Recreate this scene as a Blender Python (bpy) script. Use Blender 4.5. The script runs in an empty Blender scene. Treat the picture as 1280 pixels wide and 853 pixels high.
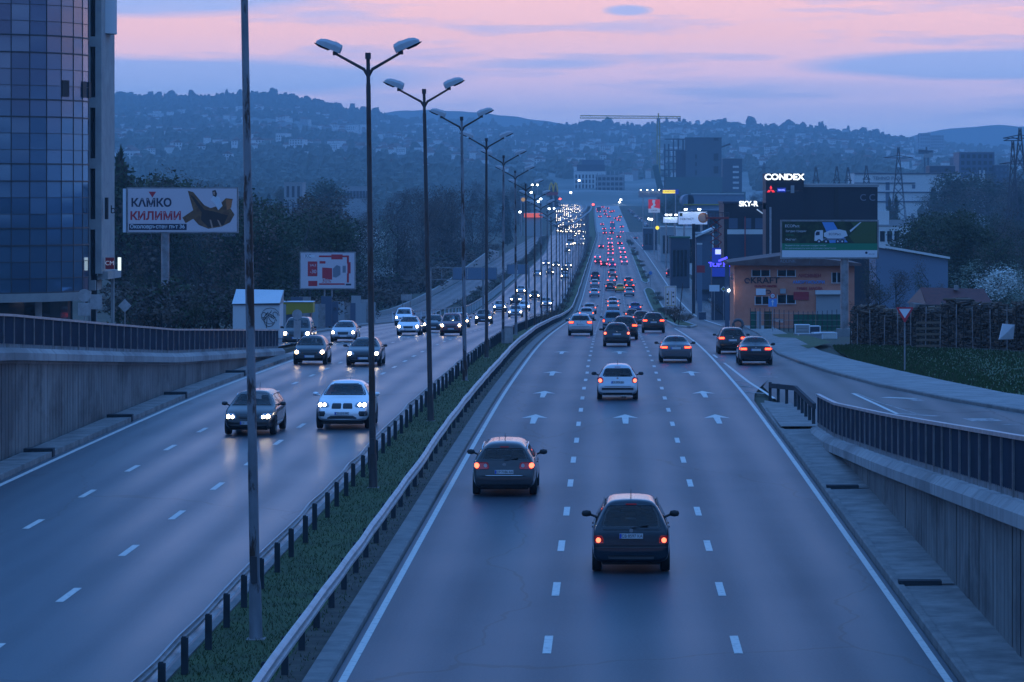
import bpy, bmesh, math, random
from mathutils import Vector, Matrix
from mathutils.bvhtree import BVHTree
random.seed(7)
R = math.radians
scene = bpy.context.scene
col = scene.collection
F = 4250.0          # focal length in photo pixels
CH = 8.37           # camera height above the near carriageway
VX, VY = 762.0, 245.0

# ---------------------------------------------------------------- camera
cam_d = bpy.data.cameras.new('camera'); cam = bpy.data.objects.new('camera', cam_d); col.objects.link(cam)
cam.location = (0, 0, CH); cam.rotation_euler = (R(90), 0, 0)
cam_d.sensor_width = 36; cam_d.lens = 36*F/1280
cam_d.shift_x = (640-VX)/1280; cam_d.shift_y = -(426.5-VY)/1280
cam_d.clip_start = 1; cam_d.clip_end = 30000
scene.camera = cam
scene.view_settings.view_transform = 'Standard'; scene.view_settings.look = 'None'
scene.view_settings.exposure = 0.36; scene.view_settings.gamma = 1
scene.render.film_transparent = False

# ---------------------------------------------------------------- world: dusk sky
world = bpy.data.worlds.new('World'); scene.world = world; world.use_nodes = True
nt = world.node_tree; nt.nodes.clear()
def N(t, **k):
    n = nt.nodes.new(t)
    for a, b in k.items(): setattr(n, a, b)
    return n
def L(a, b): nt.links.new(a, b)
def mth(op, a, b=None, c=None, clamp=False):
    n = N('ShaderNodeMath', operation=op, use_clamp=clamp)
    for i, v in enumerate((a, b, c)):
        if v is None: continue
        if isinstance(v, (int, float)): n.inputs[i].default_value = v
        else: L(v, n.inputs[i])
    return n.outputs[0]
def ramp(fac, pts, mode='LINEAR'):
    n = N('ShaderNodeValToRGB'); L(fac, n.inputs[0]); cr = n.color_ramp; cr.interpolation = mode
    while len(cr.elements) < len(pts): cr.elements.new(.5)
    for e, (p, c) in zip(cr.elements, pts):
        e.position = p; e.color = (c[0], c[1], c[2], 1) if not isinstance(c, (int, float)) else (c, c, c, 1)
    return n.outputs[0]
def mixc(f, a, b):
    n = N('ShaderNodeMix', data_type='RGBA')
    if isinstance(f, (int, float)): n.inputs[0].default_value = f
    else: L(f, n.inputs[0])
    for i, v in ((6, a), (7, b)):
        if isinstance(v, tuple): n.inputs[i].default_value = (*v, 1)
        else: L(v, n.inputs[i])
    return n.outputs[2]
tc = N('ShaderNodeTexCoord'); sp = N('ShaderNodeSeparateXYZ'); L(tc.outputs['Generated'], sp.inputs[0])
X_, Y_, Z_ = sp.outputs
elev = mth('ARCSINE', Z_)                       # radians
t = mth('DIVIDE', elev, 1.5708)
az = mth('ARCTAN2', X_, Y_)
# vertical colour of the clear dusk sky
low = mth('DIVIDE', elev, .070, clamp=True)      # 0..4 degrees
clear_low = ramp(low, [(0, (.30,.58,1.05)), (.22, (.46,.68,1.12)), (.36, (.76,.76,1.10)), (.50, (1.06,.76,.90)), (.68, (1.20,.70,.66)), (1, (1.20,.68,.62))])
high = ramp(t, [(0, (1.18,.68,.64)), (.046, (1.05,.76,.86)), (.062, (.80,.80,1.10)), (.09, (.36,.56,1.05)), (.15, (.11,.36,.98)), (.4, (.09,.34,.98)), (1, (.075,.32,.98))])
isl = mth('GREATER_THAN', elev, .070)
base = mixc(isl, clear_low, high)
# the sky opposite the afterglow is plain blue dusk
back_low = ramp(mth('DIVIDE', elev, .5, clamp=True), [(0, (.03,.07,.18)), (.3, (.045,.12,.34)), (1, (.09,.34,.98))])
backm = mth('MULTIPLY', mth('SUBTRACT', .45, Y_), 1.6, clamp=True)
hgh = mth('GREATER_THAN', elev, .5)
backm = mth('MULTIPLY', backm, mth('SUBTRACT', 1.0, hgh))
base = mixc(mth('MULTIPLY', backm, .9), base, back_low)
# streaky cloud bands, laid along directions of the sky
cb = N('ShaderNodeCombineXYZ'); L(mth('MULTIPLY', az, 9.0), cb.inputs[0]); L(mth('MULTIPLY', elev, 95.0), cb.inputs[1])
nz = N('ShaderNodeTexNoise'); nz.inputs['Scale'].default_value = 1.0; nz.inputs['Detail'].default_value = 7; nz.inputs['Roughness'].default_value = .6
L(cb.outputs[0], nz.inputs['Vector'])
def band(ax, aw, ex, ew, soft=1.6):
    # soft bank of cloud centred on a direction
    a = mth('DIVIDE', mth('SUBTRACT', az, ax), aw); e = mth('DIVIDE', mth('SUBTRACT', elev, ex), ew)
    d = mth('ADD', mth('MULTIPLY', a, a), mth('MULTIPLY', e, e))
    v = mth('SUBTRACT', 1.0, d, clamp=True)
    v = mth('ADD', v, mth('MULTIPLY', mth('SUBTRACT', nz.outputs[0], .5), .9))
    return mth('MULTIPLY', v, soft, clamp=True)
def px2az(x): return math.atan((x-VX)/F)
def px2el(y): return math.atan((VY-y)/F)
def BD(x, y, w, h, s=1.6): return band(px2az(x), w/F, px2el(y), h/F, s)
banks = [(BD(150, -8, 300, 36, 1.8), .75), (BD(200, 98, 420, 26, 1.9), .75), (BD(1230, 82, 260, 22, 1.9), .75), (BD(785, 13, 36, 8, 1.5), .7),
         (BD(1000, 110, 260, 16, 1.0), .3), (BD(700, 80, 90, 8, 1.1), .5), (BD(930, 72, 60, 6, 1.1), .4), (BD(430, 25, 70, 12, .9), .28)]
cur = base
for m_, f_ in banks:
    cur = mixc(mth('MULTIPLY', m_, f_), cur, (.26,.52,.98))
wisp = ramp(nz.outputs[0], [(.5, 0.0), (.72, 1.0)])
wispm = mth('MULTIPLY', wisp, ramp(low, [(0.2, 0.0), (.5, .18), (1, .06)]))
cur = mixc(wispm, cur, (1.25,.72,.68))
below = mth('LESS_THAN', Z_, -0.002)
cur = mixc(below, cur, (.02,.05,.13))
bg = N('ShaderNodeBackground'); L(cur, bg.inputs[0]); bg.inputs[1].default_value = 1.0
sky = N('ShaderNodeTexSky'); sky.sky_type = 'NISHITA'; sky.sun_disc = False; sky.sun_elevation = R(-4.0); sky.sun_rotation = R(20); sky.ozone_density = 6
bg2 = N('ShaderNodeBackground'); L(sky.outputs[0], bg2.inputs[0]); bg2.inputs[1].default_value = .05
ads = N('ShaderNodeAddShader'); L(bg.outputs[0], ads.inputs[0]); L(bg2.outputs[0], ads.inputs[1])
wo = N('ShaderNodeOutputWorld'); L(ads.outputs[0], wo.inputs[0])

# last light: very soft glow from the open evening sky behind the camera
sun_d = bpy.data.lights.new('dusk_glow', 'SUN'); sun_d.energy = .15; sun_d.angle = R(60); sun_d.color = (.30,.55,1.0)
sun = bpy.data.objects.new('dusk_glow', sun_d); col.objects.link(sun); sun.rotation_euler = (R(38), 0, R(-20)); sun.location = (0, 0, 60)

# ---------------------------------------------------------------- helpers
def tag(o, label=None, cat=None, group=None, kind=None):
    if label: o['label'] = label
    if cat: o['category'] = cat
    if group: o['group'] = group
    if kind: o['kind'] = kind
    return o
def empty(name, loc=(0,0,0), rz=0, label=None, cat=None, group=None):
    o = bpy.data.objects.new(name, None); o.empty_display_size = .3
    col.objects.link(o); o.location = loc; o.rotation_euler = (0, 0, rz)
    return tag(o, label, cat, group)
class MB:
    def __init__(s): s.v = []; s.f = []; s.m = []; s.sm = []
    def add(s, vs, fs, mi=0, smooth=False):
        b = len(s.v); s.v += [tuple(v) for v in vs]
        for f in fs: s.f.append(tuple(i+b for i in f)); s.m.append(mi); s.sm.append(smooth)
        return s
    def box(s, x0, x1, y0, y1, z0, z1, mi=0):
        s.add([(x0,y0,z0),(x1,y0,z0),(x1,y1,z0),(x0,y1,z0),(x0,y0,z1),(x1,y0,z1),(x1,y1,z1),(x0,y1,z1)],
              [(0,3,2,1),(4,5,6,7),(0,1,5,4),(1,2,6,5),(2,3,7,6),(3,0,4,7)], mi); return s
    def tube(s, pts, rad, n=8, mi=0, cap=True, smooth=True):
        pts = [Vector(p) for p in pts]
        if isinstance(rad, (int, float)): rad = [rad]*len(pts)
        rings = []
        for i, p in enumerate(pts):
            d = (pts[min(i+1, len(pts)-1)] - pts[max(i-1, 0)]).normalized()
            a = Vector((0,0,1)) if abs(d.z) < .9 else Vector((1,0,0))
            u = d.cross(a).normalized(); w = d.cross(u)
            rings.append([p + (u*math.cos(6.28318*k/n) + w*math.sin(6.28318*k/n))*rad[i] for k in range(n)])
        vs = [v for r in rings for v in r]; fs = []
        for i in range(len(pts)-1):
            for k in range(n):
                fs.append((i*n+k, i*n+(k+1)%n, (i+1)*n+(k+1)%n, (i+1)*n+k))
        s.add(vs, fs, mi, smooth)
        if cap:
            s.add(rings[0], [tuple(range(n))], mi); s.add(rings[-1], [tuple(reversed(range(n)))], mi)
        return s
    def prism(s, poly, y0, y1, mi=0):       # poly in xz, extruded along y
        n = len(poly)
        s.add([(x,y0,z) for x,z in poly]+[(x,y1,z) for x,z in poly],
              [tuple(range(n)), tuple(reversed(range(n,2*n)))]+[(i,i+n,(i+1)%n+n,(i+1)%n) for i in range(n)], mi); return s
    def sweep(s, path, prof, mi=0, closed=False, cap=True):
        # path: [(x,y,z)], prof: [(dx,dz)] across the path; path runs mostly along +y
        n = len(prof); vs = []
        for i, p in enumerate(path):
            a = Vector(path[max(i-1,0)]); b = Vector(path[min(i+1,len(path)-1)])
            d = (b-a); d.z = 0; d.normalize(); r = Vector((d.y, -d.x, 0))
            for dx, dz in prof: vs.append((p[0]+r.x*dx, p[1]+r.y*dx, p[2]+dz))
        fs = []
        m = n if closed else n-1
        for i in range(len(path)-1):
            for k in range(m):
                fs.append((i*n+k, i*n+(k+1)%n, (i+1)*n+(k+1)%n, (i+1)*n+k))
        if closed and cap:
            fs.append(tuple(range(n))); fs.append(tuple((len(path)-1)*n+k for k in reversed(range(n))))
        s.add(vs, fs, mi); return s
    def mesh(s, name, mats):
        me = bpy.data.meshes.new(name); me.from_pydata(s.v, [], s.f)
        for m in (mats if isinstance(mats, (list, tuple)) else [mats]): me.materials.append(m)
        me.polygons.foreach_set('material_index', s.m); me.polygons.foreach_set('use_smooth', s.sm)
        me.update(); return me
    def build(s, name, mats, parent=None, loc=None, fix=True):
        me = s.mesh(name, mats)
        if fix:
            bm = bmesh.new(); bm.from_mesh(me); bmesh.ops.recalc_face_normals(bm, faces=bm.faces); bm.to_mesh(me); bm.free()
        o = bpy.data.objects.new(name, me); col.objects.link(o)
        if parent is not None: o.parent = parent
        if loc is not None: o.location = loc
        return o
def copy_tree(o, parent=None):
    c = o.copy(); col.objects.link(c); c.parent = parent
    for ch in list(kids.get(o.name, []) if False else o.children): copy_tree(ch, c)
    return c
kids = {}

# ---------------------------------------------------------------- materials
M = {}
def mat(name, base=(.5,.5,.5), rough=.6, metal=0, spec=.5, emit=None, es=0, coat=0, noise=None, alpha=None, bump=None):
    m = bpy.data.materials.new(name); m.use_nodes = True; n = m.node_tree; p = n.nodes['Principled BSDF']
    p.inputs['Base Color'].default_value = (*base, 1); p.inputs['Roughness'].default_value = rough
    p.inputs['Metallic'].default_value = metal; p.inputs['Specular IOR Level'].default_value = spec
    if coat: p.inputs['Coat Weight'].default_value = coat; p.inputs['Coat Roughness'].default_value = .06
    if emit: p.inputs['Emission Color'].default_value = (*emit, 1); p.inputs['Emission Strength'].default_value = es
    if noise:   # (scale, second colour, lo, hi[, stretch])
        tcn = n.nodes.new('ShaderNodeTexCoord'); mp = n.nodes.new('ShaderNodeMapping')
        st = noise[4] if len(noise) > 4 else (1,1,1)
        mp.inputs['Scale'].default_value = st
        n.links.new(tcn.outputs['Object'], mp.inputs[0])
        nn = n.nodes.new('ShaderNodeTexNoise'); nn.inputs['Scale'].default_value = noise[0]; nn.inputs['Detail'].default_value = 6; nn.inputs['Roughness'].default_value = .65
        n.links.new(mp.outputs[0], nn.inputs['Vector'])
        cr = n.nodes.new('ShaderNodeValToRGB'); cr.color_ramp.elements[0].position = noise[2]; cr.color_ramp.elements[1].position = noise[3]
        cr.color_ramp.elements[0].color = (*base, 1); cr.color_ramp.elements[1].color = (*noise[1], 1)
        n.links.new(nn.outputs[0], cr.inputs[0]); n.links.new(cr.outputs[0], p.inputs['Base Color'])
        if bump:
            b = n.nodes.new('ShaderNodeBump'); b.inputs['Strength'].default_value = bump; b.inputs['Distance'].default_value = .05
            n.links.new(nn.outputs[0], b.inputs['Height']); n.links.new(b.outputs[0], p.inputs['Normal'])
    M[name] = m; return m

mat('concrete', (.17,.17,.17), .85, noise=(.9, (.30,.29,.28), .35, .7), bump=.3)
mat('concrete_light', (.26,.26,.26), .8, noise=(.7, (.38,.37,.35), .35, .7), bump=.2)
mat('kerb', (.13,.13,.13), .85, noise=(1.6, (.22,.21,.20), .35, .65), bump=.3)
mat('slab', (.13,.13,.13), .9, noise=(1.1, (.26,.25,.24), .35, .65), bump=.3)
mat('galv', (.42,.42,.43), .45, metal=.6, noise=(2.5, (.28,.27,.27), .4, .7))
mat('galv_old', (.30,.30,.31), .5, metal=.4, noise=(1.5, (.17,.15,.14), .4, .7))
mat('rail_pink', (.48,.43,.42), .5, metal=.25, noise=(1.2, (.30,.25,.24), .45, .75))
mat('post_dark', (.04,.05,.06), .8, spec=.1)
mat('dark_metal', (.05,.055,.065), .5, metal=.4)
mat('panel_blue', (.020,.036,.060), .85, metal=0, spec=.05, noise=(.6, (.012,.022,.036), .4, .7))
mat('white_paint', (.62,.62,.60), .7, noise=(3.0, (.40,.40,.39), .45, .75))
mat('road_paint', (.60,.58,.54), .75, noise=(5.0, (.22,.22,.22), .52, .78))
mat('worn_paint', (.36,.35,.34), .75, noise=(4.0, (.10,.10,.10), .40, .62))
mat('black', (.015,.015,.017), .6)
mat('rubber', (.018,.018,.02), .85)
mat('soil', (.035,.030,.022), .95, noise=(2.2, (.07,.062,.045), .4, .65), bump=.5)
mat('grass_ground', (.028,.052,.014), .95, noise=(.8, (.05,.085,.022), .35, .65), bump=.5)
mat('grass_blade', (.034,.066,.017), .9)
mat('glass_dark', (.012,.016,.022), .06, spec=.7)
mat('white_wall', (.55,.56,.56), .7)
mat('far_white', (.62,.62,.60), .8)
mat('far_grey', (.30,.31,.32), .8)
mat('far_dark', (.09,.10,.11), .7)
mat('far_window', (.05,.06,.08), .3)
mat('red_paint', (.35,.02,.03), .5)
mat('red_sign', (.45,.02,.03), .5, emit=(.9,.03,.05), es=.25)
mat('white_sign', (.7,.7,.7), .5, emit=(.7,.8,1), es=.12)
mat('lamp_white', (.8,.8,.8), .5, emit=(1.0,.93,.78), es=60)
mat('lamp_spot', (.8,.8,.8), .5, emit=(.85,.95,1.0), es=12)
mat('lamp_red', (.6,.05,.03), .4, emit=(1.0,.05,.02), es=8)
mat('lamp_amber', (.8,.3,.03), .4, emit=(1.0,.30,.03), es=12)
HAZE = 1.55e-4
# ---------------------------------------------------------------- ground profile
TB = [(-200,0),(60,0),(100,-.03),(136,-.16),(182,-.70),(215,-1.25),(248,-2.0),(320,-3.95),(425,-6.9),(500,-8.5),(600,-9.0),(860,-9.0),(1160,-9.15),(1630,-9.0),(1900,-4.0),(2190,1.5),(2400,2.6),(2700,3.0)]
def _pchip(tb):
    n = len(tb); h = [tb[i+1][0]-tb[i][0] for i in range(n-1)]; d = [(tb[i+1][1]-tb[i][1])/h[i] for i in range(n-1)]
    m = [d[0]]
    for i in range(1, n-1):
        if d[i-1]*d[i] <= 0: m.append(0.0)
        else:
            w1 = 2*h[i]+h[i-1]; w2 = h[i]+2*h[i-1]; m.append((w1+w2)/(w1/d[i-1]+w2/d[i]))
    m.append(d[-1])
    return h, m
_h, _m = _pchip(TB)
def prof(y):
    if y <= TB[0][0]: return TB[0][1]
    if y >= TB[-1][0]: return TB[-1][1]
    i = 0
    while TB[i+1][0] < y: i += 1
    t = (y-TB[i][0])/_h[i]; a, b = TB[i][1], TB[i+1][1]
    return (2*t**3-3*t*t+1)*a + (t**3-2*t*t+t)*_h[i]*_m[i] + (-2*t**3+3*t*t)*b + (t**3-t*t)*_h[i]*_m[i+1]
def sm(a, b, x):
    t = max(0.0, min(1.0, (x-a)/(b-a))); return t*t*(3-2*t)
def shift(y):      # both carriageways drift left on the far climb
    return -4.4*sm(1350, 2200, y)
def lshift(y):     # left carriageway parts further away
    return -5.5*sm(900, 1750, y)
def wx(px, Y): return (px-VX)*Y/F
def wz(py, Y): return CH-(py-VY)*Y/F
def gy(py, zo=0.0):       # distance at which the ground (raised by zo) meets photo row py (near branch first)
    y = 45.0
    while y < 2400:
        if VY + F*(CH-prof(y)-zo)/y <= py: 
            a, b = y-2, y
            for _ in range(30):
                m = (a+b)/2
                if VY + F*(CH-prof(m)-zo)/m <= py: b = m
                else: a = m
            return b
        y += 2
    return 2200
def at(px, py):
    Y = gy(py); return Vector((wx(px, Y), Y, prof(Y)))
def lin(tb, y):
    if y <= tb[0][0]: return tb[0][1]
    for (a, u), (b, v) in zip(tb, tb[1:]):
        if y <= b: return u+(v-u)*(y-a)/(b-a)
    return tb[-1][1]
YS = []
y = -80.0
while y < 2700:
    YS.append(y); y += 6 if y < 260 else (12 if y < 700 else 25)
YS.append(2700.0)
def ribbon(name, fx0, fx1, zo, m, y0=-80, y1=2700, nx=1, parent=None, kind='structure', zf=None, ys=None, build=True, mb=None):
    ys = ys or sorted(set([y0, y1]+[y for y in YS if y0 < y < y1]))
    vs = []; fs = []
    for y in ys:
        a, b = fx0(y), fx1(y)
        for k in range(nx+1):
            x = a+(b-a)*k/nx; vs.append((x, y, (zf(x, y) if zf else prof(y))+zo))
    n = nx+1
    for i in range(len(ys)-1):
        for k in range(nx): fs.append((i*n+k, i*n+k+1, (i+1)*n+k+1, (i+1)*n+k))
    mb = mb or MB(); mb.add(vs, fs)
    if not build: return mb
    o = mb.build(name, m, parent)
    if kind and parent is None: tag(o, kind=kind)
    return o

# asphalt: dark aggregate with polished wheel tracks running along the lanes
def asphalt(name, x0, pitch, base=(.052,.053,.056), lite=(.082,.083,.085), rough=.42, wave=.35, spec=.14):
    m = bpy.data.materials.new(name); m.use_nodes = True; n = m.node_tree; p = n.nodes['Principled BSDF']; lk = n.links.new
    tcn = n.nodes.new('ShaderNodeTexCoord'); s = n.nodes.new('ShaderNodeSeparateXYZ'); lk(tcn.outputs['Object'], s.inputs[0])
    def mm(op, a, b=None):
        k = n.nodes.new('ShaderNodeMath'); k.operation = op
        for i, v in enumerate((a, b)):
            if v is None: continue
            if isinstance(v, (int, float)): k.inputs[i].default_value = v
            else: lk(v, k.inputs[i])
        return k.outputs[0]
    mp = n.nodes.new('ShaderNodeMapping'); mp.inputs['Scale'].default_value = (.9,.035,1); lk(tcn.outputs['Object'], mp.inputs[0])
    n1 = n.nodes.new('ShaderNodeTexNoise'); n1.inputs['Scale'].default_value = 1.0; n1.inputs['Detail'].default_value = 4; lk(mp.outputs[0], n1.inputs['Vector'])
    n2 = n.nodes.new('ShaderNodeTexNoise'); n2.inputs['Scale'].default_value = 18; n2.inputs['Detail'].default_value = 4; lk(tcn.outputs['Object'], n2.inputs['Vector'])
    n3 = n.nodes.new('ShaderNodeTexNoise'); n3.inputs['Scale'].default_value = .12; n3.inputs['Detail'].default_value = 5; lk(tcn.outputs['Object'], n3.inputs['Vector'])
    w = mm('COSINE', mm('MULTIPLY', mm('SUBTRACT', s.outputs[0], x0), 2*math.pi/pitch*2))
    tr = mm('MULTIPLY', mm('ADD', mm('MULTIPLY', w, -.5), .5), 1.0)
    f = mm('ADD', mm('MULTIPLY', tr, wave), mm('ADD', mm('MULTIPLY', n1.outputs[0], .55), mm('ADD', mm('MULTIPLY', n2.outputs[0], .42), mm('MULTIPLY', n3.outputs[0], .55))))
    cr = n.nodes.new('ShaderNodeValToRGB'); cr.color_ramp.elements[0].position = .50; cr.color_ramp.elements[1].position = 1.20
    cr.color_ramp.elements[0].color = (*base, 1); cr.color_ramp.elements[1].color = (*lite, 1); lk(f, cr.inputs[0])
    # sealed cracks and patch joints
    vo = n.nodes.new('ShaderNodeTexVoronoi'); vo.feature = 'DISTANCE_TO_EDGE'; vo.inputs['Scale'].default_value = .07; 
    mp2 = n.nodes.new('ShaderNodeMapping'); mp2.inputs['Scale'].default_value = (1.6,.35,1); lk(tcn.outputs['Object'], mp2.inputs[0])
    nd = n.nodes.new('ShaderNodeVectorMath'); nd.operation = 'MULTIPLY_ADD'; lk(n3.outputs['Color'], nd.inputs[0]); nd.inputs[1].default_value = (6,6,0); lk(mp2.outputs[0], nd.inputs[2])
    lk(nd.outputs[0], vo.inputs['Vector'])
    ck = mm('LESS_THAN', vo.outputs[0], .0032)
    mx = n.nodes.new('ShaderNodeMix'); mx.data_type = 'RGBA'; lk(mm('MULTIPLY', ck, .6), mx.inputs[0]); lk(cr.outputs[0], mx.inputs[6]); mx.inputs[7].default_value = (.02,.02,.022,1)
    lk(mx.outputs[2], p.inputs['Base Color'])
    rr = mm('ADD', mm('MULTIPLY', f, -.16), rough+.16); lk(rr, p.inputs['Roughness']); p.inputs['Specular IOR Level'].default_value = spec
    b = n.nodes.new('ShaderNodeBump'); b.inputs['Strength'].default_value = .25; b.inputs['Distance'].default_value = .01; lk(n2.outputs[0], b.inputs['Height']); lk(b.outputs[0], p.inputs['Normal'])
    M[name] = m; return m
asphalt('asphalt_main', -1.14-1.745, 3.49, spec=.18, base=(.020,.036,.052), lite=(.040,.062,.082))
asphalt('asphalt_left', -11.35-1.7, 3.4, (.021,.037,.053), (.048,.070,.090), rough=.37, wave=.5, spec=.30)
asphalt('asphalt_side', 9.0, 3.5, (.060,.060,.062), (.095,.095,.096), rough=.5)
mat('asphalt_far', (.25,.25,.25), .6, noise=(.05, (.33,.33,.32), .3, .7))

# ground sheet: everything outside the carriageways, out to the foot of the hills
mat('verge', (.026,.036,.018), .95, noise=(.06, (.06,.055,.035), .4, .65), bump=.3)
def lramp(y): return lin([(60,5.2),(108,3.45),(150,1.55),(175,.55),(200,-.55),(230,prof(230)+.25)], y)     # slip road beside the left carriageway
def rramp(y): return lin([(20,4.8),(60,2.95),(120,.0)], y)
def skyl(px):
    return lin([(-900,150),(-300,128),(0,126),(140,122),(230,126),(320,121),(380,128),(450,143),(500,152),(560,156),(640,160),(700,160),(740,158),(800,164),(820,158),(900,157),(960,161),(1040,164),(1080,169),(1130,178),(1180,186),(1240,189),(1280,190),(1500,192),(2300,200)], px)
def yfoot(px): return lin([(-900,236),(500,238),(640,250),(700,262),(860,262),(950,252),(1100,240),(2300,236)], px)
H0, H1 = 2200.0, 6500.0
def hill_y(px, Y):
    t = max(0, min(1.0, (Y-H0)/(H1-H0)))
    e = t**.62
    return yfoot(px)*(1-e)+skyl(px)*e
def far_ground(x, y): return CH+(VY-hill_y(VX+x*F/max(y,2200), y))*max(y,2200)/F
def ground_z(x, y):
    z = prof(y)-.14
    if y < 230 and x < -19.3: z = max(z, lramp(y)-.16)
    if y > 1000 and (x < -45 or x > 30):
        w = sm(1000, 2200, y)*(sm(-45,-120,x) if x < 0 else sm(30,100,x))
        zh = far_ground(x, y)
        z = z*(1-w)+(zh-1)*w
    if x < -30: z += 1.2*sm(-30, -70, x)
    if x > 16: z += 1.3*sm(17, 40, x)*(1-sm(900, 1800, y))
    return z
xs = [-900,-500,-300,-200,-140,-100,-80,-65,-50,-42,-36,-31,-27,-23.5,-19.5,-19.35,-19.27,-10,0,7.33,7.45,10,16,18,20,24,30,40,55,80,120,200,300,500,900]
def gzz(x, y):
    if y < 120.5 and x > 7.4: return rramp(y)-.15
    if y < 230 and x < -19.3: return lramp(y)-.16
    return ground_z(x, y)
v = []; f = []
for yy in YS:
    for x in xs: v.append((x*(1 if yy < 1500 else 1.5) if abs(x) > 190 else x, yy, gzz(x, yy)))
n = len(xs)
for i in range(len(YS)-1):
    for k in range(n-1): f.append((i*n+k, i*n+k+1, (i+1)*n+k+1, (i+1)*n+k))
tag(MB().add(v, f).build('ground', M['verge']), kind='structure')

# carriageways ------------------------------------------------------------
mainL = lambda y: -4.78+shift(y)
mainR = lambda y: 6.02+shift(y)*.15 + (0 if y < 140 else 2.2*sm(140, 175, y)) - 1.9*sm(290, 320, y) + 1.0*sm(1300, 1500, y)
def island_gap(y): return 0
ribbon('motorway_carriageway', mainL, lambda y: mainR(y), .0, M['asphalt_main'], nx=4, y1=1632)
ribbon('far_motorway_climb', mainL, lambda y: 9.6-3.4*sm(1632, 2200, y)+0*y, .0, M['asphalt_far'], y0=1632, y1=2600, nx=2)
leftR = lambda y: -7.75+shift(y)*.7+lshift(y)*.55
leftL = lambda y: -17.95 - 5.75*sm(186, 222, y) + 4.6*sm(330, 470, y) + lshift(y)*1.6
ribbon('oncoming_carriageway', leftL, leftR, .0, M['asphalt_left'], nx=4, y1=1500)
ribbon('far_oncoming_carriageway', leftL, leftR, .0, M['asphalt_side'], nx=4, y0=1500, y1=2600)

# side road on the right (merges, then runs alongside)
KR = [(120,25.0),(126,18.5),(133,16.2),(142,14.2),(155,12.3),(170,11.1),(185,10.3),(200,9.85),(230,10.5),(262,11.5),(335,12.8),(400,14.6),(488,16.1),(640,16.3),(850,17.3),(1200,17.5),(1600,16.0),(1632,15.8)]
def kr(y):
    return lin(KR, y)
sideL = lambda y: 7.62 if y < 120 else (6.9 if y < 140 else (mainR(y)+.0 if y < 310 else 9.0))
ribbon('slip_road', lambda y: 7.62, lambda y: 26.0, .0, M['asphalt_side'], y0=10, y1=120, nx=2, zf=lambda x, y: rramp(y), ys=[10,30,50,70,90,105,120])
def sidez(x, y): return prof(y)*1.0 + (0 if y > 134 else (rramp(120)-prof(120))*(1-sm(120,134,y)))
ribbon('service_road', lambda y: max(7.0, mainR(y)+.001) if y < 310 else (mainR(y)+.001 if y > 1250 else lin([(310,8.4),(312,8.55),(640,8.6),(660,8.3),(1250,8.3)], y)), kr, .0, M['asphalt_side'], y0=120, y1=1632, nx=2, zf=sidez,
       ys=sorted(set([120,123,126,133,140,142,148,155,162,170,178,185,190,200,310,312]+[y for y in YS if 200 < y < 1632]+[1632])))
# paved merge openings between carriageway and service road
ribbon('merge_area', mainR, lambda y: 8.7, -.02, M['asphalt_side'], y0=300, y1=1632)
# service road on the left, seen from far
lsl = lambda y: -30.5 - 2*sm(700, 1300, y); lsr = lambda y: -23.2 - 1.6*sm(380, 500, y)+1.2*sm(500,800,y)-5*sm(900,1500,y)
ribbon('left_service_road', lsl, lsr, .02, M['asphalt_side'], y0=330, y1=1500)
# left slip road behind the parapet
ribbon('left_slip_road', lambda y: -27.0, lambda y: -19.75, .0, M['asphalt_side'], y0=60, y1=232, zf=lambda x, y: lramp(y), ys=[60,90,108,130,150,175,188,200,215,230,232])

# painted markings ---------------------------------------------------------
def dashes(name, X, y0, y1, period, ln, w, phase, lf=None):
    mb = MB(); k = math.ceil((y0-phase)/period)
    while True:
        a = phase+k*period; b = a+ln
        if b > y1: break
        s = (lf(a) if lf else 0)
        jit = random.uniform(-.015, .015)
        mb.add([(X+s-w/2+jit, a, prof(a)+.006), (X+s+w/2+jit, a, prof(a)+.006), (X+s+w/2+jit, b, prof(b)+.006), (X+s-w/2+jit, b, prof(b)+.006)], [(0,1,2,3)])
        k += 1
    o = mb.build(name, M['road_paint']); tag(o, kind='structure'); return o
def line(name, fx, y0, y1, w, m='road_paint', zo=.006, zf=None, ys=None):
    return ribbon(name, lambda y: fx(y)-w/2, lambda y: fx(y)+w/2, zo, M[m], y0=y0, y1=y1, zf=zf, ys=ys)
ph = 35572/(682-245)-1.25
dashes('lane_marking', -1.14, 50, 1600, 9.0, 2.5, .16, ph, shift)
dashes('lane_marking', 2.35, 50, 1600, 9.0, 2.5, .16, ph, shift)
dashes('lane_marking', -11.35, 50, 1500, 9.0, 2.5, .17, 35572/(606.8-245)-1.25, lambda y: lshift(y)*.8)
dashes('lane_marking', -14.71, 50, 1500, 9.0, 2.5, .17, 35572/(616.2-245)-1.25, lambda y: lshift(y)*.9)
dashes('lane_marking', -18.1, 212, 340, 6.0, 1.5, .2, 212, None)
line('edge_line', lambda y: -4.60+shift(y), 40, 1600, .14)
line('edge_line', lambda y: 5.84+shift(y)*.15, 40, 305, .14)
line('edge_line', lambda y: -17.68, 40, 196, .17)
line('edge_line', lambda y: -8.05+shift(y)*.7+lshift(y)*.55, 40, 1400, .14, 'worn_paint')
line('service_road_line', lambda y: lin([(300,8.2),(330,10.9),(488,11.7),(640,11.3),(1100,11.0),(1500,9.0)], y), 330, 1500, .20, 'road_paint', zo=.008)
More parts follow.
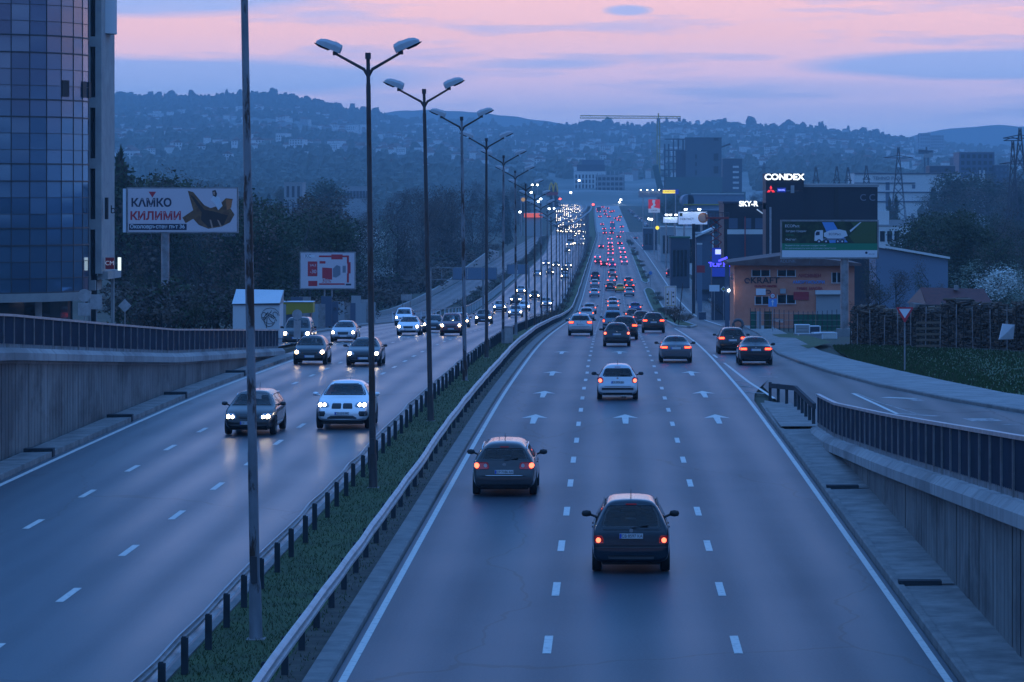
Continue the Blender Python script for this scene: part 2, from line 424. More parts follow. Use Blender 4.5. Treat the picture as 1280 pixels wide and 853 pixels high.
# gore between carriageway and slip road
line('gore_line', lambda y: lin([(143,7.0),(160,6.55),(200,6.1)], y), 144, 200, .14, ys=[144,150,160,180,200])
for gyy, x1 in ((148,6.75),(154,6.6),(160,6.45)):
    mb = MB(); mb.add([(5.95,gyy+1.2,prof(gyy)+.007),(x1,gyy,prof(gyy)+.007),(x1,gyy+.5,prof(gyy)+.007),(5.95,gyy+1.7,prof(gyy)+.007)], [(0,1,2,3)]); tag(mb.build('chevron_marking', M['worn_paint']), kind='structure')
def polyline_mark(name, pts, w, m='worn_paint', zo=.008):
    mb = MB(); P = [Vector((x, y, 0)) for x, y in pts]
    vs = []
    for i, p in enumerate(P):
        d = (P[min(i+1,len(P)-1)]-P[max(i-1,0)]).normalized(); r = Vector((d.y,-d.x,0))*w/2
        for q in (p-r, p+r): vs.append((q.x, q.y, sidez(q.x, q.y)+zo))
    mb.add(vs, [(2*i,2*i+1,2*i+3,2*i+2) for i in range(len(P)-1)]); return tag(mb.build(name, M[m]), kind='structure')
def wp(px, py): a = at(px, py); return (a.x, a.y)
polyline_mark('slip_marking', [wp(1066,492), wp(1090,503), wp(1122,518)], .16, 'road_paint')
polyline_mark('slip_marking', [wp(1070,492), wp(1098,503), wp(1150,519)], .12)
polyline_mark('arrow_marking', [wp(1105,497), wp(1139,498.5)], .55, 'road_paint')
polyline_mark('arrow_marking', [wp(1138,498), wp(1149,501.5)], .5)
polyline_mark('slip_marking', [wp(1122,517), wp(1172,521)], .5)
polyline_mark('arrow_marking', [wp(1221,524), wp(1235,528)], 1.2)
polyline_mark('arrow_marking', [wp(950,471), wp(974,472)], .5)
polyline_mark('arrow_marking', [wp(1256,533), wp(1272,534)], .4)
def arrow(x, y, s=1.0, m='road_paint'):
    sh = [(-.10,-2.9),(.10,-2.9),(.13,.9),(.50,.55),(0,2.9),(-.50,.55),(-.13,.9)]
    mb = MB(); vs = [(x+a*s, y+b*s, prof(y+b*s)+.007) for a, b in sh]
    mb.add(vs, [(0,1,2,6)]); mb.add([vs[6],vs[2],vs[3],vs[4],vs[5]], [(0,1,2,3,4)])
    return tag(mb.build('arrow_marking', M[m]), kind='structure')
for py in (524, 493, 467, 441):
    Y = gy(py)
    for x in (-2.87, .6, 4.1): arrow(x, Y, 1.0 if py > 500 else 1.0)
for py, px in ((402,707),(430,536),(431,585)):
    pass

# kerbs ----------------------------------------------------------------------
def kerb(name, fx, w, h, y0, y1, side=1, m='kerb', zf=None, ys=None, seg=None):
    ys = ys or sorted(set([y0,y1]+[y for y in YS if y0 < y < y1]))
    path = [(fx(y), y, (zf(fx(y), y) if zf else prof(y))) for y in ys]
    pr = [(0,-.1),(0,h-.03),(.03*side,h),(w*side,h),(w*side,-.1)]
    o = MB().sweep(path, pr, closed=True).build(name, M[m]); return tag(o, kind='structure')
kerb('median_kerb', lambda y: -4.80+shift(y), .42, .13, 30, 2190, -1)
kerb('median_kerb', lambda y: -7.72+shift(y)*.7+lshift(y)*.55, .18, .12, 30, 1500, 1)
# kerb joints as loose edge stones on the visible stretch
kerb('service_kerb', kr, .22, .14, 120, 1630, 1, zf=lambda x, y: sidez(x, y), ys=[p[0] for p in KR])
kerb('left_kerb', lambda y: leftL(y)-.0, .25, .14, 232, 1500, -1)

# walkway strips with drainage notches beside both walls
def walkway(fx0, fx1, y0, y1, notches, name):
    cuts = [y0]+notches+[y1]
    for a, b in zip(cuts, cuts[1:]):
        a2 = a+(.0 if a == y0 else .22); ys = [a2]+[y for y in YS if a2 < y < b-.1]+[b-.12]
        mb = MB(); pr = lambda y: prof(y)
        vs = []
        for y in ys: vs += [(fx0(y), y, pr(y)-.1), (fx0(y), y, pr(y)+.15), (fx1(y), y, pr(y)+.17), (fx1(y), y, pr(y)-.1)]
        fs = [(0,1,2,3)]
        for i in range(len(ys)-1):
            for k in range(4): fs.append((i*4+k, i*4+(k+1)%4, i*4+4+(k+1)%4, i*4+4+k))
        fs.append(tuple((len(ys)-1)*4+k for k in (3,2,1,0)))
        tag(mb.add(vs, fs).build(name, M['slab']), kind='structure')
wallR = 7.30; wallL = -19.15
rn = [44, gy(743)+.3, gy(620)+.5]
walkway(lambda y: 6.05+ (0 if y < 132 else (y-132)*.012), lambda y: 7.32, 20, 138, rn, 'walkway')
ln_ = [gy(575.5)-.6-.0, gy(545), gy(516), gy(497), gy(481)]
ln_ = sorted([92.0, gy(571), gy(527)+.0, gy(498)+.0, gy(470)])
walkway(lambda y: wallL+.2, lambda y: -17.98, 20, 196, ln_, 'walkway')
kerb('walkway_kerb', lambda y: 6.04, .16, .185, 20, 131, 1, 'kerb')
for yn in rn[1:]: MB().box(6.1, 7.0, yn-.12, yn+.22, prof(yn)-.05, prof(yn)+.26).build('drain_block', M['post_dark'])['kind'] = 'structure'
for yn in ln_: MB().box(-18.9, -17.95, yn-.15, yn+.25, prof(yn)-.05, prof(yn)+.27).build('drain_block', M['post_dark'])['kind'] = 'structure'

# retaining walls -------------------------------------------------------------
def grooved(name, base, lite, dark):
    m = bpy.data.materials.new(name); m.use_nodes = True; n = m.node_tree; p = n.nodes['Principled BSDF']; lk = n.links.new
    tcn = n.nodes.new('ShaderNodeTexCoord')
    def nz(sc, st, det=6):
        mp = n.nodes.new('ShaderNodeMapping'); mp.inputs['Scale'].default_value = st; lk(tcn.outputs['Object'], mp.inputs[0])
        a = n.nodes.new('ShaderNodeTexNoise'); a.inputs['Scale'].default_value = sc; a.inputs['Detail'].default_value = det; a.inputs['Roughness'].default_value = .65; lk(mp.outputs[0], a.inputs['Vector']); return a.outputs[0]
    def rp(fac, a, b, c0, c1):
        r = n.nodes.new('ShaderNodeValToRGB'); r.color_ramp.elements[0].position = a; r.color_ramp.elements[1].position = b
        r.color_ramp.elements[0].color = (*c0,1); r.color_ramp.elements[1].color = (*c1,1); lk(fac, r.inputs[0]); return r.outputs[0]
    bse = rp(nz(.25, (1,1,1)), .38, .64, base, lite)
    st = rp(nz(1.3, (1,1.6,.12)), .50, .72, (0,0,0), (1,1,1))       # rain streaks running down
    st2 = rp(nz(.16, (1,1,1.4), 8), .50, .60, (0,0,0), (1,1,1))        # big damp patches
    mx = n.nodes.new('ShaderNodeMix'); mx.data_type = 'RGBA'; mx.blend_type = 'MIX'
    q = n.nodes.new('ShaderNodeMath'); q.operation = 'MAXIMUM'; lk(st, q.inputs[0]); lk(st2, q.inputs[1])
    q2 = n.nodes.new('ShaderNodeMath'); q2.operation = 'MULTIPLY'; lk(q.outputs[0], q2.inputs[0]); q2.inputs[1].default_value = .75
    lk(q2.outputs[0], mx.inputs[0]); lk(bse, mx.inputs[6]); mx.inputs[7].default_value = (*dark,1)
    lk(mx.outputs[2], p.inputs['Base Color']); p.inputs['Roughness'].default_value = .85
    b = n.nodes.new('ShaderNodeBump'); b.inputs['Strength'].default_value = .4; b.inputs['Distance'].default_value = .05; lk(nz(3, (1,1,1)), b.inputs['Height']); lk(b.outputs[0], p.inputs['Normal'])
    M[name] = m; return m
grooved('wall_concrete', (.13,.13,.13), (.22,.22,.21), (.055,.055,.058))
grooved('ledge_concrete', (.26,.26,.26), (.36,.35,.34), (.14,.14,.14))
def retaining(side, X, y0, y1, topf, label):
    t = empty('retaining_wall', (X, (y0+y1)/2, 0), label=label, cat='wall')
    ox, oy = X, (y0+y1)/2
    ys = [y for y in [y0]+[y0+i*(y1-y0)/24 for i in range(1, 24)]+[y1]]
    # face with vertical board-mark grooves as real shallow recesses
    mb = MB(); y = y0; k = 0
    while y < y1-.05:
        e = min(y+.62, y1); d = .0
        zt0, zt1 = topf(y)-.42, topf(e)-.42
        za, zb = prof(y)-.2, prof(e)-.2
        if zt0 > za and zt1 > zb:
            xf = X+side*random.uniform(0, .012)
            g = .035
            mb.add([(xf-ox,y-oy,za),(xf-ox,e-g-oy,zb),(xf-ox,e-g-oy,zt1),(xf-ox,y-oy,zt0)], [(0,1,2,3)])
            xg = X+side*.05
            mb.add([(xf-ox,e-g-oy,zb),(xg-ox,e-g-oy,zb),(xg-ox,e-g-oy,zt1),(xf-ox,e-g-oy,zt1)], [(0,1,2,3)])
            mb.add([(xg-ox,e-g-oy,zb),(xg-ox,e-oy,zb),(xg-ox,e-oy,zt1),(xg-ox,e-g-oy,zt1)], [(0,1,2,3)])
            mb.add([(xg-ox,e-oy,zb),(xf-ox,e-oy,zb),(xf-ox,e-oy,zt1),(xg-ox,e-oy,zt1)], [(0,1,2,3)])
        y = e; k += 1
    mb.build('wall_face', M['wall_concrete'], t, fix=False)
    path = [(0, y-oy, topf(y)) for y in ys]
    s = side
    pr = [(-.26*s,-.40),(-.26*s,-.16),(-.10*s,.0),(.32*s,.0),(.32*s,-.5),(-.02*s,-.5),(-.02*s,-.40)]
    step = 6.0; y = y0
    while y < y1-.1:
        e = min(y+step, y1); pp = [(0, y-oy+.012, topf(y)), (0, e-oy-.012, topf(e))]
        MB().sweep(pp, pr, closed=True).build('ledge_block', M['ledge_concrete'], t); y = e
    return t
rtop = lambda y: lin([(20,5.0),(60,2.97),(90,1.45),(112,.42),(121,.18)], y)
ltop = lambda y: lin([(60,5.5),(108,3.55),(130,2.42),(150,1.42),(175,.42),(198,-.50)], y)
retaining(1, wallR, 22, 120.5, rtop, 'grey stained concrete retaining wall sloping down along the right edge of the motorway')
retaining(-1, wallL, 60, 198, ltop, 'long stained concrete retaining wall on the left below the dark railing')
# fill behind each wall so that it is a solid embankment
def parapet(side, X, y0, y1, basef, hf, label, name='bridge_railing', pitch=1.9):
    t = empty(name, (X, (y0+y1)/2, 0), label=label, cat='railing'); oy = (y0+y1)/2
    n = max(1, round((y1-y0)/pitch)); P = (y1-y0)/n
    ps = []
    for i in range(n):
        a = y0+i*P; b = a+P
        za, zb, ha, hb = basef(a), basef(b), hf(a), hf(b)
        mb = MB()
        x0, x1 = -.012, .012
        mb.add([(x0,a-oy+.03,za+.13),(x1,a-oy+.03,za+.13),(x1,b-oy-.03,zb+.13),(x0,b-oy-.03,zb+.13),(x0,a-oy+.03,za+ha-.05),(x1,a-oy+.03,za+ha-.05),(x1,b-oy-.03,zb+hb-.05),(x0,b-oy-.03,zb+hb-.05)],
               [(0,3,2,1),(4,5,6,7),(0,1,5,4),(1,2,6,5),(2,3,7,6),(3,0,4,7)])
        mb.build('railing_panel', M['panel_blue'], t)
        MB().box(-.035-.02*side,.035-.02*side,a-oy-.025,a-oy+.025,za,za+ha-.02).build('railing_post', M['galv_old'], t)
    ys = [y0+i*(y1-y0)/20 for i in range(21)]
    MB().sweep([(0,y-oy,basef(y)+hf(y)) for y in ys], [(-.07,-.05),(-.07,.03),(.07,.03),(.07,-.05)], closed=True).build('top_rail', M['galv'], t)
    mb = MB(); k = 0; y = y0+.2
    while y < y1: mb.box(-.02,.02,y-oy,y-oy+.03,basef(y),basef(y)+.14); y += .32
    o = mb.build('railing_feet', M['galv_old'], t); tag(o, kind='stuff')
    return t
parapet(1, wallR+.10, 24, 121, lambda y: rtop(y), lambda y: 1.12, 'dark blue panel railing with pale top rail on the right retaining wall')
parapet(-1, wallL-.10, 62, 197.5, lambda y: ltop(y), lambda y: 1.06, 'long dark blue panel railing with pale top rail on the left retaining wall')
# short open railing at the nose of the slip road
t = empty('nose_railing', (7.0, 134, 0), label='short dark low railing at the tip between motorway and slip road', cat='railing')
for i in range(9):
    y = 122.5+i*2.4; x = wallR+.05-(0 if i < 6 else (i-5)*.22)
    MB().box(x-7-.06, x-7+.06, y-134-.05, y-134+.05, prof(y)-.1, prof(y)+.95-.05*max(0,i-5)).build('railing_post', M['post_dark'], t)
MB().sweep([(wallR+.05-7,122-134,prof(122)+.98),(wallR+.05-7,134.5-134,prof(134.5)+.98),(wallR-.6-7,141.7-134,prof(141)+.72)], [(-.06,-.16),(-.06,.03),(.06,.03),(.06,-.16)], closed=True).build('top_rail', M['post_dark'], t)
tag(MB().add([(6.1,121,.17),(7.6,121,.17),(7.5,135,.03),(6.35,139.5,-.02),(6.2,136,0)], [(0,1,2,3,4)]).build('gore_pavement', M['slab']), kind='structure')

# median: soil, grass and two guardrails ---------------------------------------
ribbon('median_grass', lambda y: -7.56+shift(y)*.7+lshift(y)*.55, lambda y: -5.75+shift(y), .09, M['grass_ground'], y0=30, y1=2190, nx=3)
ribbon('median_soil', lambda y: -5.76+shift(y), lambda y: -5.15+shift(y), .085, M['soil'], y0=30, y1=2190, nx=2)
gb = MB()
for i in range(34000):
    y = 48+ (random.random()**1.7)*190; x = random.uniform(-7.5, -5.3) 
    if x > -5.75 and random.random() < .75: continue
    h = random.uniform(.03,.09)*(1.4 if random.random() < .1 else 1); a = random.random()*3.14; w = random.uniform(.006,.016)
    dx, dy = math.cos(a)*w, math.sin(a)*w; z = prof(y)+.08; lx, ly = random.uniform(-.05,.05), random.uniform(-.05,.05)
    gb.add([(x-dx,y-dy,z),(x+dx,y+dy,z),(x+lx,y+ly,z+h)], [(0,1,2)], random.choice((0,0,1)))
mat('grass_dry', (.045,.048,.020), .9)
tag(gb.build('median_turf', [M['grass_blade'], M['grass_dry']], fix=False), 'short dark green turf growing between the two guardrails', 'grass', kind='stuff')

WB = [(0,-.155),(.035,-.14),(.08,-.10),(.08,-.05),(.02,-.02),(.02,.02),(.08,.05),(.08,.10),(.035,.14),(0,.155)]
def guardrail(X, side, y0, y1, m, label, zc=.62, wob=.03, lf=None):
    t = empty('guardrail', (X, y0, 0), label=label, cat='guardrail')
    sp = 3.2; ys = []; y = y0
    while y < y1: ys.append(y); y += sp if y < 400 else sp*3
    random.seed(int(abs(X)*10))
    path = []
    wv = 0
    for y in ys:
        s = lf(y) if lf else 0
        path.append((s+random.uniform(-wob,wob)+.03*math.sin(y*.09), y-y0, prof(y)+zc+random.uniform(-wob,wob)*.7))
    pr = [(side*a, b) for a, b in WB]+[(side*(a-.012), b) for a, b in reversed(WB)]
    MB().sweep(path, pr, closed=True).build('rail_beam', m, t)
    cnt = 0; stuff = MB(); me = None
    for (x, yy, z) in path:
        y = yy+y0; b = prof(y)
        if cnt < 100:
            if me is None: me = MB().box(-.06,.06,-.045,.045,-.25,.70).box(-.05,.02,-.035,.035,.52,.72).mesh('post', [M['post_dark']])
            o = bpy.data.objects.new('post', me); col.objects.link(o); o.parent = t; o.location = (x-side*.10, yy, b+.03)
        else: stuff.box(x-side*.10-.06, x-side*.10+.06, yy-.045, yy+.045, b-.1, b+.7)
        cnt += 1
    tag(stuff.build('far_posts', M['post_dark'], t), kind='stuff')
    return t
guardrail(-7.42, -1, 46, 1500, M['galv'], 'grey steel guardrail with close posts on the left edge of the grass median', lf=lambda y: shift(y)*.7+lshift(y)*.55)
guardrail(-5.50, 1, 46, 2150, M['rail_pink'], 'pale wavy steel guardrail on the right edge of the grass median', zc=.70, wob=.02, lf=shift)
random.seed(11)
# ---------------------------------------------------------------- street lamps in the median
def rusty(name, base, lite, rust, lo, hi):
    m = mat(name, base, .6, metal=.25, noise=(1.1, lite, .40, .62, (1,1,.45)))
    n = m.node_tree; p = n.nodes['Principled BSDF']; lk = n.links.new; src = p.inputs['Base Color'].links[0].from_socket
    tcn = n.nodes.new('ShaderNodeTexCoord'); mp = n.nodes.new('ShaderNodeMapping'); mp.inputs['Scale'].default_value = (3,3,.8); lk(tcn.outputs['Object'], mp.inputs[0])
    inf = n.nodes.new('ShaderNodeObjectInfo'); ad = n.nodes.new('ShaderNodeVectorMath'); ad.operation = 'ADD'; ms = n.nodes.new('ShaderNodeMath'); ms.operation = 'MULTIPLY'; ms.inputs[1].default_value = 40
    lk(inf.outputs['Random'], ms.inputs[0]); lk(mp.outputs[0], ad.inputs[0]); lk(ms.outputs[0], ad.inputs[1])
    a = n.nodes.new('ShaderNodeTexNoise'); a.inputs['Scale'].default_value = .9; a.inputs['Detail'].default_value = 7; a.inputs['Roughness'].default_value = .7; lk(ad.outputs[0], a.inputs['Vector'])
    r = n.nodes.new('ShaderNodeValToRGB'); r.color_ramp.elements[0].position = lo; r.color_ramp.elements[1].position = hi; r.color_ramp.elements[0].color = (0,0,0,1); r.color_ramp.elements[1].color = (1,1,1,1); lk(a.outputs[0], r.inputs[0])
    mx = n.nodes.new('ShaderNodeMix'); mx.data_type = 'RGBA'; lk(r.outputs[0], mx.inputs[0]); lk(src, mx.inputs[6]); mx.inputs[7].default_value = (*rust, 1); lk(mx.outputs[2], p.inputs['Base Color'])
    return m
rusty('pole_paint', (.13,.14,.155), (.22,.23,.25), (.045,.024,.018), .50, .56)
rusty('pole_dark', (.035,.032,.034), (.07,.06,.06), (.05,.022,.014), .52, .6)
mat('lamp_shell', (.42,.44,.46), .5)
mat('lamp_under', (.03,.032,.036), .25)
def pole_mb(H=12.3):
    mb = MB(); hs = [0,.02,.9,1.0,1.1,3.2,3.25,7.6,7.65,H-.8,H-.75,H]
    rd = [.135,.125,.115,.105,.095,.092,.085,.082,.074,.066,.056,.054]
    mb.tube([(0,0,h) for h in hs], rd, 12)
    return mb
def lamp_head_parts(sgn):
    # arm and head drawn in the lamp's own frame; sgn is the side across the road
    arm = MB().tube([(0,0,11.75),(sgn*.12,0,11.95),(sgn*.95,0,12.42)], [.05,.045,.036], 8)
    hd = MB(); d = Vector((sgn*math.cos(R(24)),0,math.sin(R(24)))); u = Vector((-d.z*sgn*1.0,0,abs(d.x)))
    o = Vector((sgn*.80,0,12.40))
    secs = [(0,.10,.16),(.03,.14,.25),(.24,.15,.28),(.26,.155,.26),(.50,.15,.24),(.66,.12,.18),(.75,.07,.09)]
    vs = []
    for s, w, h in secs:
        c = o + d*s
        for a, b in ((-w,0),(-w,h*.62),(-w*.55,h),(w*.55,h),(w,h*.62),(w,0)):
            vs.append(c+Vector((0,a,0))+u*b)
    fs = []
    for i in range(len(secs)-1):
        for k in range(6): fs.append((i*6+k, i*6+(k+1)%6, i*6+6+(k+1)%6, i*6+6+k))
    fs += [tuple(range(6)), tuple((len(secs)-1)*6+k for k in reversed(range(6)))]
    hd.add(vs, fs)
    gl = MB(); vs = []
    for s, w, h in [(.30,.14,.0),(.36,.15,-.05),(.62,.14,-.055),(.78,.08,-.02),(.80,.06,.0)]:
        c = o+d*s
        for a, b in ((-w,.004),(-w*.6,h),(w*.6,h),(w,.004)): vs.append(c+Vector((0,a,0))+u*b)
    fs = [(i*4+k, i*4+k+1, i*4+5+k, i*4+4+k) for i in range(4) for k in range(3)]
    gl.add(vs, fs)
    cl = MB().box(sgn*.93-.07, sgn*.93+.07, -.06, .06, 12.36, 12.47)
    return arm, hd, gl, cl
def make_lamp(m, noheads=False):
    t = empty('street_lamp')
    pole_mb(14.5 if noheads else 12.3).build('pole', m, t)
    MB().box(-.17,.17,-.17,.17,-.3,.05).build('base_plate', M['concrete'], t)
    MB().box(-.06,.06,-.14,-.10,1.0,1.45).build('access_hatch', M['dark_metal'], t)
    if not noheads:
        MB().tube([(0,0,12.24),(0,0,12.42)], .085, 10).build('pole_cap', M['dark_metal'], t)
    for s in (-1, 1):
        a, h, g, c = lamp_head_parts(s)
        dz = 0
        ar = a.build('lamp_arm', M['pole_dark'], t); hh = h.build('lamp_head', M['lamp_shell'], t)
        g.build('lamp_glass', M['lamp_under'], hh); c.build('lamp_clamp', M['dark_metal'], ar)
    return t
plamp = make_lamp(M['pole_paint']); plamp2 = make_lamp(M['pole_dark'])
used = set()
ordw = ['nearest','second','third','fourth','fifth','sixth','seventh','eighth','ninth','tenth','eleventh','twelfth']
lampY = [63.5, 96.8, 126.8, 159.5, 192, 224, 256]
lampX = [(320-VX)*63.5/F, -6.73,-6.67,-6.78,-6.95,-7.02,-7.05]
topx = [305,460,530,577,608,629.5,644]
while lampY[-1] < 1640: lampY.append(lampY[-1]+32.2); lampX.append(-7.05)
for i, (Y, X) in enumerate(zip(lampY, lampX)):
    src = plamp2 if i in (1,2,4,7,8,11) else plamp
    if src.name in used: o = copy_tree(src)
    else: o = src; used.add(src.name)
    x = X + shift(Y)*.8+lshift(Y)*.4
    o.location = (x, Y, prof(Y)+.05)
    if i < 7: o.rotation_euler.y = math.atan(((topx[i]-VX)*Y/F - X)/12.4)
    else: o.rotation_euler.y = random.uniform(-.012,.002)
    o.rotation_euler.z = random.uniform(-.05,.05)
    o['category'] = 'street lamp'; o['group'] = 'double street lamps in the median'
    o.scale.z = 1.10 if i == 0 else 1.0
    if i == 0: o['label'] = 'nearest lamp post, pale with rust patches, its top cut off by the frame'
    elif i < 12: o['label'] = 'rusty double armed street lamp, %s post from the camera in the median row' % ordw[i]
    else: o['label'] = 'distant double armed street lamp far along the median row'

# ---------------------------------------------------------------- cars
def P_paint(name, c, rough=.28, metal=.35):
    return mat(name, c, rough, metal=(0 if max(c) < .1 else metal), coat=.8, spec=(.08 if max(c) < .1 else .3))
paints = dict(teal=(.003,.016,.028), grey=(.030,.034,.040), lightsilver=(.42,.45,.48), midgrey=(.085,.095,.11), black=(.012,.013,.016), silver=(.34,.36,.38), white=(.78,.78,.78),
              navy=(.015,.025,.07), red=(.16,.012,.015), blue=(.03,.07,.20), yellow=(.55,.36,.03), skyblue=(.16,.28,.36), brown=(.05,.035,.03), charcoal=(.018,.020,.025))
for k_, c_ in paints.items(): P_paint('paint_'+k_, c_)
def glassmat(name, tint, a):
    m = bpy.data.materials.new(name); m.use_nodes = True; n = m.node_tree; n.nodes.clear()
    g = n.nodes.new('ShaderNodeBsdfGlossy'); g.inputs['Roughness'].default_value = .04; g.inputs['Color'].default_value = (.9,.9,.9,1)
    tr = n.nodes.new('ShaderNodeBsdfTransparent'); tr.inputs['Color'].default_value = (*tint, 1)
    fr = n.nodes.new('ShaderNodeFresnel'); fr.inputs['IOR'].default_value = 1.45
    mx = n.nodes.new('ShaderNodeMixShader'); n.links.new(fr.outputs[0], mx.inputs[0]); n.links.new(tr.outputs[0], mx.inputs[1]); n.links.new(g.outputs[0], mx.inputs[2])
    o = n.nodes.new('ShaderNodeOutputMaterial'); n.links.new(mx.outputs[0], o.inputs[0]); M[name] = m; return m
glassmat('car_glass', (.60,.66,.68), 0)
mat('frit', (.01,.011,.013), .12, spec=.6)
mat('trim', (.02,.021,.024), .5)
mat('seat_cloth', (.03,.03,.034), .9)
mat('chrome', (.6,.6,.6), .15, metal=1)
mat('tail_red', (.12,.006,.008), .12, coat=.5, emit=(.9,.02,.02), es=.05)
mat('tail_clear', (.35,.30,.30), .12)
mat('tail_lit', (.5,.03,.02), .3, emit=(1.0,.06,.015), es=5.5)
mat('tail_hot', (.5,.1,.05), .3, emit=(1.0,.13,.06), es=3.2)
mat('head_glass', (.30,.32,.34), .08, spec=.8, coat=.5)
mat('head_lit', (.8,.8,.8), .3, emit=(1.0,.66,.34), es=34)
mat('head_cool', (.8,.8,.8), .3, emit=(1.0,.76,.48), es=32)
mat('fog_lit', (.8,.8,.8), .3, emit=(1.0,.70,.38), es=24)
mat('head_far', (.8,.8,.8), .3, emit=(1.0,.80,.52), es=16)
mat('tail_far', (.8,.1,.1), .3, emit=(1.0,.07,.10), es=7)
mat('plate', (.55,.56,.58), .4)
mat('plate_blue', (.02,.08,.45), .4)
mat('plate_ink', (.01,.01,.012), .5)
mat('rim', (.16,.165,.17), .35, metal=.8)
mat('tyre', (.015,.015,.016), .9)

def cubic_ring(pts): return pts
def hull(sp):
    L_, W, H, zb, belt, tum = sp['L'], sp['W']/2, sp['H'], sp.get('zb', .22), sp['belt'], sp.get('tum', .18)
    pf = sp['prof']; rf, rr = sp.get('kf', .16), sp.get('kr', .10)
    bm = bmesh.new(); rings = []
    for (y, zs, *ex) in pf:
        if zs > H-.12: zs = H-(H-zs)*.06
        s = abs(y)/(L_/2); k = rf if y > 0 else rr
        w = W*(1-k*s**5)
        bl = belt + (sp.get('wedge', .0))*(-y/(L_/2))
        h = zs-bl; tt = max(0, min(1, h/(H-bl)))
        zlow = zb + (.10 if s > .97 else .03*s)
        zsh = min(bl, zs-.03)
        m1 = zlow+.22 if zsh > zlow+.40 else zlow+(zsh-zlow)*.45
        m2 = max(m1+.03, zsh-.14)
        xr = w-.09-tt*tum
        z6 = max(zsh+.012, zs-.06*tt-.012)
        half = [(0,zlow),(w-.20,zlow),(w-.05,zlow+.05),(w,m1),(w,m2),(w-.045,zsh),(xr,z6),(xr-.20,max(z6+.003,zs-.003)),(0,zs+.012)]
        ring = [bm.verts.new((x, y, z)) for x, z in half]
        ring += [bm.verts.new((-x, y, z)) for x, z in reversed(half[1:-1])]
        rings.append(ring)
    n = len(rings[0])
    for a, b in zip(rings, rings[1:]):
        for i in range(n): bm.faces.new((a[i], a[(i+1)%n], b[(i+1)%n], b[i]))
    for rg, rev in ((rings[0], True), (rings[-1], False)):
        r_ = rg
        for i in range(n//2):
            q = [r_[i], r_[i+1], r_[(n-i-1)%n], r_[(n-i)%n]] if i > 0 else [r_[0], r_[1], r_[n-1]]
            if i == n//2-1: q = [r_[i], r_[i+1], r_[(n-i)%n]]
            bm.faces.new(q)
    bmesh.ops.recalc_face_normals(bm, faces=bm.faces)
    me = bpy.data.meshes.new('tmp'); bm.to_mesh(me); bm.free()
    o = bpy.data.objects.new('tmp', me); col.objects.link(o); md = o.modifiers.new('s', 'SUBSURF'); md.levels = md.render_levels = 2
    dg = bpy.context.evaluated_depsgraph_get(); dg.update(); me2 = bpy.data.meshes.new_from_object(o.evaluated_get(dg))
    bpy.data.objects.remove(o); bpy.data.meshes.remove(me)
    bm = bmesh.new(); bm.from_mesh(me2); bpy.data.meshes.remove(me2)
    return bm
def rows_at(rows, v):
    if v < rows[0][0] or v > rows[-1][0]: return None
    for a, b in zip(rows, rows[1:]):
        if v <= b[0]+1e-9:
            t = (v-a[0])/max(1e-9, b[0]-a[0]); return (a[1]+(b[1]-a[1])*t, a[2]+(b[2]-a[2])*t)
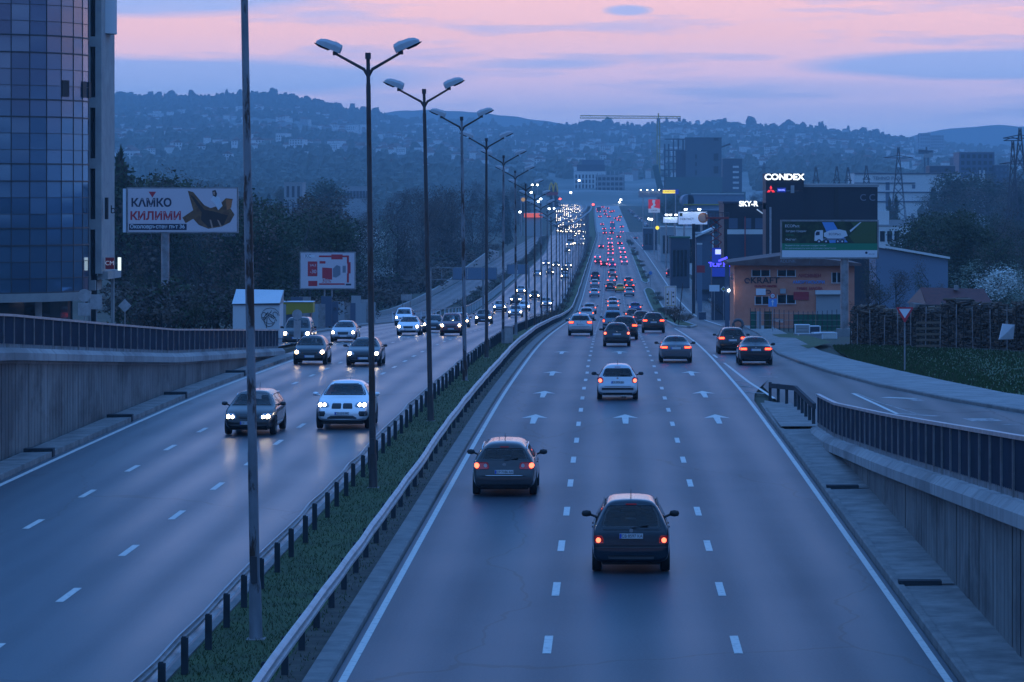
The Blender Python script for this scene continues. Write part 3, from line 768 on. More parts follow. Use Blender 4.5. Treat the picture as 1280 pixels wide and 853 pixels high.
class Body:
    def __init__(s, sp):
        s.sp = sp; s.bm = hull(sp); s.bm.faces.ensure_lookup_table(); s.bvh = BVHTree.FromBMesh(s.bm)
    def depth(s, u, v, ax):
        L_ = s.sp['L']
        if ax == 'rear': o, d = Vector((u,-L_,v)), Vector((0,1,0))
        elif ax == 'front': o, d = Vector((u,L_,v)), Vector((0,-1,0))
        elif ax == 'right': o, d = Vector((2,u,v)), Vector((-1,0,0))
        elif ax == 'left': o, d = Vector((-2,u,v)), Vector((1,0,0))
        elif ax == 'top': o, d = Vector((u,v,4)), Vector((0,0,-1))
        h = s.bvh.ray_cast(o, d)[0]
        return h, d
    def patch(s, rows, ax, off=.008, nu=8, nv=6, skirt=.03, mb=None, mi=0, border=0, mi2=1):
        rows = sorted(rows); mb = mb or MB(); v0, v1 = rows[0][0], rows[-1][0]; G = []
        vv = sorted(set([r[0] for r in rows]+[v0+(v1-v0)*j/nv for j in range(nv+1)]+([v0+border, v1-border] if border else [])))
        last = None; D = []
        for v in vv:
            a, b = rows_at(rows, v); row = []
            us = [a+(b-a)*i/nu for i in range(nu+1)]
            if border and b-a > 3*border: us = [a]+[a+border+(b-a-2*border)*i/(nu-2) for i in range(nu-1)]+[b]
            for u in us:
                h, d = s.depth(u, v, ax)
                if h is None: row.append((u, v, None, d))
                else: row.append((u, v, h, d)); last = h
            G.append(row)
        pts = []
        for row in G:
            good = [r for r in row if r[2] is not None]
            for (u, v, h, d) in row:
                if h is None:
                    if good: g = min(good, key=lambda q: abs(q[0]-u))[2]
                    else: g = last
                    if g is None: g = Vector((0,0,0))
                    h = Vector((u, g.y, v)) if ax in ('rear','front') else (Vector((g.x, u, v)) if ax in ('left','right') else Vector((u, v, g.z)))
                pts.append(h - d*off)
        nc = len(G[0]); nr = len(G); fs = []; ms = []
        a_, b_, c_ = pts[0], pts[nc-1], pts[(nr-1)*nc]
        flip = (b_-a_).cross(c_-a_).dot(G[0][0][3]) > 0
        for j in range(nr-1):
            for i in range(nc-1):
                fs.append((j*nc+i, j*nc+i+1, (j+1)*nc+i+1, (j+1)*nc+i)); ms.append(mi2 if border and (i in (0, nc-2) or j in (0, nr-2)) else mi)
        b0 = len(mb.v)
        for f_, m_ in zip(fs, ms): pass
        mb.v += [tuple(p) for p in pts]
        for f_, m_ in zip(fs, ms): mb.f.append(tuple(k+b0 for k in (reversed(f_) if flip else f_))); mb.m.append(m_); mb.sm.append(True)
        if skirt:
            per = [i for i in range(nc)]+[j*nc+nc-1 for j in range(1, nr)]+[(nr-1)*nc+i for i in reversed(range(nc-1))]+[j*nc for j in reversed(range(1, nr-1))]
            d = G[0][0][3]; q = [pts[k]+d*skirt for k in per]; b1 = len(mb.v); mb.v += [tuple(x) for x in q]; m = len(per)
            for k in range(m):
                mb.f.append((per[k]+b0, per[(k+1)%m]+b0, b1+(k+1)%m, b1+k)); mb.m.append(mi2 if border else mi); mb.sm.append(False)
        return mb
    def cut(s, rows, ax, inset=.0):
        rows = sorted(rows); dele = []
        for f in s.bm.faces:
            if not f.is_valid: continue
            c = f.normal
            if ax == 'rear' and c.y > -.15 or ax == 'front' and c.y < .15 or ax == 'right' and c.x < .3 or ax == 'left' and c.x > -.3: continue
            ok = True
            for v in f.verts:
                u, w = (v.co.x, v.co.z) if ax in ('rear','front') else (v.co.y, v.co.z)
                r = rows_at(rows, w)
                if r is None or not (min(r)+inset <= u <= max(r)-inset): ok = False; break
            if ok: dele.append(f)
        s.dele = getattr(s, 'dele', set()) | set(dele)
    def finish(s):
        for f in s.bm.faces:      # wheel arches
            c = f.calc_center_median()
            if abs(c.x) > s.sp['W']*.36 and abs(f.normal.x) > .3:
                for wy in s.sp['wheels']:
                    if (c.y-wy)**2+(c.z-s.sp['wr'])**2 < (s.sp['wr']+.05)**2: s.dele.add(f)
        bmesh.ops.delete(s.bm, geom=list(s.dele), context='FACES')
        for f in s.bm.faces: f.smooth = True
        me = bpy.data.meshes.new('body'); s.bm.to_mesh(me); return me

def text_mesh(body, size, thick=.004, font=None, align='CENTER', sx=1.0, bold=0):
    c = bpy.data.curves.new('txt', 'FONT'); c.body = body; c.size = size; c.extrude = thick; c.align_x = align; c.align_y = 'CENTER'; c.offset = bold
    o = bpy.data.objects.new('txt', c); col.objects.link(o); o.scale = (sx,1,1)
    dg = bpy.context.evaluated_depsgraph_get(); dg.update()
    me = bpy.data.meshes.new_from_object(o.evaluated_get(dg)); me.transform(Matrix.Diagonal((sx,1,1,1)))
    bpy.data.objects.remove(o); bpy.data.curves.remove(c)
    return me
def text_part(body, size, loc, m, parent, name='lettering', rot=(R(90),0,0), thick=.004, align='CENTER', sx=1.0, bold=0):
    me = text_mesh(body, size, thick, align=align, sx=sx, bold=bold); me.materials.clear(); me.materials.append(m)
    o = bpy.data.objects.new(name, me); col.objects.link(o); o.parent = parent; o.location = loc; o.rotation_euler = rot
    return o

def mirror(rows): return [(v, -b, -a) for v, a, b in rows]
def wheel(t, x, y, r, w, det=True):
    s = 1 if x > 0 else -1
    pf = [(-w/2, r*.62),(-w/2, r*.93),(-w/2+.03, r),(w/2-.03, r),(w/2, r*.93),(w/2, r*.62)]
    def lathe(pf, m, n=20):
        mb = MB(); vs = []; fs = []
        for k in range(n):
            a = 6.28318*k/n
            for dx, rr in pf: vs.append((dx, rr*math.cos(a), rr*math.sin(a)))
        q = len(pf)
        for k in range(n):
            for i in range(q-1): fs.append((k*q+i, k*q+i+1, ((k+1)%n)*q+i+1, ((k+1)%n)*q+i))
        return mb.add(vs, fs, 0, True)
    o = lathe(pf, None).build('wheel', M['tyre'], t, fix=False); o.location = (x, y, r)
    rm = lathe([(s*(w/2-.04), .02),(s*(w/2-.01), r*.15),(s*(w/2-.06), r*.5),(s*(w/2-.005), r*.63)], None, 10).build('rim', M['rim'], o, fix=False)
    return o
def make_car(kind, paint='silver', plate=None):
    sp = SPEC[kind]; B = Body(sp); t = empty('car'); L_, W, H = sp['L'], sp['W'], sp['H']
    M_p = M['paint_'+paint]
    parts = []
    for key, ax, nm in (('rear_win','rear','rear_window'), ('front_win','front','windscreen')):
        rw = sp[key]; B.cut(rw, ax, .02)
        parts.append((nm, B.patch(rw, ax, .007, 12, 8, border=.055 if key == 'rear_win' else .04), [M['car_glass'], M['frit']]))
    for rw in sp['side_win']:
        for ax in ('right','left'):
            B.cut(rw, ax, .02)
            parts.append(('side_window', B.patch(rw, ax, .007, 10, 6, border=.035), [M['car_glass'], M['frit']]))
    for rw in sp.get('tail', []):
        for q in (rw, mirror(rw)): parts.append(('tail_light', B.patch(q, 'rear', .016, 6, 6, .04), [M['tail_red']], sp.get('lit'), q, 'rear'))
    for rw in sp.get('head', []):
        for q in (rw, mirror(rw)): parts.append(('headlight', B.patch(q, 'front', .014, 6, 6, .04), [M['head_glass']], sp.get('beam'), q, 'front'))
    for nm, key, ax, m in (('rear_bumper_trim','rtrim','rear','trim'), ('grille','grille','front','trim'), ('lower_intake','intake','front','trim'), ('tailgate_seam','seam','rear','black'), ('rear_diffuser','diff','rear','trim'), ('bumper_edge','lip','rear','chrome')):
        for rw in sp.get(key, []): parts.append((nm, B.patch(rw, ax, .012, 10, 3, .03), [M[m]]))
    body = B.finish(); body.materials.clear(); body.materials.append(M_p)
    ob = bpy.data.objects.new('body', body); col.objects.link(ob); ob.parent = t
    ob.material_slots[0].link = 'OBJECT'; ob.material_slots[0].material = M_p
    for pt in parts:
        o = pt[1].build(pt[0], pt[2], t, fix=False)
        if len(pt) > 3 and pt[3]:
            q = pt[4]; sgn = 1 if (q[0][1]+q[0][2]) > 0 else -1
            for (bx, bz, br, bm_) in pt[3]:
                # a bulb disc lying on the lamp
                rws = [(bz+br*math.sin(a), sgn*bx-br*math.cos(a), sgn*bx+br*math.cos(a)) for a in (-1.45,-1.1,-.7,-.25,.25,.7,1.1,1.45)]
                if isinstance(bm_, tuple): rws = [(bz-bm_[1], sgn*bx-br, sgn*bx+br), (bz+bm_[1], sgn*bx-br, sgn*bx+br)]; mm_ = bm_[0]
                else: mm_ = bm_
                bb = B.patch(rws, pt[5], .024, 6, 7, .01)
                bb.build('bulb', M[mm_], o, fix=False)
    for wy in sp['wheels']:
        for s in (-1, 1): wheel(t, s*(W/2-.115), wy, sp['wr'], .21)
    # dark wheel wells and underbody
    und = MB().box(-W/2+.24, W/2-.24, -L_/2+.25, L_/2-.25, .20, .34)
    for wy in sp['wheels']:
        for s in (-1,1): und.box(s*(W/2-.26)-.03, s*(W/2-.26)+.03, wy-.42, wy+.42, .2, .75)
    und.build('underbody', M['black'], t)
    # seats seen through the glass
    st = MB(); hz = sp['belt']
    for sx in (-.36, .36):
        for sy, hh in ((.15, hz+.16), (-.85, hz+.08)):
            st.box(sx-.24, sx+.24, sy-.10, sy+.05, .5, hh-.02)
            st.tube([(sx-.13, sy-.03, hh+.12), (sx+.13, sy-.03, hh+.12)], .085, 8)
    st.box(-W/2+.2, W/2-.2, .55, .95, .5, hz-.04)
    st.build('seats', M['seat_cloth'], t)
    # mirrors
    mz, my = sp['belt']+.07, sp.get('mir', .62)
    for s in (-1, 1):
        mb = MB(); x0 = s*(W/2-.06)
        mb.tube([(x0,my,mz-.05),(x0+s*.12,my,mz)], .03, 6)
        c = Vector((x0+s*.19,my,mz+.02)); vs = []; fs = []
        for i, (dy, k) in enumerate(((-.055,.92),(-.045,1),(.03,.85),(.07,.4))):
            for a in range(8): vs.append((c.x+.115*k*math.copysign(abs(math.cos(a*.7854))**.7, math.cos(a*.7854)), c.y+dy, c.z+.075*k*math.copysign(abs(math.sin(a*.7854))**.7, math.sin(a*.7854)+1e-9)))
        for i in range(3):
            for a in range(8): fs.append((i*8+a, i*8+(a+1)%8, i*8+8+(a+1)%8, i*8+8+a))
        fs += [tuple(range(8)), tuple(range(31,23,-1))]
        mb.add(vs, fs, 0, True); mb.build('door_mirror', M['trim'] if paint != 'white' else M_p, t)
    # plates
    for ax, pz in (('rear', sp['plate_r']), ('front', sp['plate_f'])):
        h, d = B.depth(.0, pz, ax); y = h.y if h else (-L_/2 if ax == 'rear' else L_/2)
        o = MB().box(-.26,.26,-.012,.012,-.055,.055).build('number_plate', M['plate'], t)
        o.location = (sp.get('plate_x',0), y+(-.03 if ax == 'rear' else .03), pz)
        if ax == 'front': o.rotation_euler.z = math.pi
        MB().box(-.255,-.215,-.016,-.011,-.05,.05).build('blue_band', M['plate_blue'], o)
        if plate: text_part(plate, .105, (.02,-.013,-.002), M['plate_ink'], o, 'plate_number', thick=.002, sx=.86)
    # brake light, wiper, door handles, emblem
    if 'brake' in sp:
        h, d = B.depth(0, sp['brake'], 'rear')
        if h: MB().box(-.12,.12,h.y-.02,h.y+.02,sp['brake']-.012,sp['brake']+.012).build('high_brake_light', M['tail_red'], t)
    if sp.get('wiper'):
        h0, _ = B.depth(0, sp['wiper'], 'rear'); h1, _ = B.depth(.38, sp['wiper']+.06, 'rear')
        if h0 and h1: MB().tube([(0,h0.y-.03,sp['wiper']),(.38,h1.y-.03,sp['wiper']+.06)], .012, 6).build('rear_wiper', M['trim'], t)
    h, d = B.depth(0, sp.get('embl', sp['belt']-.08), 'rear')
    if h: MB().tube([(0,h.y-.012,sp.get('embl', sp['belt']-.08)),(0,h.y+.02,sp.get('embl', sp['belt']-.08))], .045, 14).build('emblem', M['chrome'], t)
    for s in (-1,1):
        for yy in (-.55,.35):
            hh, _ = B.depth(yy, sp['belt']-.10, 'right')
            if hh: MB().box(s*hh.x-.02, s*hh.x+.02, yy-.09, yy+.09, sp['belt']-.115, sp['belt']-.085).build('door_handle', M['trim'], t)
    if sp.get('rails'):
        for s in (-1,1):
            x = s*(W/2-.28); pts = []
            for yy in (sp['rails'][0], sp['rails'][0]+.15, 0, sp['rails'][1]-.15, sp['rails'][1]):
                h, _ = B.depth(x, yy, 'top'); e = yy in sp['rails']
                if h: pts.append((x, yy, h.z+(.0 if e else .055)))
            MB().tube(pts, .018, 6).build('roof_rail', M[sp.get('railm','chrome')], t)
    h, _ = B.depth(0, sp.get('ant', -1.2), 'top')
    if h: MB().tube([(0,h.y,h.z-.01),(0,h.y-.12,h.z+.20)], [.012,.004], 5).build('aerial', M['trim'], t)
    return t

def rw(*a): return list(a)
SPEC = {}
SPEC['mpv'] = dict(L=4.2, W=1.75, H=1.62, belt=1.02, wedge=.03, tum=.20, zb=.22, wr=.32, wheels=(-1.28,1.32), kr=.06, kf=.18,
  prof=[(-2.10,.50),(-2.09,.62),(-2.07,.82),(-2.05,.96),(-1.98,1.08),(-1.85,1.34),(-1.70,1.53),(-1.5,1.585),(-1.0,1.62),(-.4,1.635),(.2,1.60),(.55,1.50),(.9,1.30),(1.22,1.10),(1.45,1.02),(1.85,.92),(2.0,.80),(2.07,.66),(2.1,.52)],
  rear_win=[(1.03,-.60,.60),(1.06,-.66,.66),(1.30,-.61,.61),(1.47,-.52,.52),(1.50,-.46,.46)], front_win=[(1.10,-.66,.66),(1.50,-.52,.52)],
  side_win=[[(1.06,-1.72,-.72),(1.45,-1.55,-.72)],[(1.06,-.66,1.0),(1.2,-.66,.75),(1.46,-.66,.40)]],
  tail=[[(.70,.62,.84),(.80,.62,.845),(.86,.66,.84)]], lit=[(.725,.765,.055,'tail_hot')],
  head=[[(.66,.42,.80),(.82,.50,.76)]], beam=[(.62,.74,.07,'head_lit')], grille=[[(.62,-.40,.40),(.78,-.36,.36)]], intake=[[(.34,-.55,.55),(.48,-.6,.6)]],
  rtrim=[[(.60,-.80,.80),(.645,-.80,.80)]], seam=[[(.985,-.62,.62),(.995,-.62,.62)]], diff=[[(.36,-.5,.5),(.43,-.52,.52)]], plate_r=.855, plate_f=.50, wiper=1.03, brake=1.53, embl=.97, rails=(-1.4,.2), railm='trim')
SPEC['wagon'] = dict(L=4.75, W=1.82, H=1.50, belt=.96, wedge=.05, tum=.24, zb=.20, wr=.32, wheels=(-1.42,1.38), kr=.12, kf=.2,
  prof=[(-2.37,.48),(-2.36,.60),(-2.32,.72),(-2.24,.84),(-2.20,.98),(-2.08,1.16),(-1.95,1.34),(-1.8,1.42),(-1.2,1.48),(-.4,1.50),(.2,1.48),(.5,1.41),(.85,1.22),(1.2,1.02),(1.4,.97),(1.9,.87),(2.2,.74),(2.33,.60),(2.37,.46)],
  rear_win=[(1.02,-.62,.62),(1.05,-.67,.67),(1.30,-.56,.56),(1.335,-.48,.48)], front_win=[(1.02,-.70,.70),(1.42,-.54,.54)],
  side_win=[[(1.03,-2.0,-1.2),(1.32,-1.85,-1.2)],[(1.01,-1.12,-.2),(1.36,-1.12,-.2)],[(1.00,-.12,1.0),(1.15,-.12,.72),(1.36,-.12,.36)]],
  tail=[[(.78,.44,.78),(.82,.42,.86),(.92,.44,.86),(.96,.48,.82)]], lit=[(.765,.875,.072,'tail_hot'),(.52,.875,.05,'tail_clear')],
  head=[[(.60,.42,.84),(.68,.42,.86),(.78,.52,.82)]], beam=[(.70,.68,.065,'head_cool'),(.54,.67,.05,'head_cool')], grille=[[(.62,-.30,.30),(.74,-.34,.34)]], intake=[[(.28,-.7,.7),(.40,-.7,.7)]],
  rtrim=[], seam=[[(.575,-.60,.60),(.590,-.60,.60)]], diff=[[(.26,-.8,.8),(.36,-.8,.8)]], lip=[[(.60,-.52,.52),(.615,-.52,.52)]], plate_r=.70, plate_f=.46, wiper=1.02, brake=1.37, embl=.90, rails=(-1.8,.3))
SPEC['hatch'] = dict(L=4.03, W=1.74, H=1.48, belt=.93, wedge=.05, tum=.22, zb=.20, wr=.31, wheels=(-1.24,1.28), kr=.10, kf=.2,
  prof=[(-2.01,.46),(-2.01,.58),(-1.98,.68),(-1.90,.78),(-1.86,.92),(-1.74,1.10),(-1.55,1.32),(-1.38,1.41),(-.9,1.46),(-.2,1.48),(.2,1.46),(.5,1.37),(.85,1.18),(1.2,.98),(1.4,.93),(1.8,.82),(1.93,.70),(1.99,.58),(2.01,.44)],
  rear_win=[(.99,-.56,.56),(1.03,-.63,.63),(1.28,-.54,.54),(1.33,-.46,.46)], front_win=[(1.0,-.66,.66),(1.38,-.52,.52)],
  side_win=[[(1.0,-1.5,-.5),(1.30,-1.35,-.5)],[(.98,-.42,.95),(1.12,-.42,.70),(1.35,-.42,.36)]],
  tail=[[(.74,.64,.80),(.78,.60,.84),(.90,.60,.84),(.98,.68,.80)]], lit=[(.725,.83,.075,'tail_hot')],
  head=[[(.56,.50,.82),(.64,.46,.84),(.80,.60,.80)]], beam=[(.66,.66,.085,'head_lit')], grille=[[(.56,-.36,.36),(.66,-.40,.40)]], intake=[[(.28,-.6,.6),(.42,-.64,.64)]],
  rtrim=[[(.44,-.82,.82),(.53,-.82,.82)]], seam=[[(.58,-.55,.55),(.592,-.55,.55)]], diff=[[(.26,-.6,.6),(.33,-.6,.6)]], plate_r=.76, plate_f=.44, wiper=1.01, brake=1.38, embl=.92)
SPEC['sedan'] = dict(L=4.65, W=1.80, H=1.45, belt=.93, wedge=.05, tum=.25, zb=.19, wr=.32, wheels=(-1.36,1.40), kr=.13, kf=.2,
  prof=[(-2.32,.46),(-2.32,.60),(-2.30,.78),(-2.24,.97),(-2.15,1.02),(-1.75,1.06),(-1.60,1.10),(-1.30,1.26),(-1.05,1.37),(-.7,1.43),(-.1,1.45),(.25,1.42),(.55,1.33),(.9,1.15),(1.22,.98),(1.42,.93),(1.9,.84),(2.2,.72),(2.29,.60),(2.32,.44)],
  rear_win=[(1.13,-.60,.60),(1.16,-.64,.64),(1.34,-.54,.54),(1.375,-.48,.48)], front_win=[(1.0,-.68,.68),(1.38,-.54,.54)],
  side_win=[[(1.02,-1.35,-.35),(1.2,-1.25,-.35),(1.31,-1.0,-.35)],[(.98,-.27,1.0),(1.12,-.27,.74),(1.33,-.27,.40)]],
  tail=[[(.76,.46,.80),(.80,.42,.86),(.90,.44,.86),(.935,.50,.82)]], lit=[(.66,.85,.18,('tail_lit',.045))],
  head=[[(.58,.46,.84),(.66,.44,.86),(.76,.56,.82)]], beam=[(.68,.665,.085,'head_cool')], grille=[[(.52,-.34,.34),(.70,-.38,.38)]], intake=[[(.26,-.7,.7),(.38,-.7,.7)]],
  seam=[[(.60,-.62,.62),(.612,-.62,.62)]], diff=[[(.27,-.6,.6),(.36,-.6,.6)]], plate_r=.80, plate_f=.42, brake=1.385, embl=.92)
SPEC['suv'] = dict(L=4.6, W=1.90, H=1.68, belt=1.08, wedge=.04, tum=.22, zb=.28, wr=.37, wheels=(-1.36,1.38), kr=.10, kf=.17,
  prof=[(-2.30,.56),(-2.30,.70),(-2.26,.84),(-2.17,.98),(-2.14,1.12),(-2.0,1.34),(-1.86,1.52),(-1.7,1.60),(-1.1,1.66),(-.3,1.68),(.2,1.66),(.5,1.58),(.85,1.38),(1.2,1.17),(1.4,1.10),(1.9,1.02),(2.15,.90),(2.26,.74),(2.30,.54)],
  rear_win=[(1.16,-.62,.62),(1.20,-.68,.68),(1.46,-.58,.58),(1.505,-.50,.50)], front_win=[(1.18,-.70,.70),(1.58,-.56,.56)],
  side_win=[[(1.16,-1.85,-1.15),(1.46,-1.72,-1.15)],[(1.15,-1.07,-.2),(1.52,-1.07,-.2)],[(1.14,-.12,.98),(1.28,-.12,.72),(1.52,-.12,.36)]],
  tail=[[(.92,.50,.84),(.96,.46,.90),(1.07,.48,.90),(1.11,.54,.86)]], lit=[(.70,1.02,.16,('tail_lit',.055))],
  head=[[(.78,.48,.88),(.86,.46,.90),(.98,.56,.86)]], beam=[(.76,.88,.075,'head_cool'),(.60,.88,.06,'head_cool')], grille=[[(.76,-.36,-.02),(.93,-.34,-.03)],[(.76,.02,.36),(.93,.03,.34)]], intake=[[(.40,-.48,.48),(.56,-.58,.58)],[(.56,-.84,-.62),(.70,-.82,-.62)],[(.56,.62,.84),(.70,.62,.82)]],
  seam=[[(.70,-.66,.66),(.712,-.66,.66)]], diff=[[(.38,-.80,.80),(.48,-.82,.82)]], plate_r=.88, plate_f=.62, wiper=1.16, brake=1.55, embl=1.06, rails=(-1.7,.3), railm='trim')
SPEC['coupe_suv'] = dict(L=4.88, W=1.98, H=1.69, belt=1.12, wedge=.06, tum=.28, zb=.27, wr=.40, wheels=(-1.46,1.46), kr=.12, kf=.18,
  prof=[(-2.43,.56),(-2.43,.70),(-2.38,.95),(-2.30,1.14),(-2.1,1.22),(-1.7,1.38),(-1.2,1.55),(-.7,1.65),(-.2,1.69),(.15,1.67),(.5,1.58),(.9,1.37),(1.26,1.19),(1.5,1.14),(2.0,1.05),(2.25,.94),(2.38,.78),(2.43,.56)],
  rear_win=[(1.27,-.6,.6),(1.5,-.5,.5)], front_win=[(1.20,-.76,.76),(1.23,-.78,.78),(1.56,-.62,.62),(1.60,-.56,.56)],
  side_win=[[(1.2,-1.3,-.3),(1.46,-.9,-.3)],[(1.18,-.22,1.05),(1.32,-.22,.78),(1.54,-.22,.40)]],
  tail=[[(.9,.5,.9),(1.05,.5,.9)]], lit=[(.7,.98,.15,('tail_lit',.04))],
  head=[[(.82,.52,.88),(.87,.46,.92),(.96,.50,.93),(1.0,.62,.88)]], beam=[(.80,.905,.062,'head_cool'),(.64,.905,.055,'head_cool')],
  grille=[[(.77,-.36,-.05),(.80,-.38,-.03),(.93,-.36,-.03),(.96,-.33,-.06)],[(.77,.05,.36),(.80,.03,.38),(.93,.03,.36),(.96,.06,.33)]],
  intake=[[(.36,-.50,.50),(.44,-.54,.54),(.52,-.40,.40)],[(.50,-.90,-.64),(.60,-.91,-.60),(.68,-.88,-.62)],[(.50,.64,.90),(.60,.60,.91),(.68,.62,.88)]], plate_r=.8, plate_f=.60, embl=1.1)
SPEC['van'] = dict(L=4.4, W=1.83, H=1.85, belt=1.12, wedge=.0, tum=.14, zb=.24, wr=.33, wheels=(-1.35,1.45), kr=.04, kf=.16,
  prof=[(-2.20,.56),(-2.20,.75),(-2.18,1.0),(-2.15,1.2),(-2.10,1.55),(-2.03,1.76),(-1.9,1.82),(-1.0,1.85),(0,1.85),(.4,1.80),(.65,1.68),(.95,1.45),(1.25,1.22),(1.5,1.12),(1.9,1.0),(2.1,.84),(2.18,.68),(2.20,.50)],
  rear_win=[(1.15,-.62,.62),(1.2,-.66,.66),(1.62,-.60,.60),(1.66,-.54,.54)], front_win=[(1.20,-.72,.72),(1.68,-.60,.60)],
  side_win=[[(1.18,-1.9,-.6),(1.58,-1.85,-.6)],[(1.18,-.5,1.0),(1.35,-.5,.80),(1.62,-.5,.45)]],
  tail=[[(.80,.72,.90),(1.10,.74,.90)]], lit=[(.80,.9,.06,('tail_lit',.08))],
  head=[[(.72,.50,.84),(.82,.46,.86),(.98,.62,.84)]], beam=[(.70,.84,.10,'head_lit')], grille=[[(.70,-.40,.40),(.84,-.42,.42)]], intake=[[(.34,-.6,.6),(.52,-.66,.66)]],
  rtrim=[[(.44,-.86,.86),(.62,-.86,.86)]], plate_r=.72, plate_f=.56, embl=.98, brake=1.76)

def pnt(o, paint):
    for c in o.children:
        if c.name.split('.')[0] == 'body': c.material_slots[0].link = 'OBJECT'; c.material_slots[0].material = M['paint_'+paint]
        if c.name.split('.')[0] == 'door_mirror' : 
            pass
PROTO = {}
def car(kind, paint, px, py, label, cat='car', group=None, ahead=True, rz=0.0, name='car', scale=1.0, plate=None, X=None, Y=None):
    """px,py: photo pixel of the middle of the bottom of the nearest bumper."""
    if plate is not None: o = make_car(kind, paint, plate)
    elif kind in PROTO: o = copy_tree(PROTO[kind])
    else: o = make_car(kind, paint); PROTO[kind] = o
    pnt(o, paint)
    if Y is None:
        Y0 = gy(py); Xc = wx(px, Y0)
    else: Y0 = Y; Xc = X if X is not None else wx(px, Y)
    L_ = SPEC[kind]['L']; Yc = Y0+L_/2*scale
    dz = (prof(Yc+1)-prof(Yc-1))/2
    dx = (shift(Yc+5)-shift(Yc-5))/10
    o.location = (Xc, Yc, prof(Yc)+.004)
    o.rotation_mode = 'XYZ'
    o.rotation_euler = (math.atan(dz)*(1 if ahead else -1), 0, (0 if ahead else math.pi)-math.atan(dx)+rz)
    o.scale = (scale,)*3
    o.name = name
    tag(o, label, cat, group)
    return o
G1 = 'cars driving away on the right carriageway'; G2 = 'cars coming towards the camera on the left carriageway'
car('mpv','teal',789,719,'dark teal people carrier with lit red tail lamps, closest car to the camera',group=G1,plate='CB 8597 KA')
car('wagon','grey',630,622,'dark grey estate car with chrome roof rails and round red tail lamps, left lane',group=G1,plate='CP 7186 AA')
car('hatch','lightsilver',772,501,'light silver hatchback alone in the middle lane over the white arrows',group=G1,plate='CA 2074 BH')
car('sedan','midgrey',845,454,'grey saloon car in the third lane left of the slip road',group=G1)
car('suv','black',916,443,'dark hatchback with pale roof turning in ahead of the black saloon on the slip road',group=G1,scale=.93)
car('sedan','black',945,457,'black saloon with glowing orange left tail lamp on the slip road',group=G1,scale=1.03)
car('hatch','charcoal',771,433.5,'dark grey hatchback with pale roof in front of a black four wheel drive',group=G1,scale=1.03)
car('suv','black',781,425,'black four wheel drive half hidden behind the dark grey hatchback',group=G1,scale=1.0)
car('suv','silver',725.5,420,'pale silver four wheel drive in the left lane beside the wavy guardrail',group=G1)
car('suv','black',817,416.5,'black four wheel drive in the third lane beside the traffic island tip',group=G1,scale=.98)
car('van','skyblue',766,414,'pale blue minivan peeking out left of the black four wheel drive','car',G1,scale=.95)
car('wagon','charcoal',802,408.5,'dark estate car just behind the black four wheel drive near the island tip',group=G1)
car('hatch','silver',733,401,'silver hatchback with bright brake lamps ahead of the pale four wheel drive',group=G1,scale=1.05)
car('wagon','silver',737,393,'silver estate car in the left lane just past the one with bright brake lamps',group=G1,scale=1.05)
car('hatch','silver',766.5,389.5,'grey hatchback in the middle lane with another silver car right ahead of it',group=G1,scale=1.05)
car('hatch','lightsilver',766,384,'silver car in the middle lane tucked behind a grey hatchback',group=G1,scale=1.05)
car('hatch','blue',794,391.5,'blue grey hatchback with lit high brake lamp in the right lane',group=G1,scale=1.05)
car('wagon','charcoal',790,401,'dark small car squeezed left of the dark estate near the island',group=G1,scale=.9)
car('hatch','lightsilver',743,371.5,'white hatchback in the left lane, behind a second pale hatchback',group=G1)
car('hatch','silver',743.5,359.5,'pale silver hatchback in the left lane following a dark blue van',group=G1)
car('van','navy',744,350,'dark blue van in the left lane ahead of two pale hatchbacks','van',G1,scale=.95)
car('hatch','charcoal',762.5,363.5,'dark car beside the yellow taxi in the middle lane',group=G1)
car('wagon','yellow',775,365.5,'yellow taxi estate in the queue between dark and silver cars','taxi',G1)
car('hatch','silver',786.5,370.5,'silver hatchback without lit lamps right of the yellow taxi',group=G1)
car('sedan','charcoal',787.5,362.5,'dark saloon in the right lane directly ahead of the silver unlit hatchback',group=G1)
car('suv','midgrey',785.5,356.5,'grey four wheel drive in the right lane, two ahead of the silver unlit hatchback',group=G1,scale=.95)
car('sedan','silver',764,356,'silver saloon in the middle lane just ahead of a dark car beside the taxi',group=G1)
car('hatch','red',766.5,351,'dark red hatchback in the middle lane queue ahead of the taxi',group=G1)
car('van','silver',765,345,'pale van in the middle lane queue well ahead of the taxi','van',G1,scale=.9)
car('van','navy',838,347,'dark blue van alone on the service road beyond the islands','van','cars on the right service road')
car('hatch','silver',806,310,'silver car with red lamps alone far up the service road','car','cars on the right service road')
car('hatch','charcoal',794.5,299.5,'small dark car farthest up the service road near the end of the island','car','cars on the right service road',scale=.8)
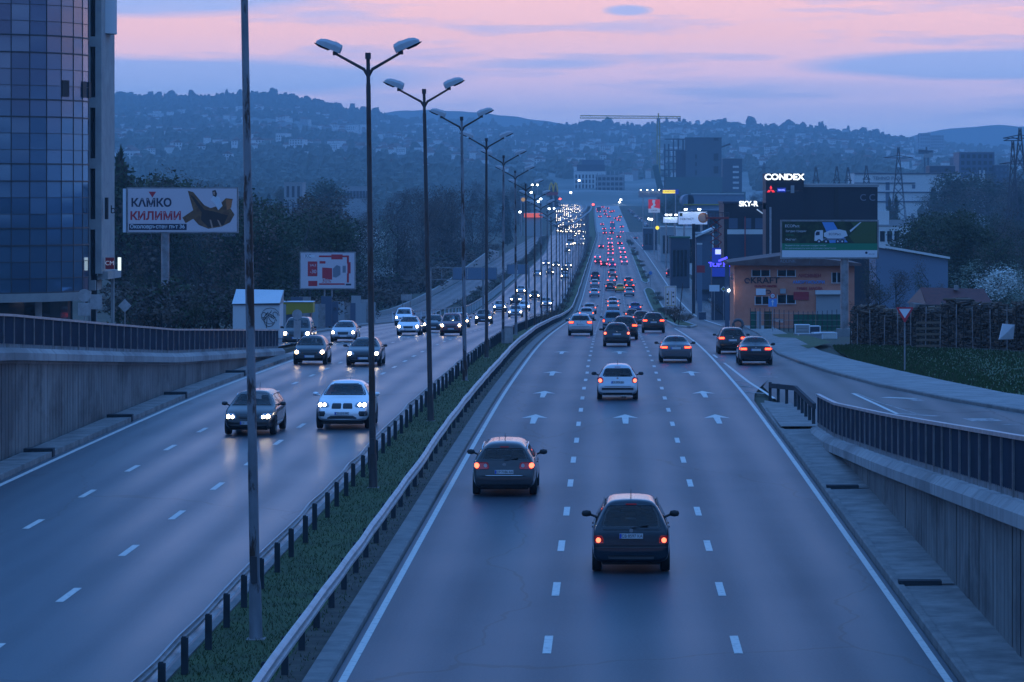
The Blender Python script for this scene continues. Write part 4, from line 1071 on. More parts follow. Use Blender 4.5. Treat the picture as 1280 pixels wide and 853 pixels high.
far_main = [('hatch','charcoal',755,334),('hatch','blue',765.5,335),('hatch','silver',780.5,331),('hatch','charcoal',747.5,331),('sedan','silver',747,325),('hatch','silver',763,328.5),('wagon','silver',779,325),
 ('hatch','silver',778.5,318.5),('wagon','white',777,313),('hatch','silver',763.2,320),('sedan','charcoal',763.5,315.5),('van','silver',763,311),('hatch','white',763,306.5),('hatch','navy',775,307),
 ('van','white',762.3,301),('hatch','charcoal',773.5,298.5),('sedan','charcoal',751.5,311),('hatch','red',756,293.2),('van','navy',764.7,293.4),('hatch','silver',777.2,292),('hatch','charcoal',755.3,288),
 ('hatch','charcoal',777.2,285.4),('hatch','charcoal',752.7,282.3),('hatch','red',765,280),('hatch','charcoal',773.2,277),('van','yellow',775,273),('hatch','charcoal',769.6,274.6),('hatch','red',750,272.5),
 ('hatch','charcoal',761,272.7),('sedan','charcoal',756.9,269.5),('hatch','charcoal',763.6,266.4),('hatch','red',766.5,265.5),('hatch','charcoal',756,265.6),('hatch','red',753.5,260.5),('hatch','charcoal',759.5,262),('hatch','charcoal',747,263)]
# distant cars: simple tree of body, windows and lamps
def far_proto(kind, rearward):
    sp = SPEC[kind]; B = Body(sp); B.dele = set(); t = empty('car')
    gl = MB()
    for key, ax in (('rear_win','rear'), ('front_win','front')): B.patch(sp[key], ax, .02, 3, 2, 0, mb=gl)
    for rwn in sp['side_win']:
        for ax in ('right','left'): B.patch(rwn, ax, .02, 3, 2, 0, mb=gl)
    me = bpy.data.meshes.new('body')
    for f in B.bm.faces: f.smooth = True
    B.bm.to_mesh(me); me.materials.append(M['paint_silver']); ob = bpy.data.objects.new('body', me); col.objects.link(ob); ob.parent = t; ob.material_slots[0].link = 'OBJECT'; ob.material_slots[0].material = M['paint_silver']
    gl.build('windows', M['glass_dark'], t, fix=False)
    W = sp['W']
    for s in (-1, 1):
        if rearward: MB().tube([(s*W*.38,-sp['L']/2+.10,sp['plate_r']+.03),(s*W*.38,-sp['L']/2-.02,sp['plate_r']+.03)], .13, 10).build('tail_light', M['tail_far'], t)
        else: MB().tube([(s*W*.36,sp['L']/2-.12,.70),(s*W*.36,sp['L']/2+.03,.70)], .11, 10).build('headlight', M['head_far'], t)
    for wy in sp['wheels']:
        for s in (-1, 1): 
            o = MB().tube([(s*(W/2-.2),wy,sp['wr']),(s*(W/2-.01),wy,sp['wr'])], sp['wr'], 12).build('wheel', M['tyre'], t)
    return t
FP = {}
def far_car(kind, paint, X, Y, rearward, label, group, cat=None):
    k = (kind, rearward)
    if k in FP: o = copy_tree(FP[k])
    else: o = far_proto(kind, rearward); FP[k] = o
    pnt(o, paint); Yc = Y+2.2; dz = (prof(Yc+3)-prof(Yc-3))/6
    o.location = (X, Yc, prof(Yc)+.004); o.rotation_euler = (math.atan(dz)*(1 if rearward else -1), 0, 0 if rearward else math.pi)
    cat = cat or ('van' if kind == 'van' else 'car'); tag(o, label, cat, group); return o
for i, (kd, pt, px, py) in enumerate(far_main):
    Y = gy(py); X = wx(px, Y)
    lane = 'left' if px < 759 else ('middle' if px < 769 else 'right')
    where = 'of the far climb' if Y > 1632 else 'before the far climb'
    word = {'charcoal':'dark','navy':'dark blue','white':'white','silver':'silver','red':'red lit','blue':'blue','yellow':'orange lit'}[pt]
    tn = {'hatch':'small car','sedan':'saloon','van':'van','wagon':'estate car'}[kd]
    far_car(kd, pt, X, Y, True, 'tiny %s %s with red tail lamps, %s lane %s' % (word, tn, lane, where), 'distant cars driving away')
# a tall lorry on the climb
def lorry(X, Y, label, rearward=True, m='skyblue', W=2.5, H=3.4, L_=8):
    t = empty('lorry', (X, Y+L_/2, prof(Y+L_/2)), 0 if rearward else math.pi, label, 'lorry', 'distant cars driving away' if rearward else G2)
    MB().box(-W/2,W/2,-L_/2,L_/2-2.2,.95,H).build('cargo_box', M['paint_'+m], t)
    MB().prism([(-W/2+.05,.6),(W/2-.05,.6),(W/2-.05,2.3),(W/2-.25,2.75),(-W/2+.25,2.75),(-W/2+.05,2.3)], L_/2-2.1, L_/2).build('cab', M['paint_white'], t)
    MB().box(-W/2+.15,W/2-.15,L_/2-.01,L_/2+.03,1.5,2.4).build('windscreen', M['glass_dark'], t)
    for y in (-L_/2+1.4, L_/2-1.2):
        for s in (-1,1): MB().tube([(s*(W/2-.3),y,.5),(s*(W/2-.02),y,.5)], .5, 14).build('wheel', M['tyre'], t)
    MB().box(-W/2+.1,W/2-.1,-L_/2+.02,L_/2-.2,.6,.9).build('chassis', M['black'], t)
    for s in (-1,1): MB().box(s*(W/2-.35)-.13,s*(W/2-.35)+.13,-L_/2-.04,-L_/2+.02,.7,.95).build('tail_light', M['tail_far'], t)
    if not rearward:
        for s in (-1,1): MB().tube([(s*(W/2-.35),L_/2-.05,.8),(s*(W/2-.35),L_/2+.04,.8)], .16, 10).build('headlight', M['head_far'], t)
    return t
lorry(wx(765.6,gy(287.5)), gy(287.5), 'pale blue box lorry in the middle lane of the far climb')
lorry(wx(748.5,gy(266.4)), gy(266.4), 'grey bus like lorry at the left edge near the top of the far climb', m='midgrey')

# oncoming ------------------------------------------------------------------------
car('wagon','black',311,545.5,'black estate car with warm headlights closest to the camera on the left carriageway',group=G2,ahead=False,plate='CB 1304 PM',rz=-.02)
car('coupe_suv','white',428,538,'white sporty four wheel drive with split dark grille in the lane beside the median',group=G2,ahead=False,plate='CB 6315 MC',rz=-.01)
car('hatch','charcoal',386.5,456.5,'dark small hatchback with big warm headlights near the end of the left wall',group=G2,ahead=False,scale=1.04)
car('sedan','charcoal',453.5,458.5,'dark saloon partly behind the second lamp post with warm headlights',group=G2,ahead=False,scale=1.04)
car('sedan','silver',428.5,428,'silver old saloon with low lit fog lamps joining from the left',group=G2,ahead=False)
car('van','charcoal',370,434,'dark van with bright warm headlights behind the round road sign','van',G2,ahead=False,scale=1.02)
car('sedan','white',510,419.5,'pale silver saloon coming down the left lane beside a white van',group=G2,ahead=False,scale=1.02)
car('van','white',504,407.5,'white van with pale roof coming off the left service road','van',G2,ahead=False,scale=.95)
car('van','red',563.5,420,'dark red people carrier with warm headlights between two lamp posts',group=G2,ahead=False,scale=.93)
car('hatch','silver',575,410,'car mostly hidden behind the dark red people carrier, one headlight showing',group=G2,ahead=False,scale=.95)
car('sedan','charcoal',541,416,'dark saloon half behind the third lamp post left of the red people carrier',group=G2,ahead=False)
car('hatch','charcoal',604,405.5,'dark car with one bright headlight alone right of the red people carrier',group=G2,ahead=False,scale=1.03)
car('hatch','silver',624.5,390,'silver hatchback beside the left kerb, first of the middle cluster',group=G2,ahead=False,scale=1.1)
car('sedan','silver',644,397,'silver saloon nearest in the cluster of oncoming cars behind the fifth lamp post',group=G2,ahead=False,scale=1.04)
car('hatch','white',655,389,'white hatchback just behind the nearest silver saloon of the cluster',group=G2,ahead=False)
car('suv','charcoal',644.5,381,'dark four wheel drive with bright lamps at the back of the cluster',group=G2,ahead=False,scale=.95)
car('hatch','silver',651,368,'silver hatchback beyond the cluster near the left kerb',group=G2,ahead=False)
car('hatch','brown',668,374.5,'brown car with warm yellow headlights in the middle lane',group=G2,ahead=False)
car('wagon','silver',682.5,385,'silver estate car closest to the median in the middle distance',group=G2,ahead=False,scale=1.04)
car('hatch','silver',671.5,346,'small silver car with white headlights in the left lane beyond the cluster',group=G2,ahead=False)
car('hatch','navy',687.3,344,'small dark blue car with white headlights in the middle lane beyond the cluster',group=G2,ahead=False)
car('hatch','silver',706,349,'pale car with white headlights next to the median beyond the cluster',group=G2,ahead=False)
far_left = [('hatch','blue',682.5,332.5),('hatch','charcoal',695,334.8),('hatch','charcoal',706,340.5),('hatch','silver',710.2,335.5),('hatch','charcoal',709,316),('hatch','silver',721,306.6),
 ('hatch','white',728,301),('hatch','silver',731,297.5),('hatch','silver',722,294),('hatch','charcoal',717,296.5),('hatch','white',711,308),('hatch','silver',727,307)]
for i, (kd, pt, px, py) in enumerate(far_left):
    Y = gy(py); word = {'blue':'blue','charcoal':'dark','silver':'silver','white':'white'}[pt]
    far_car(kd, pt, wx(px,Y), Y, False, 'tiny %s oncoming car with white headlights in the thin stream far off' % word, 'distant oncoming cars')
lorry(wx(713.5,gy(307.5)), gy(307.5), 'dark red lorry among the tiny oncoming cars', False, 'red', 2.4, 2.9, 7)
random.seed(5)
pts = []
Y = 1560
while Y < 2280:
    fr = (Y-1560)/720
    for ln in range(7):
        if random.random() < .60-.2*(ln == 6):
            px = lin([(1560,700),(1700,697),(2000,697),(2280,699)], Y)+ln*lin([(1560,5.6),(2280,4.4)], Y)+random.uniform(-.15,.15)
            far_car('hatch', random.choice(['silver','charcoal','white','navy']), wx(px, Y), Y+random.uniform(-4,4), False, 'tiny oncoming car in the dense glare of headlights on the far hill', 'glare of oncoming headlights on the hill')
    Y += 25
# ---------------------------------------------------------------- hills
random.seed(21)
from mathutils import noise as mn
def hill_z(px, Y):
    z = CH+(VY-hill_y(px, min(Y, H1)))*Y/F
    X = wx(px, Y)
    return z + 7*sm(2300,3200,Y)*mn.fractal(Vector((X/420, Y/420, 0)), 1, 2, 4)
def hz_at(X, Y): return hill_z(VX+X*F/Y, Y)
def grid_terrain(name, m, pxs, Ys, fz):
    vs = [(wx(p, Y), Y, fz(p, Y)) for Y in Ys for p in pxs]; n = len(pxs)
    fs = [(i*n+k, i*n+k+1, (i+1)*n+k+1, (i+1)*n+k) for i in range(len(Ys)-1) for k in range(n-1)]
    mb = MB().add(vs, fs); mb.sm = [True]*len(mb.f)
    return tag(mb.build(name, m), kind='structure')
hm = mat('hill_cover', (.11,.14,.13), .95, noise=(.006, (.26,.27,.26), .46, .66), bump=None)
grid_terrain('hills', hm, [-900+i*16 for i in range(201)], [H0+i*(H1-H0)/70 for i in range(71)]+[H1+250, H1+900], lambda p, Y: hill_z(p, Y) - (0 if Y <= H1 else (Y-H1)*.10))
def sky2(px): return lin([(300,165),(400,160),(470,143),(500,139),(545,137),(600,141),(660,149),(720,156),(760,164),(900,185),(1060,185),(1120,176),(1150,168),(1180,162),(1220,158),(1260,157),(1300,158),(1500,170),(2000,190)], px)
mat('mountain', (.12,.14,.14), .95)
grid_terrain('far_mountains', M['mountain'], [-600+i*12 for i in range(220)], [7700, 8100, 8300, 8500], lambda p, Y: CH+(VY-(sky2(p)+ (0 if Y == 8100 else (40 if Y < 8100 else 10))))*Y/F + 4*mn.noise(Vector((p/30, 0, 0)))*min(1, 1))

# clumps of far woodland as one uncountable mass
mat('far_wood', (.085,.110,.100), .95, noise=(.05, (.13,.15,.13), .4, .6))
fw = MB(); pw = MB()
def clump(mb, x, y, z, r, h):
    n = 6; a0 = random.random()*6
    ring = [(x+r*math.cos(a0+6.283*k/n)*random.uniform(.7,1.2), y+r*math.sin(a0+6.283*k/n), z+h*random.uniform(.30,.6)) for k in range(n)]
    lo = [(x+.8*r*math.cos(a0+6.283*k/n), y+.8*r*math.sin(a0+6.283*k/n), z-h*.2) for k in range(n)]
    up = [(x+.55*r*math.cos(a0+.5+6.283*k/n), y+.55*r*math.sin(a0+.5+6.283*k/n), z+h*random.uniform(.78,1.0)) for k in range(n)]
    b = ring+lo+up
    mb.add(b, [(12,13,14,15,16,17)]+[(k, (k+1)%n, 12+(k+1)%n, 12+k) for k in range(n)]+[(6+k, 6+(k+1)%n, (k+1)%n, k) for k in range(n)], 0, False)
cnt = 0
while cnt < 24000:
    px = random.uniform(-150, 1450); Y = random.uniform(2350, 6480)
    X = wx(px, Y); nv = mn.fractal(Vector((X/260, Y/260, 3)), 1, 2, 3)
    t = (Y-H0)/(H1-H0)
    dens = .16+nv*1.2 + (.9 if (t > .80 and px < 520) else 0) + (.5 if t > .93 else 0) + (.35 if t < .10 else 0)
    if random.random() > dens or (690 < px < 945 and Y < 3050): continue
    s = random.uniform(.7,1.4); clump(fw, X, Y, hill_z(px, Y), 4.6*s, (5.5 if random.random() < .85 else 11)*s); cnt += 1
for i in range(420):          # tree line along the ridge
    px = random.uniform(-50, 1330); Y = H1-random.uniform(0, 60); s = random.uniform(.6,1.5)
    if px < 460 or random.random() < .55: clump(fw, wx(px,Y), Y, hill_z(px,Y), random.choice((3,6,8))*s, (14 if random.random() < .3 else 8)*s)
tag(fw.build('far_woodland', M['far_wood'], fix=False), 'blue hazy woodland patches covering the far hillside', 'woodland', kind='stuff')

# houses on the hillside ------------------------------------------------------
mat('roof_tile', (.16,.09,.075), .8)
def house_proto(w, d, h, wall, roof):
    t = empty('hillside_house')
    MB().box(-w/2,w/2,-d/2,d/2,-4,h).build('wall', M[wall], t)
    if roof == 'gable':
        MB().prism([(-w/2-.5,h-.1),(w/2+.5,h-.1),(0,h+3.2)], -d/2-.5, d/2+.5).build('roof', M['roof_tile'], t)
    else: MB().box(-w/2-.3,w/2+.3,-d/2-.3,d/2+.3,h,h+.5).build('roof', M['far_grey'], t)
    me = MB().box(-.8,.8,-.04,.04,-.8,.8).mesh('window', [M['far_window']])
    for fl in range(int(h//3)):
        for k in range(int(w//3.5)):
            o = bpy.data.objects.new('window', me); col.objects.link(o); o.parent = t; o.location = (-w/2+2+k*3.4, -d/2-.03, 1.6+3*fl)
    return t
hp = [house_proto(11,10,6.2,'far_white','gable'), house_proto(14,11,8,'far_white','flat'), house_proto(9,9,5,'far_grey','gable'), house_proto(20,12,12,'far_white','flat')]
used_h = set(); n_h = 0
while n_h < 290:
    px = random.uniform(120, 1290); t_ = random.random()
    Y = H0+500+(H1-H0-600)*t_
    X = wx(px, Y)
    if Y < 3300 and 600 < px < 1100: continue
    if mn.fractal(Vector((X/260, Y/260, 3)), 1, 2, 3) > .12: continue
    if px < 520 and t_ > .84: continue
    if random.random() < .35 and px > 520 and t_ > .7: continue
    k = random.choices((0,1,2,3), (5,3,4,.6))[0]; src = hp[k]
    if src.name in used_h: o = copy_tree(src)
    else: o = src; used_h.add(src.name)
    o.location = (X, Y, hill_z(px, Y)+3.5); o.rotation_euler.z = random.uniform(-.7,.7); s = random.uniform(.55,.95); o.scale = (s,s,s)
    side = 'left hill' if px < 450 else ('middle slope' if px < 830 else 'right slope')
    kd = ['pale house with pitched roof','pale flat roofed house','small grey house with pitched roof','larger pale apartment block'][k]
    tag(o, '%s among the hazy houses on the %s' % (kd, side), 'house', 'houses on the far hillside'); n_h += 1

fh = MB(); k_ = 0
while k_ < 900:
    px = random.uniform(120, 1290); t_ = random.random()**.8; Y = H0+700+(H1-H0-750)*t_; X = wx(px, Y)
    if mn.fractal(Vector((X/260, Y/260, 3)), 1, 2, 3) > .16 or (px < 520 and t_ > .84): continue
    a = random.uniform(2.5,6); b = random.uniform(2,4); z = hill_z(px, Y); h = random.uniform(5.5,9); k_ += 1
    fh.box(X-a,X+a,Y-b,Y+b,z-2,z+h,random.choice((0,0,1))); fh.add([(X-a-.3,Y-b-.3,z+h),(X+a+.3,Y-b-.3,z+h),(X+a+.3,Y+b+.3,z+h),(X-a-.3,Y+b+.3,z+h),(X-a*.5,Y,z+h+2),(X+a*.5,Y,z+h+2)], [(0,1,5,4),(2,3,4,5),(1,2,5),(3,0,4)], 2)
tag(fh.build('far_houses', [M['far_white'], M['far_grey'], M['roof_tile']], fix=False), 'scatter of tiny pale houses filling the far hillside between the woods', 'houses', kind='stuff')
for k_ in range(5200):
    px = random.choice((random.uniform(100,640), random.uniform(1000,1400))); Y = random.uniform(1500, 2700); X = wx(px, Y)
    z = ground_z(X, Y) if Y < 2200 else hill_z(px, Y); s = random.uniform(.7,1.3)
    clump(pw, X, Y, z-.5, 3.2*s, 7.5*s)
tag(pw.build('plain_woodland', M['far_wood'], fix=False), 'low dark woodland covering the flat land before the hill', 'woodland', kind='stuff')

# ---------------------------------------------------------------- generic building
def bwin(t, w, rows, cols, z0, z1, x0, x1, y, m='far_window', ww=.7, wh=.55, frame=None, limit=100):
    me = None; cw = (x1-x0)/cols; rh = (z1-z0)/rows; n = 0; st = MB()
    a, b = cw*ww/2, rh*wh/2
    me = MB().box(-a,a,-.06,.04,-b,b).mesh('window', [M[m]])
    for r_ in range(rows):
        for c_ in range(cols):
            x = x0+cw*(c_+.5); z = z0+rh*(r_+.5); n += 1
            if n <= limit:
                o = bpy.data.objects.new('window', me); col.objects.link(o); o.parent = t; o.location = (x, y, z)
            else: st.box(x-a,x+a,y-.06,y+.04,z-b,z+b)
    if st.v: tag(st.build('more_windows', M[m], t), kind='stuff')
def bld(name, label, cat, px0, px1, pyt, Y, depth, zb, wall, rows=0, cols=0, m='far_window', ww=.7, wh=.55, roof='far_grey', z0=None, z1=None, group=None, rz=0, parapet_=.5):
    x0, x1 = wx(px0, Y), wx(px1, Y); zt = wz(pyt, Y); w = x1-x0
    t = empty(name, ((x0+x1)/2, Y, zb), rz, label, cat, group); h = zt-zb
    MB().box(-w/2,w/2,0,depth,-3 if Y < 2000 else -8,h-.3).build('wall', M[wall], t)
    MB().box(-w/2-.15,w/2+.15,-.15,depth+.15,h-.3,h).build('roof', M[roof], t)
    if rows: bwin(t, w, rows, cols, (z0 if z0 is not None else .5), (z1 if z1 is not None else h-.5), -w/2+.4, w/2-.4, -.02, m, ww, wh)
    return t, w, h

# ---------------------------------------------------------------- left: glazed office tower
def glass_tower():
    TY, TX, RR = 233.0, -43.6, 8.0
    t = empty('office_tower', (TX, TY, -1), label='curved blue glass office tower with concrete pier rising at the left edge of the photo', cat='office tower')
    base = 2.9; top = 40.0; fl = 4.3
    pts = [(-22,-RR),(-18,-RR),(-14,-RR),(-10.5,-RR),(-7,-RR),(-3.5,-RR),(-1.2,-RR)]
    na = 9
    for i in range(na+1):
        a = R(-90+86*i/na); pts.append((RR*math.cos(a), RR*math.sin(a)))
    pts = [p for k, p in enumerate(pts) if k == 0 or (abs(p[0]-pts[k-1][0])+abs(p[1]-pts[k-1][1])) > .3]
    zs = []; z = base
    while z < top:
        zs += [z, z+.95, z+2.05, z+3.15]; z += fl
    zs.append(z)
    tint = []
    def gm(nm, c, r=.05):
        return mat(nm, c, r, spec=.9, metal=.55)
    mats = [gm('facade_glass', (.115,.195,.295), .03), gm('facade_glass_dark', (.10,.175,.27), .03), gm('facade_glass_pale', (.13,.21,.31), .04)]
    mb = MB(); random.seed(3)
    for i in range(len(pts)-1):
        (x0,y0),(x1,y1) = pts[i], pts[i+1]
        nx, ny = (y1-y0), -(x1-x0); l = math.hypot(nx, ny); nx /= l; ny /= l
        for j in range(len(zs)-1):
            a, b = random.uniform(-.006,.006), random.uniform(-.006,.006); d, c = a+random.uniform(-.004,.004), b; c = d+(b-a)
            mi = random.choices((0,1,2), (6,3,1.2))[0] if j % 4 else random.choices((0,1,2), (2,4,1))[0]
            mb.add([(x0+nx*a,y0+ny*a,zs[j]),(x1+nx*b,y1+ny*b,zs[j]),(x1+nx*c,y1+ny*c,zs[j+1]),(x0+nx*d,y0+ny*d,zs[j+1])], [(0,1,2,3)], mi)
    mb.build('glass_facade', mats, t, fix=False)
    mu = MB(); P = [(x,y,0) for x,y in pts]
    for j, z in enumerate(zs): mu.sweep([(x,y,z) for x,y in pts], [(.0,-.05),(.06,-.05),(.06,.05),(.0,.05)] if j % 4 in (0,3) else [(.0,-.02),(.04,-.02),(.04,.02),(.0,.02)], closed=True)
    for (x,y) in pts: mu.box(x-.025,x+.025,y-.05,y+.03,base,zs[-1])
    mu.build('mullion_grid', M['dark_metal'], t)
    # concrete skirt band, recessed ground floor and columns
    MB().sweep([(x,y,base) for x,y in pts], [(-.6,-.62),(.16,-.62),(.22,-.05),(-.6,-.05)], closed=True).build('floor_band', M['concrete_light'], t)
    for (x,y) in ((-13,-6.2),(-8.6,-6.2),(-.9,-6.6),(4.9,-3.6)):
        MB().tube([(x,y,-3),(x,y,base-.3)], .42, 16).build('column', M['concrete_light'], t)
    MB().add([(x*.86,y*.72,-3) for x,y in pts]+[(x*.86,y*.72,base-.3) for x,y in pts], [(i,i+1,i+1+len(pts),i+len(pts)) for i in range(len(pts)-1)]).build('ground_floor_glazing', M['glass_dark'], t)
    # open tilted windows
    for k, (a, jz) in enumerate(((-30,15.05),(-12,15.0),(-3,14.9))):
        x, y = (RR+.05)*math.cos(R(a)), (RR+.05)*math.sin(R(a))
        o = MB().box(-.02,.02,-.36,.36,-.55,.55).build('open_window', M['black'], t); o.location = (x, y, 16.6); o.rotation_euler.z = R(a)
    # concrete pier with tall recesses
    pr = empty('pier_tmp'); bpy.data.objects.remove(pr)
    x0, x1, yf = 7.75, 8.60, 1.2
    mb = MB(); h = 42
    mb.box(x0+.42, x1, yf, yf+6.2, 4.0, h)                # solid shaft
    mb.box(x0-.10, x0+.06, yf, yf+3, -3, h)
    z = -3
    cuts = [(-3,3.2)] 
    zz = 3.2
    while zz < h:
        mb.box(x0+.06, x0+.42, yf, yf+3, zz-.35, zz+.35); zz += 4.2
    mb.build('concrete_pier', M['concrete_light'], t)
    MB().box(x0+.02, x0+.46, yf+.45, yf+.6, -3, h).build('recessed_glazing', M['glass_dark'], t)
    zt = wz(40, 234)+1
    MB().tube([(x1-1.0,yf+3.0,zt),(x1-1.0,yf+3.0,h)], 1.62, 28).build('rounded_stair_drum', M['white_wall'], t)
    MB().box(x0+.5,x1+.35,yf+.6,yf+7,3.6,4.15).build('side_canopy', M['concrete_light'], t)
    MB().box(x1-.12,x1+.08,yf+5.2,yf+5.6,-3,3.7).build('column', M['concrete_light'], t)
    # blade signs on the pier
    MB().tube([(x1+.28,yf+.5,7.75),(x1+.28,yf+.5,9.25)], .13, 10).build('blade_sign', M['black'], t)
    text_part('bu', .8, (x1+.85,yf+1.0,8.4), M['black'], t, 'sign_lettering', thick=.03)
    o = MB().box(x1+.12,x1+.72,yf+1.0,yf+1.1,4.3,5.1).build('red_sign', M['red_paint'], t)
    text_part('CM', .42, (x1+.42,yf+.97,4.7), M['white_sign'], o, 'sign_lettering', thick=.01)
    o = MB().box(x1+.95,x1+1.15,yf+1.2,yf+1.4,4.2,5.1).build('lit_sign', M['lamp_glow'], t)
mat('lamp_glow', (.7,.7,.6), .5, emit=(.8,.95,.9), es=.9)
glass_tower()

# ---------------------------------------------------------------- billboards
def billboard(name, label, px0, px1, pyt, pyb, Y, postpx, zb, postw=.5, frame=.12, tilt=0.0, paper='paper'):
    x0, x1 = wx(px0,Y), wx(px1,Y); z0, z1 = wz(pyb,Y), wz(pyt,Y)
    t = empty(name, ((x0+x1)/2, Y, zb), tilt, label, 'billboard'); w = x1-x0; a, b = z0-zb, z1-zb
    MB().box(-w/2-frame,w/2+frame,-.02,.35,a-frame,b+frame).build('frame', M['galv_old'], t)
    bd = MB().box(-w/2,w/2,-.05,-.022,a,b).build('poster', M[paper], t)
    xp = wx(postpx, Y)-(x0+x1)/2
    return t, bd, w, a, b, xp
def flat(t, pts, y, m, name='poster_shape'):     # a flat shape printed on a poster (x,z)
    n = len(pts); return MB().add([(x,y,z) for x,z in pts], [tuple(range(n))]).build(name, m if not isinstance(m, str) else M[m], t)
mat('paper', (.42,.44,.50), .55, emit=(.45,.55,.9), es=.03)
mat('ink_navy', (.015,.02,.05), .6); mat('ink_red', (.50,.02,.035), .6); mat('ink_white', (.62,.64,.68), .6); mat('ink_brown', (.11,.04,.015), .6, noise=(2.5,(.20,.09,.03),.4,.6)); mat('ink_dkbrown', (.035,.015,.01), .6)
mat('ink_orange', (.45,.14,.04), .6); mat('ink_skin', (.42,.25,.18), .6); mat('ink_green', (.01,.20,.10), .6); mat('ink_dkgreen', (.008,.02,.008), .6, noise=(1.5,(.03,.06,.02),.45,.65)); mat('ink_leaf', (.05,.09,.025), .6); mat('ink_blue', (.10,.28,.62), .6); mat('ink_grey', (.18,.20,.24), .6)
t, bd, w, a, b, xp = billboard('billboard', 'white billboard reading КАМКО КИЛИМИ with a brown swirling figure, beside the glass tower', 160, 296, 236, 290, 300, 206, -1.2)
MB().tube([(xp,.3,-2),(xp,.3,a)], .36, 14).build('post', M['galv_old'], t)
MB().box(-w/2-.42,-w/2-.16,-.25,.6,a-.05,b).build('side_panel', M['ink_white'], t)
for s in (-.28,.32):
    MB().tube([(s*w,.1,a-.05),(s*w,-.6,a-.55)], .03, 6).box(s*w-.25,s*w+.25,-.8,-.55,a-.62,a-.50).build('flood_arm', M['dark_metal'], t)
h = b-a; y = -.056
text_part('КАМКО', .98, (-w*.285,y,a+h*.665), M['ink_navy'], bd, 'poster_lettering', thick=.003, bold=.035)
text_part('КИЛИМИ', .98, (-w*.245,y,a+h*.36), M['ink_red'], bd, 'poster_lettering', thick=.003, bold=.035, sx=1.02)
flat(bd, [(-w*.49,a+h*.04),(-w*.49+w*.53,a+h*.04),(-w*.49+w*.53,a+h*.185),(-w*.49,a+h*.185)], y, 'ink_navy')
text_part('Околовръстен път 36', .47, (-w*.23,y-.004,a+h*.118), M['ink_white'], bd, 'poster_lettering', thick=.003, bold=.01)
flat(bd, [(-w*.31,a+h*.93),(-w*.24,a+h*.93),(-w*.275,a+h*.79)], y, 'ink_red')
flat(bd, [(.05*w,a+h*.95),(.10*w,a+h*.92),(.20*w,a+h*.62),(.26*w,a+h*.55),(.33*w,a+h*.60),(.40*w,a+h*.78),(.465*w,a+h*.76),(.44*w,a+h*.55),(.48*w,a+h*.40),(.44*w,a+h*.22),(.36*w,a+h*.12),(.24*w,a+h*.07),(.15*w,a+h*.16),(.10*w,a+h*.30),(.03*w,a+h*.20),(.0*w,a+h*.33),(.10*w,a+h*.50)], y, 'ink_brown')
flat(bd, [(.18*w,a+h*.52),(.28*w,a+h*.48),(.42*w,a+h*.38),(.38*w,a+h*.16),(.24*w,a+h*.10),(.17*w,a+h*.28)], y-.003, 'ink_dkbrown')
flat(bd, [(.40*w,a+h*.76),(.46*w,a+h*.74),(.45*w,a+h*.56),(.41*w,a+h*.50)], y-.004, 'ink_orange')
flat(bd, [(.07*w,a+h*.86),(.11*w,a+h*.80),(.22*w,a+h*.46),(.18*w,a+h*.44)], y-.004, 'ink_dkbrown')
flat(bd, [(.26*w,a+h*.74),(.29*w,a+h*.86),(.34*w,a+h*.80),(.37*w,a+h*.60),(.33*w,a+h*.50),(.30*w,a+h*.64)], y-.006, 'ink_white')
flat(bd, [(.275*w,a+h*.95),(.305*w,a+h*.97),(.32*w,a+h*.88),(.31*w,a+h*.80),(.28*w,a+h*.84)], y-.008, 'ink_dkbrown')
flat(bd, [(.28*w,a+h*.92),(.30*w,a+h*.93),(.30*w,a+h*.85),(.285*w,a+h*.86)], y-.010, 'ink_skin')
flat(bd, [(.25*w,a+h*.28),(.265*w,a+h*.28),(.285*w,a+h*.08),(.27*w,a+h*.08)], y-.006, 'ink_skin'); flat(bd, [(.32*w,a+h*.28),(.335*w,a+h*.27),(.365*w,a+h*.12),(.35*w,a+h*.11)], y-.006, 'ink_skin')
text_part('ADLINK', .34, (w*.43,-.03,a-.30), M['ink_grey'], t, 'frame_lettering', thick=.01)

t, bd, w, a, b, xp = billboard('billboard', 'white billboard with red panels and -30% standing above the grey fence', 376, 443, 316.5, 360.5, 372, 406, -5.3)
MB().tube([(-.35,.3,-1),(-.35,.3,a)], .09, 8).build('post', M['galv_old'], t); MB().tube([(.45,.3,-1),(.45,.3,a)], .09, 8).build('post', M['galv_old'], t)
h = b-a; y = -.056
def rq(x0,x1,z0,z1,m,dy=0): return flat(bd, [(-w/2+w*x0,b-h*z1),(-w/2+w*x1,b-h*z1),(-w/2+w*x1,b-h*z0),(-w/2+w*x0,b-h*z0)], y-dy, m)
rq(.13,.31,.24,.66,'ink_red'); rq(.14,.31,.79,.94,'ink_red'); rq(.34,.88,.07,.12,'ink_red'); rq(.57,.78,.04,.18,'ink_red',.003); rq(.86,.90,.07,.30,'ink_red',.003); rq(.87,.93,.26,.58,'ink_red',.005); rq(.86,.90,.58,.84,'ink_red',.003)
rq(.34,.82,.86,.905,'ink_red'); rq(.35,.46,.23,.30,'ink_red'); rq(.84,.94,.87,.92,'ink_navy')
flat(bd, [(-w/2+w*.40,b-h*.41),(-w/2+w*.585,b-h*.43),(-w/2+w*.585,b-h*.76),(-w/2+w*.40,b-h*.71)], y, 'ink_red')
flat(bd, [(-w/2+w*.60,b-h*.44),(-w/2+w*.67,b-h*.34),(-w/2+w*.74,b-h*.38),(-w/2+w*.74,b-h*.62),(-w/2+w*.66,b-h*.70),(-w/2+w*.60,b-h*.68)], y, 'ink_grey')
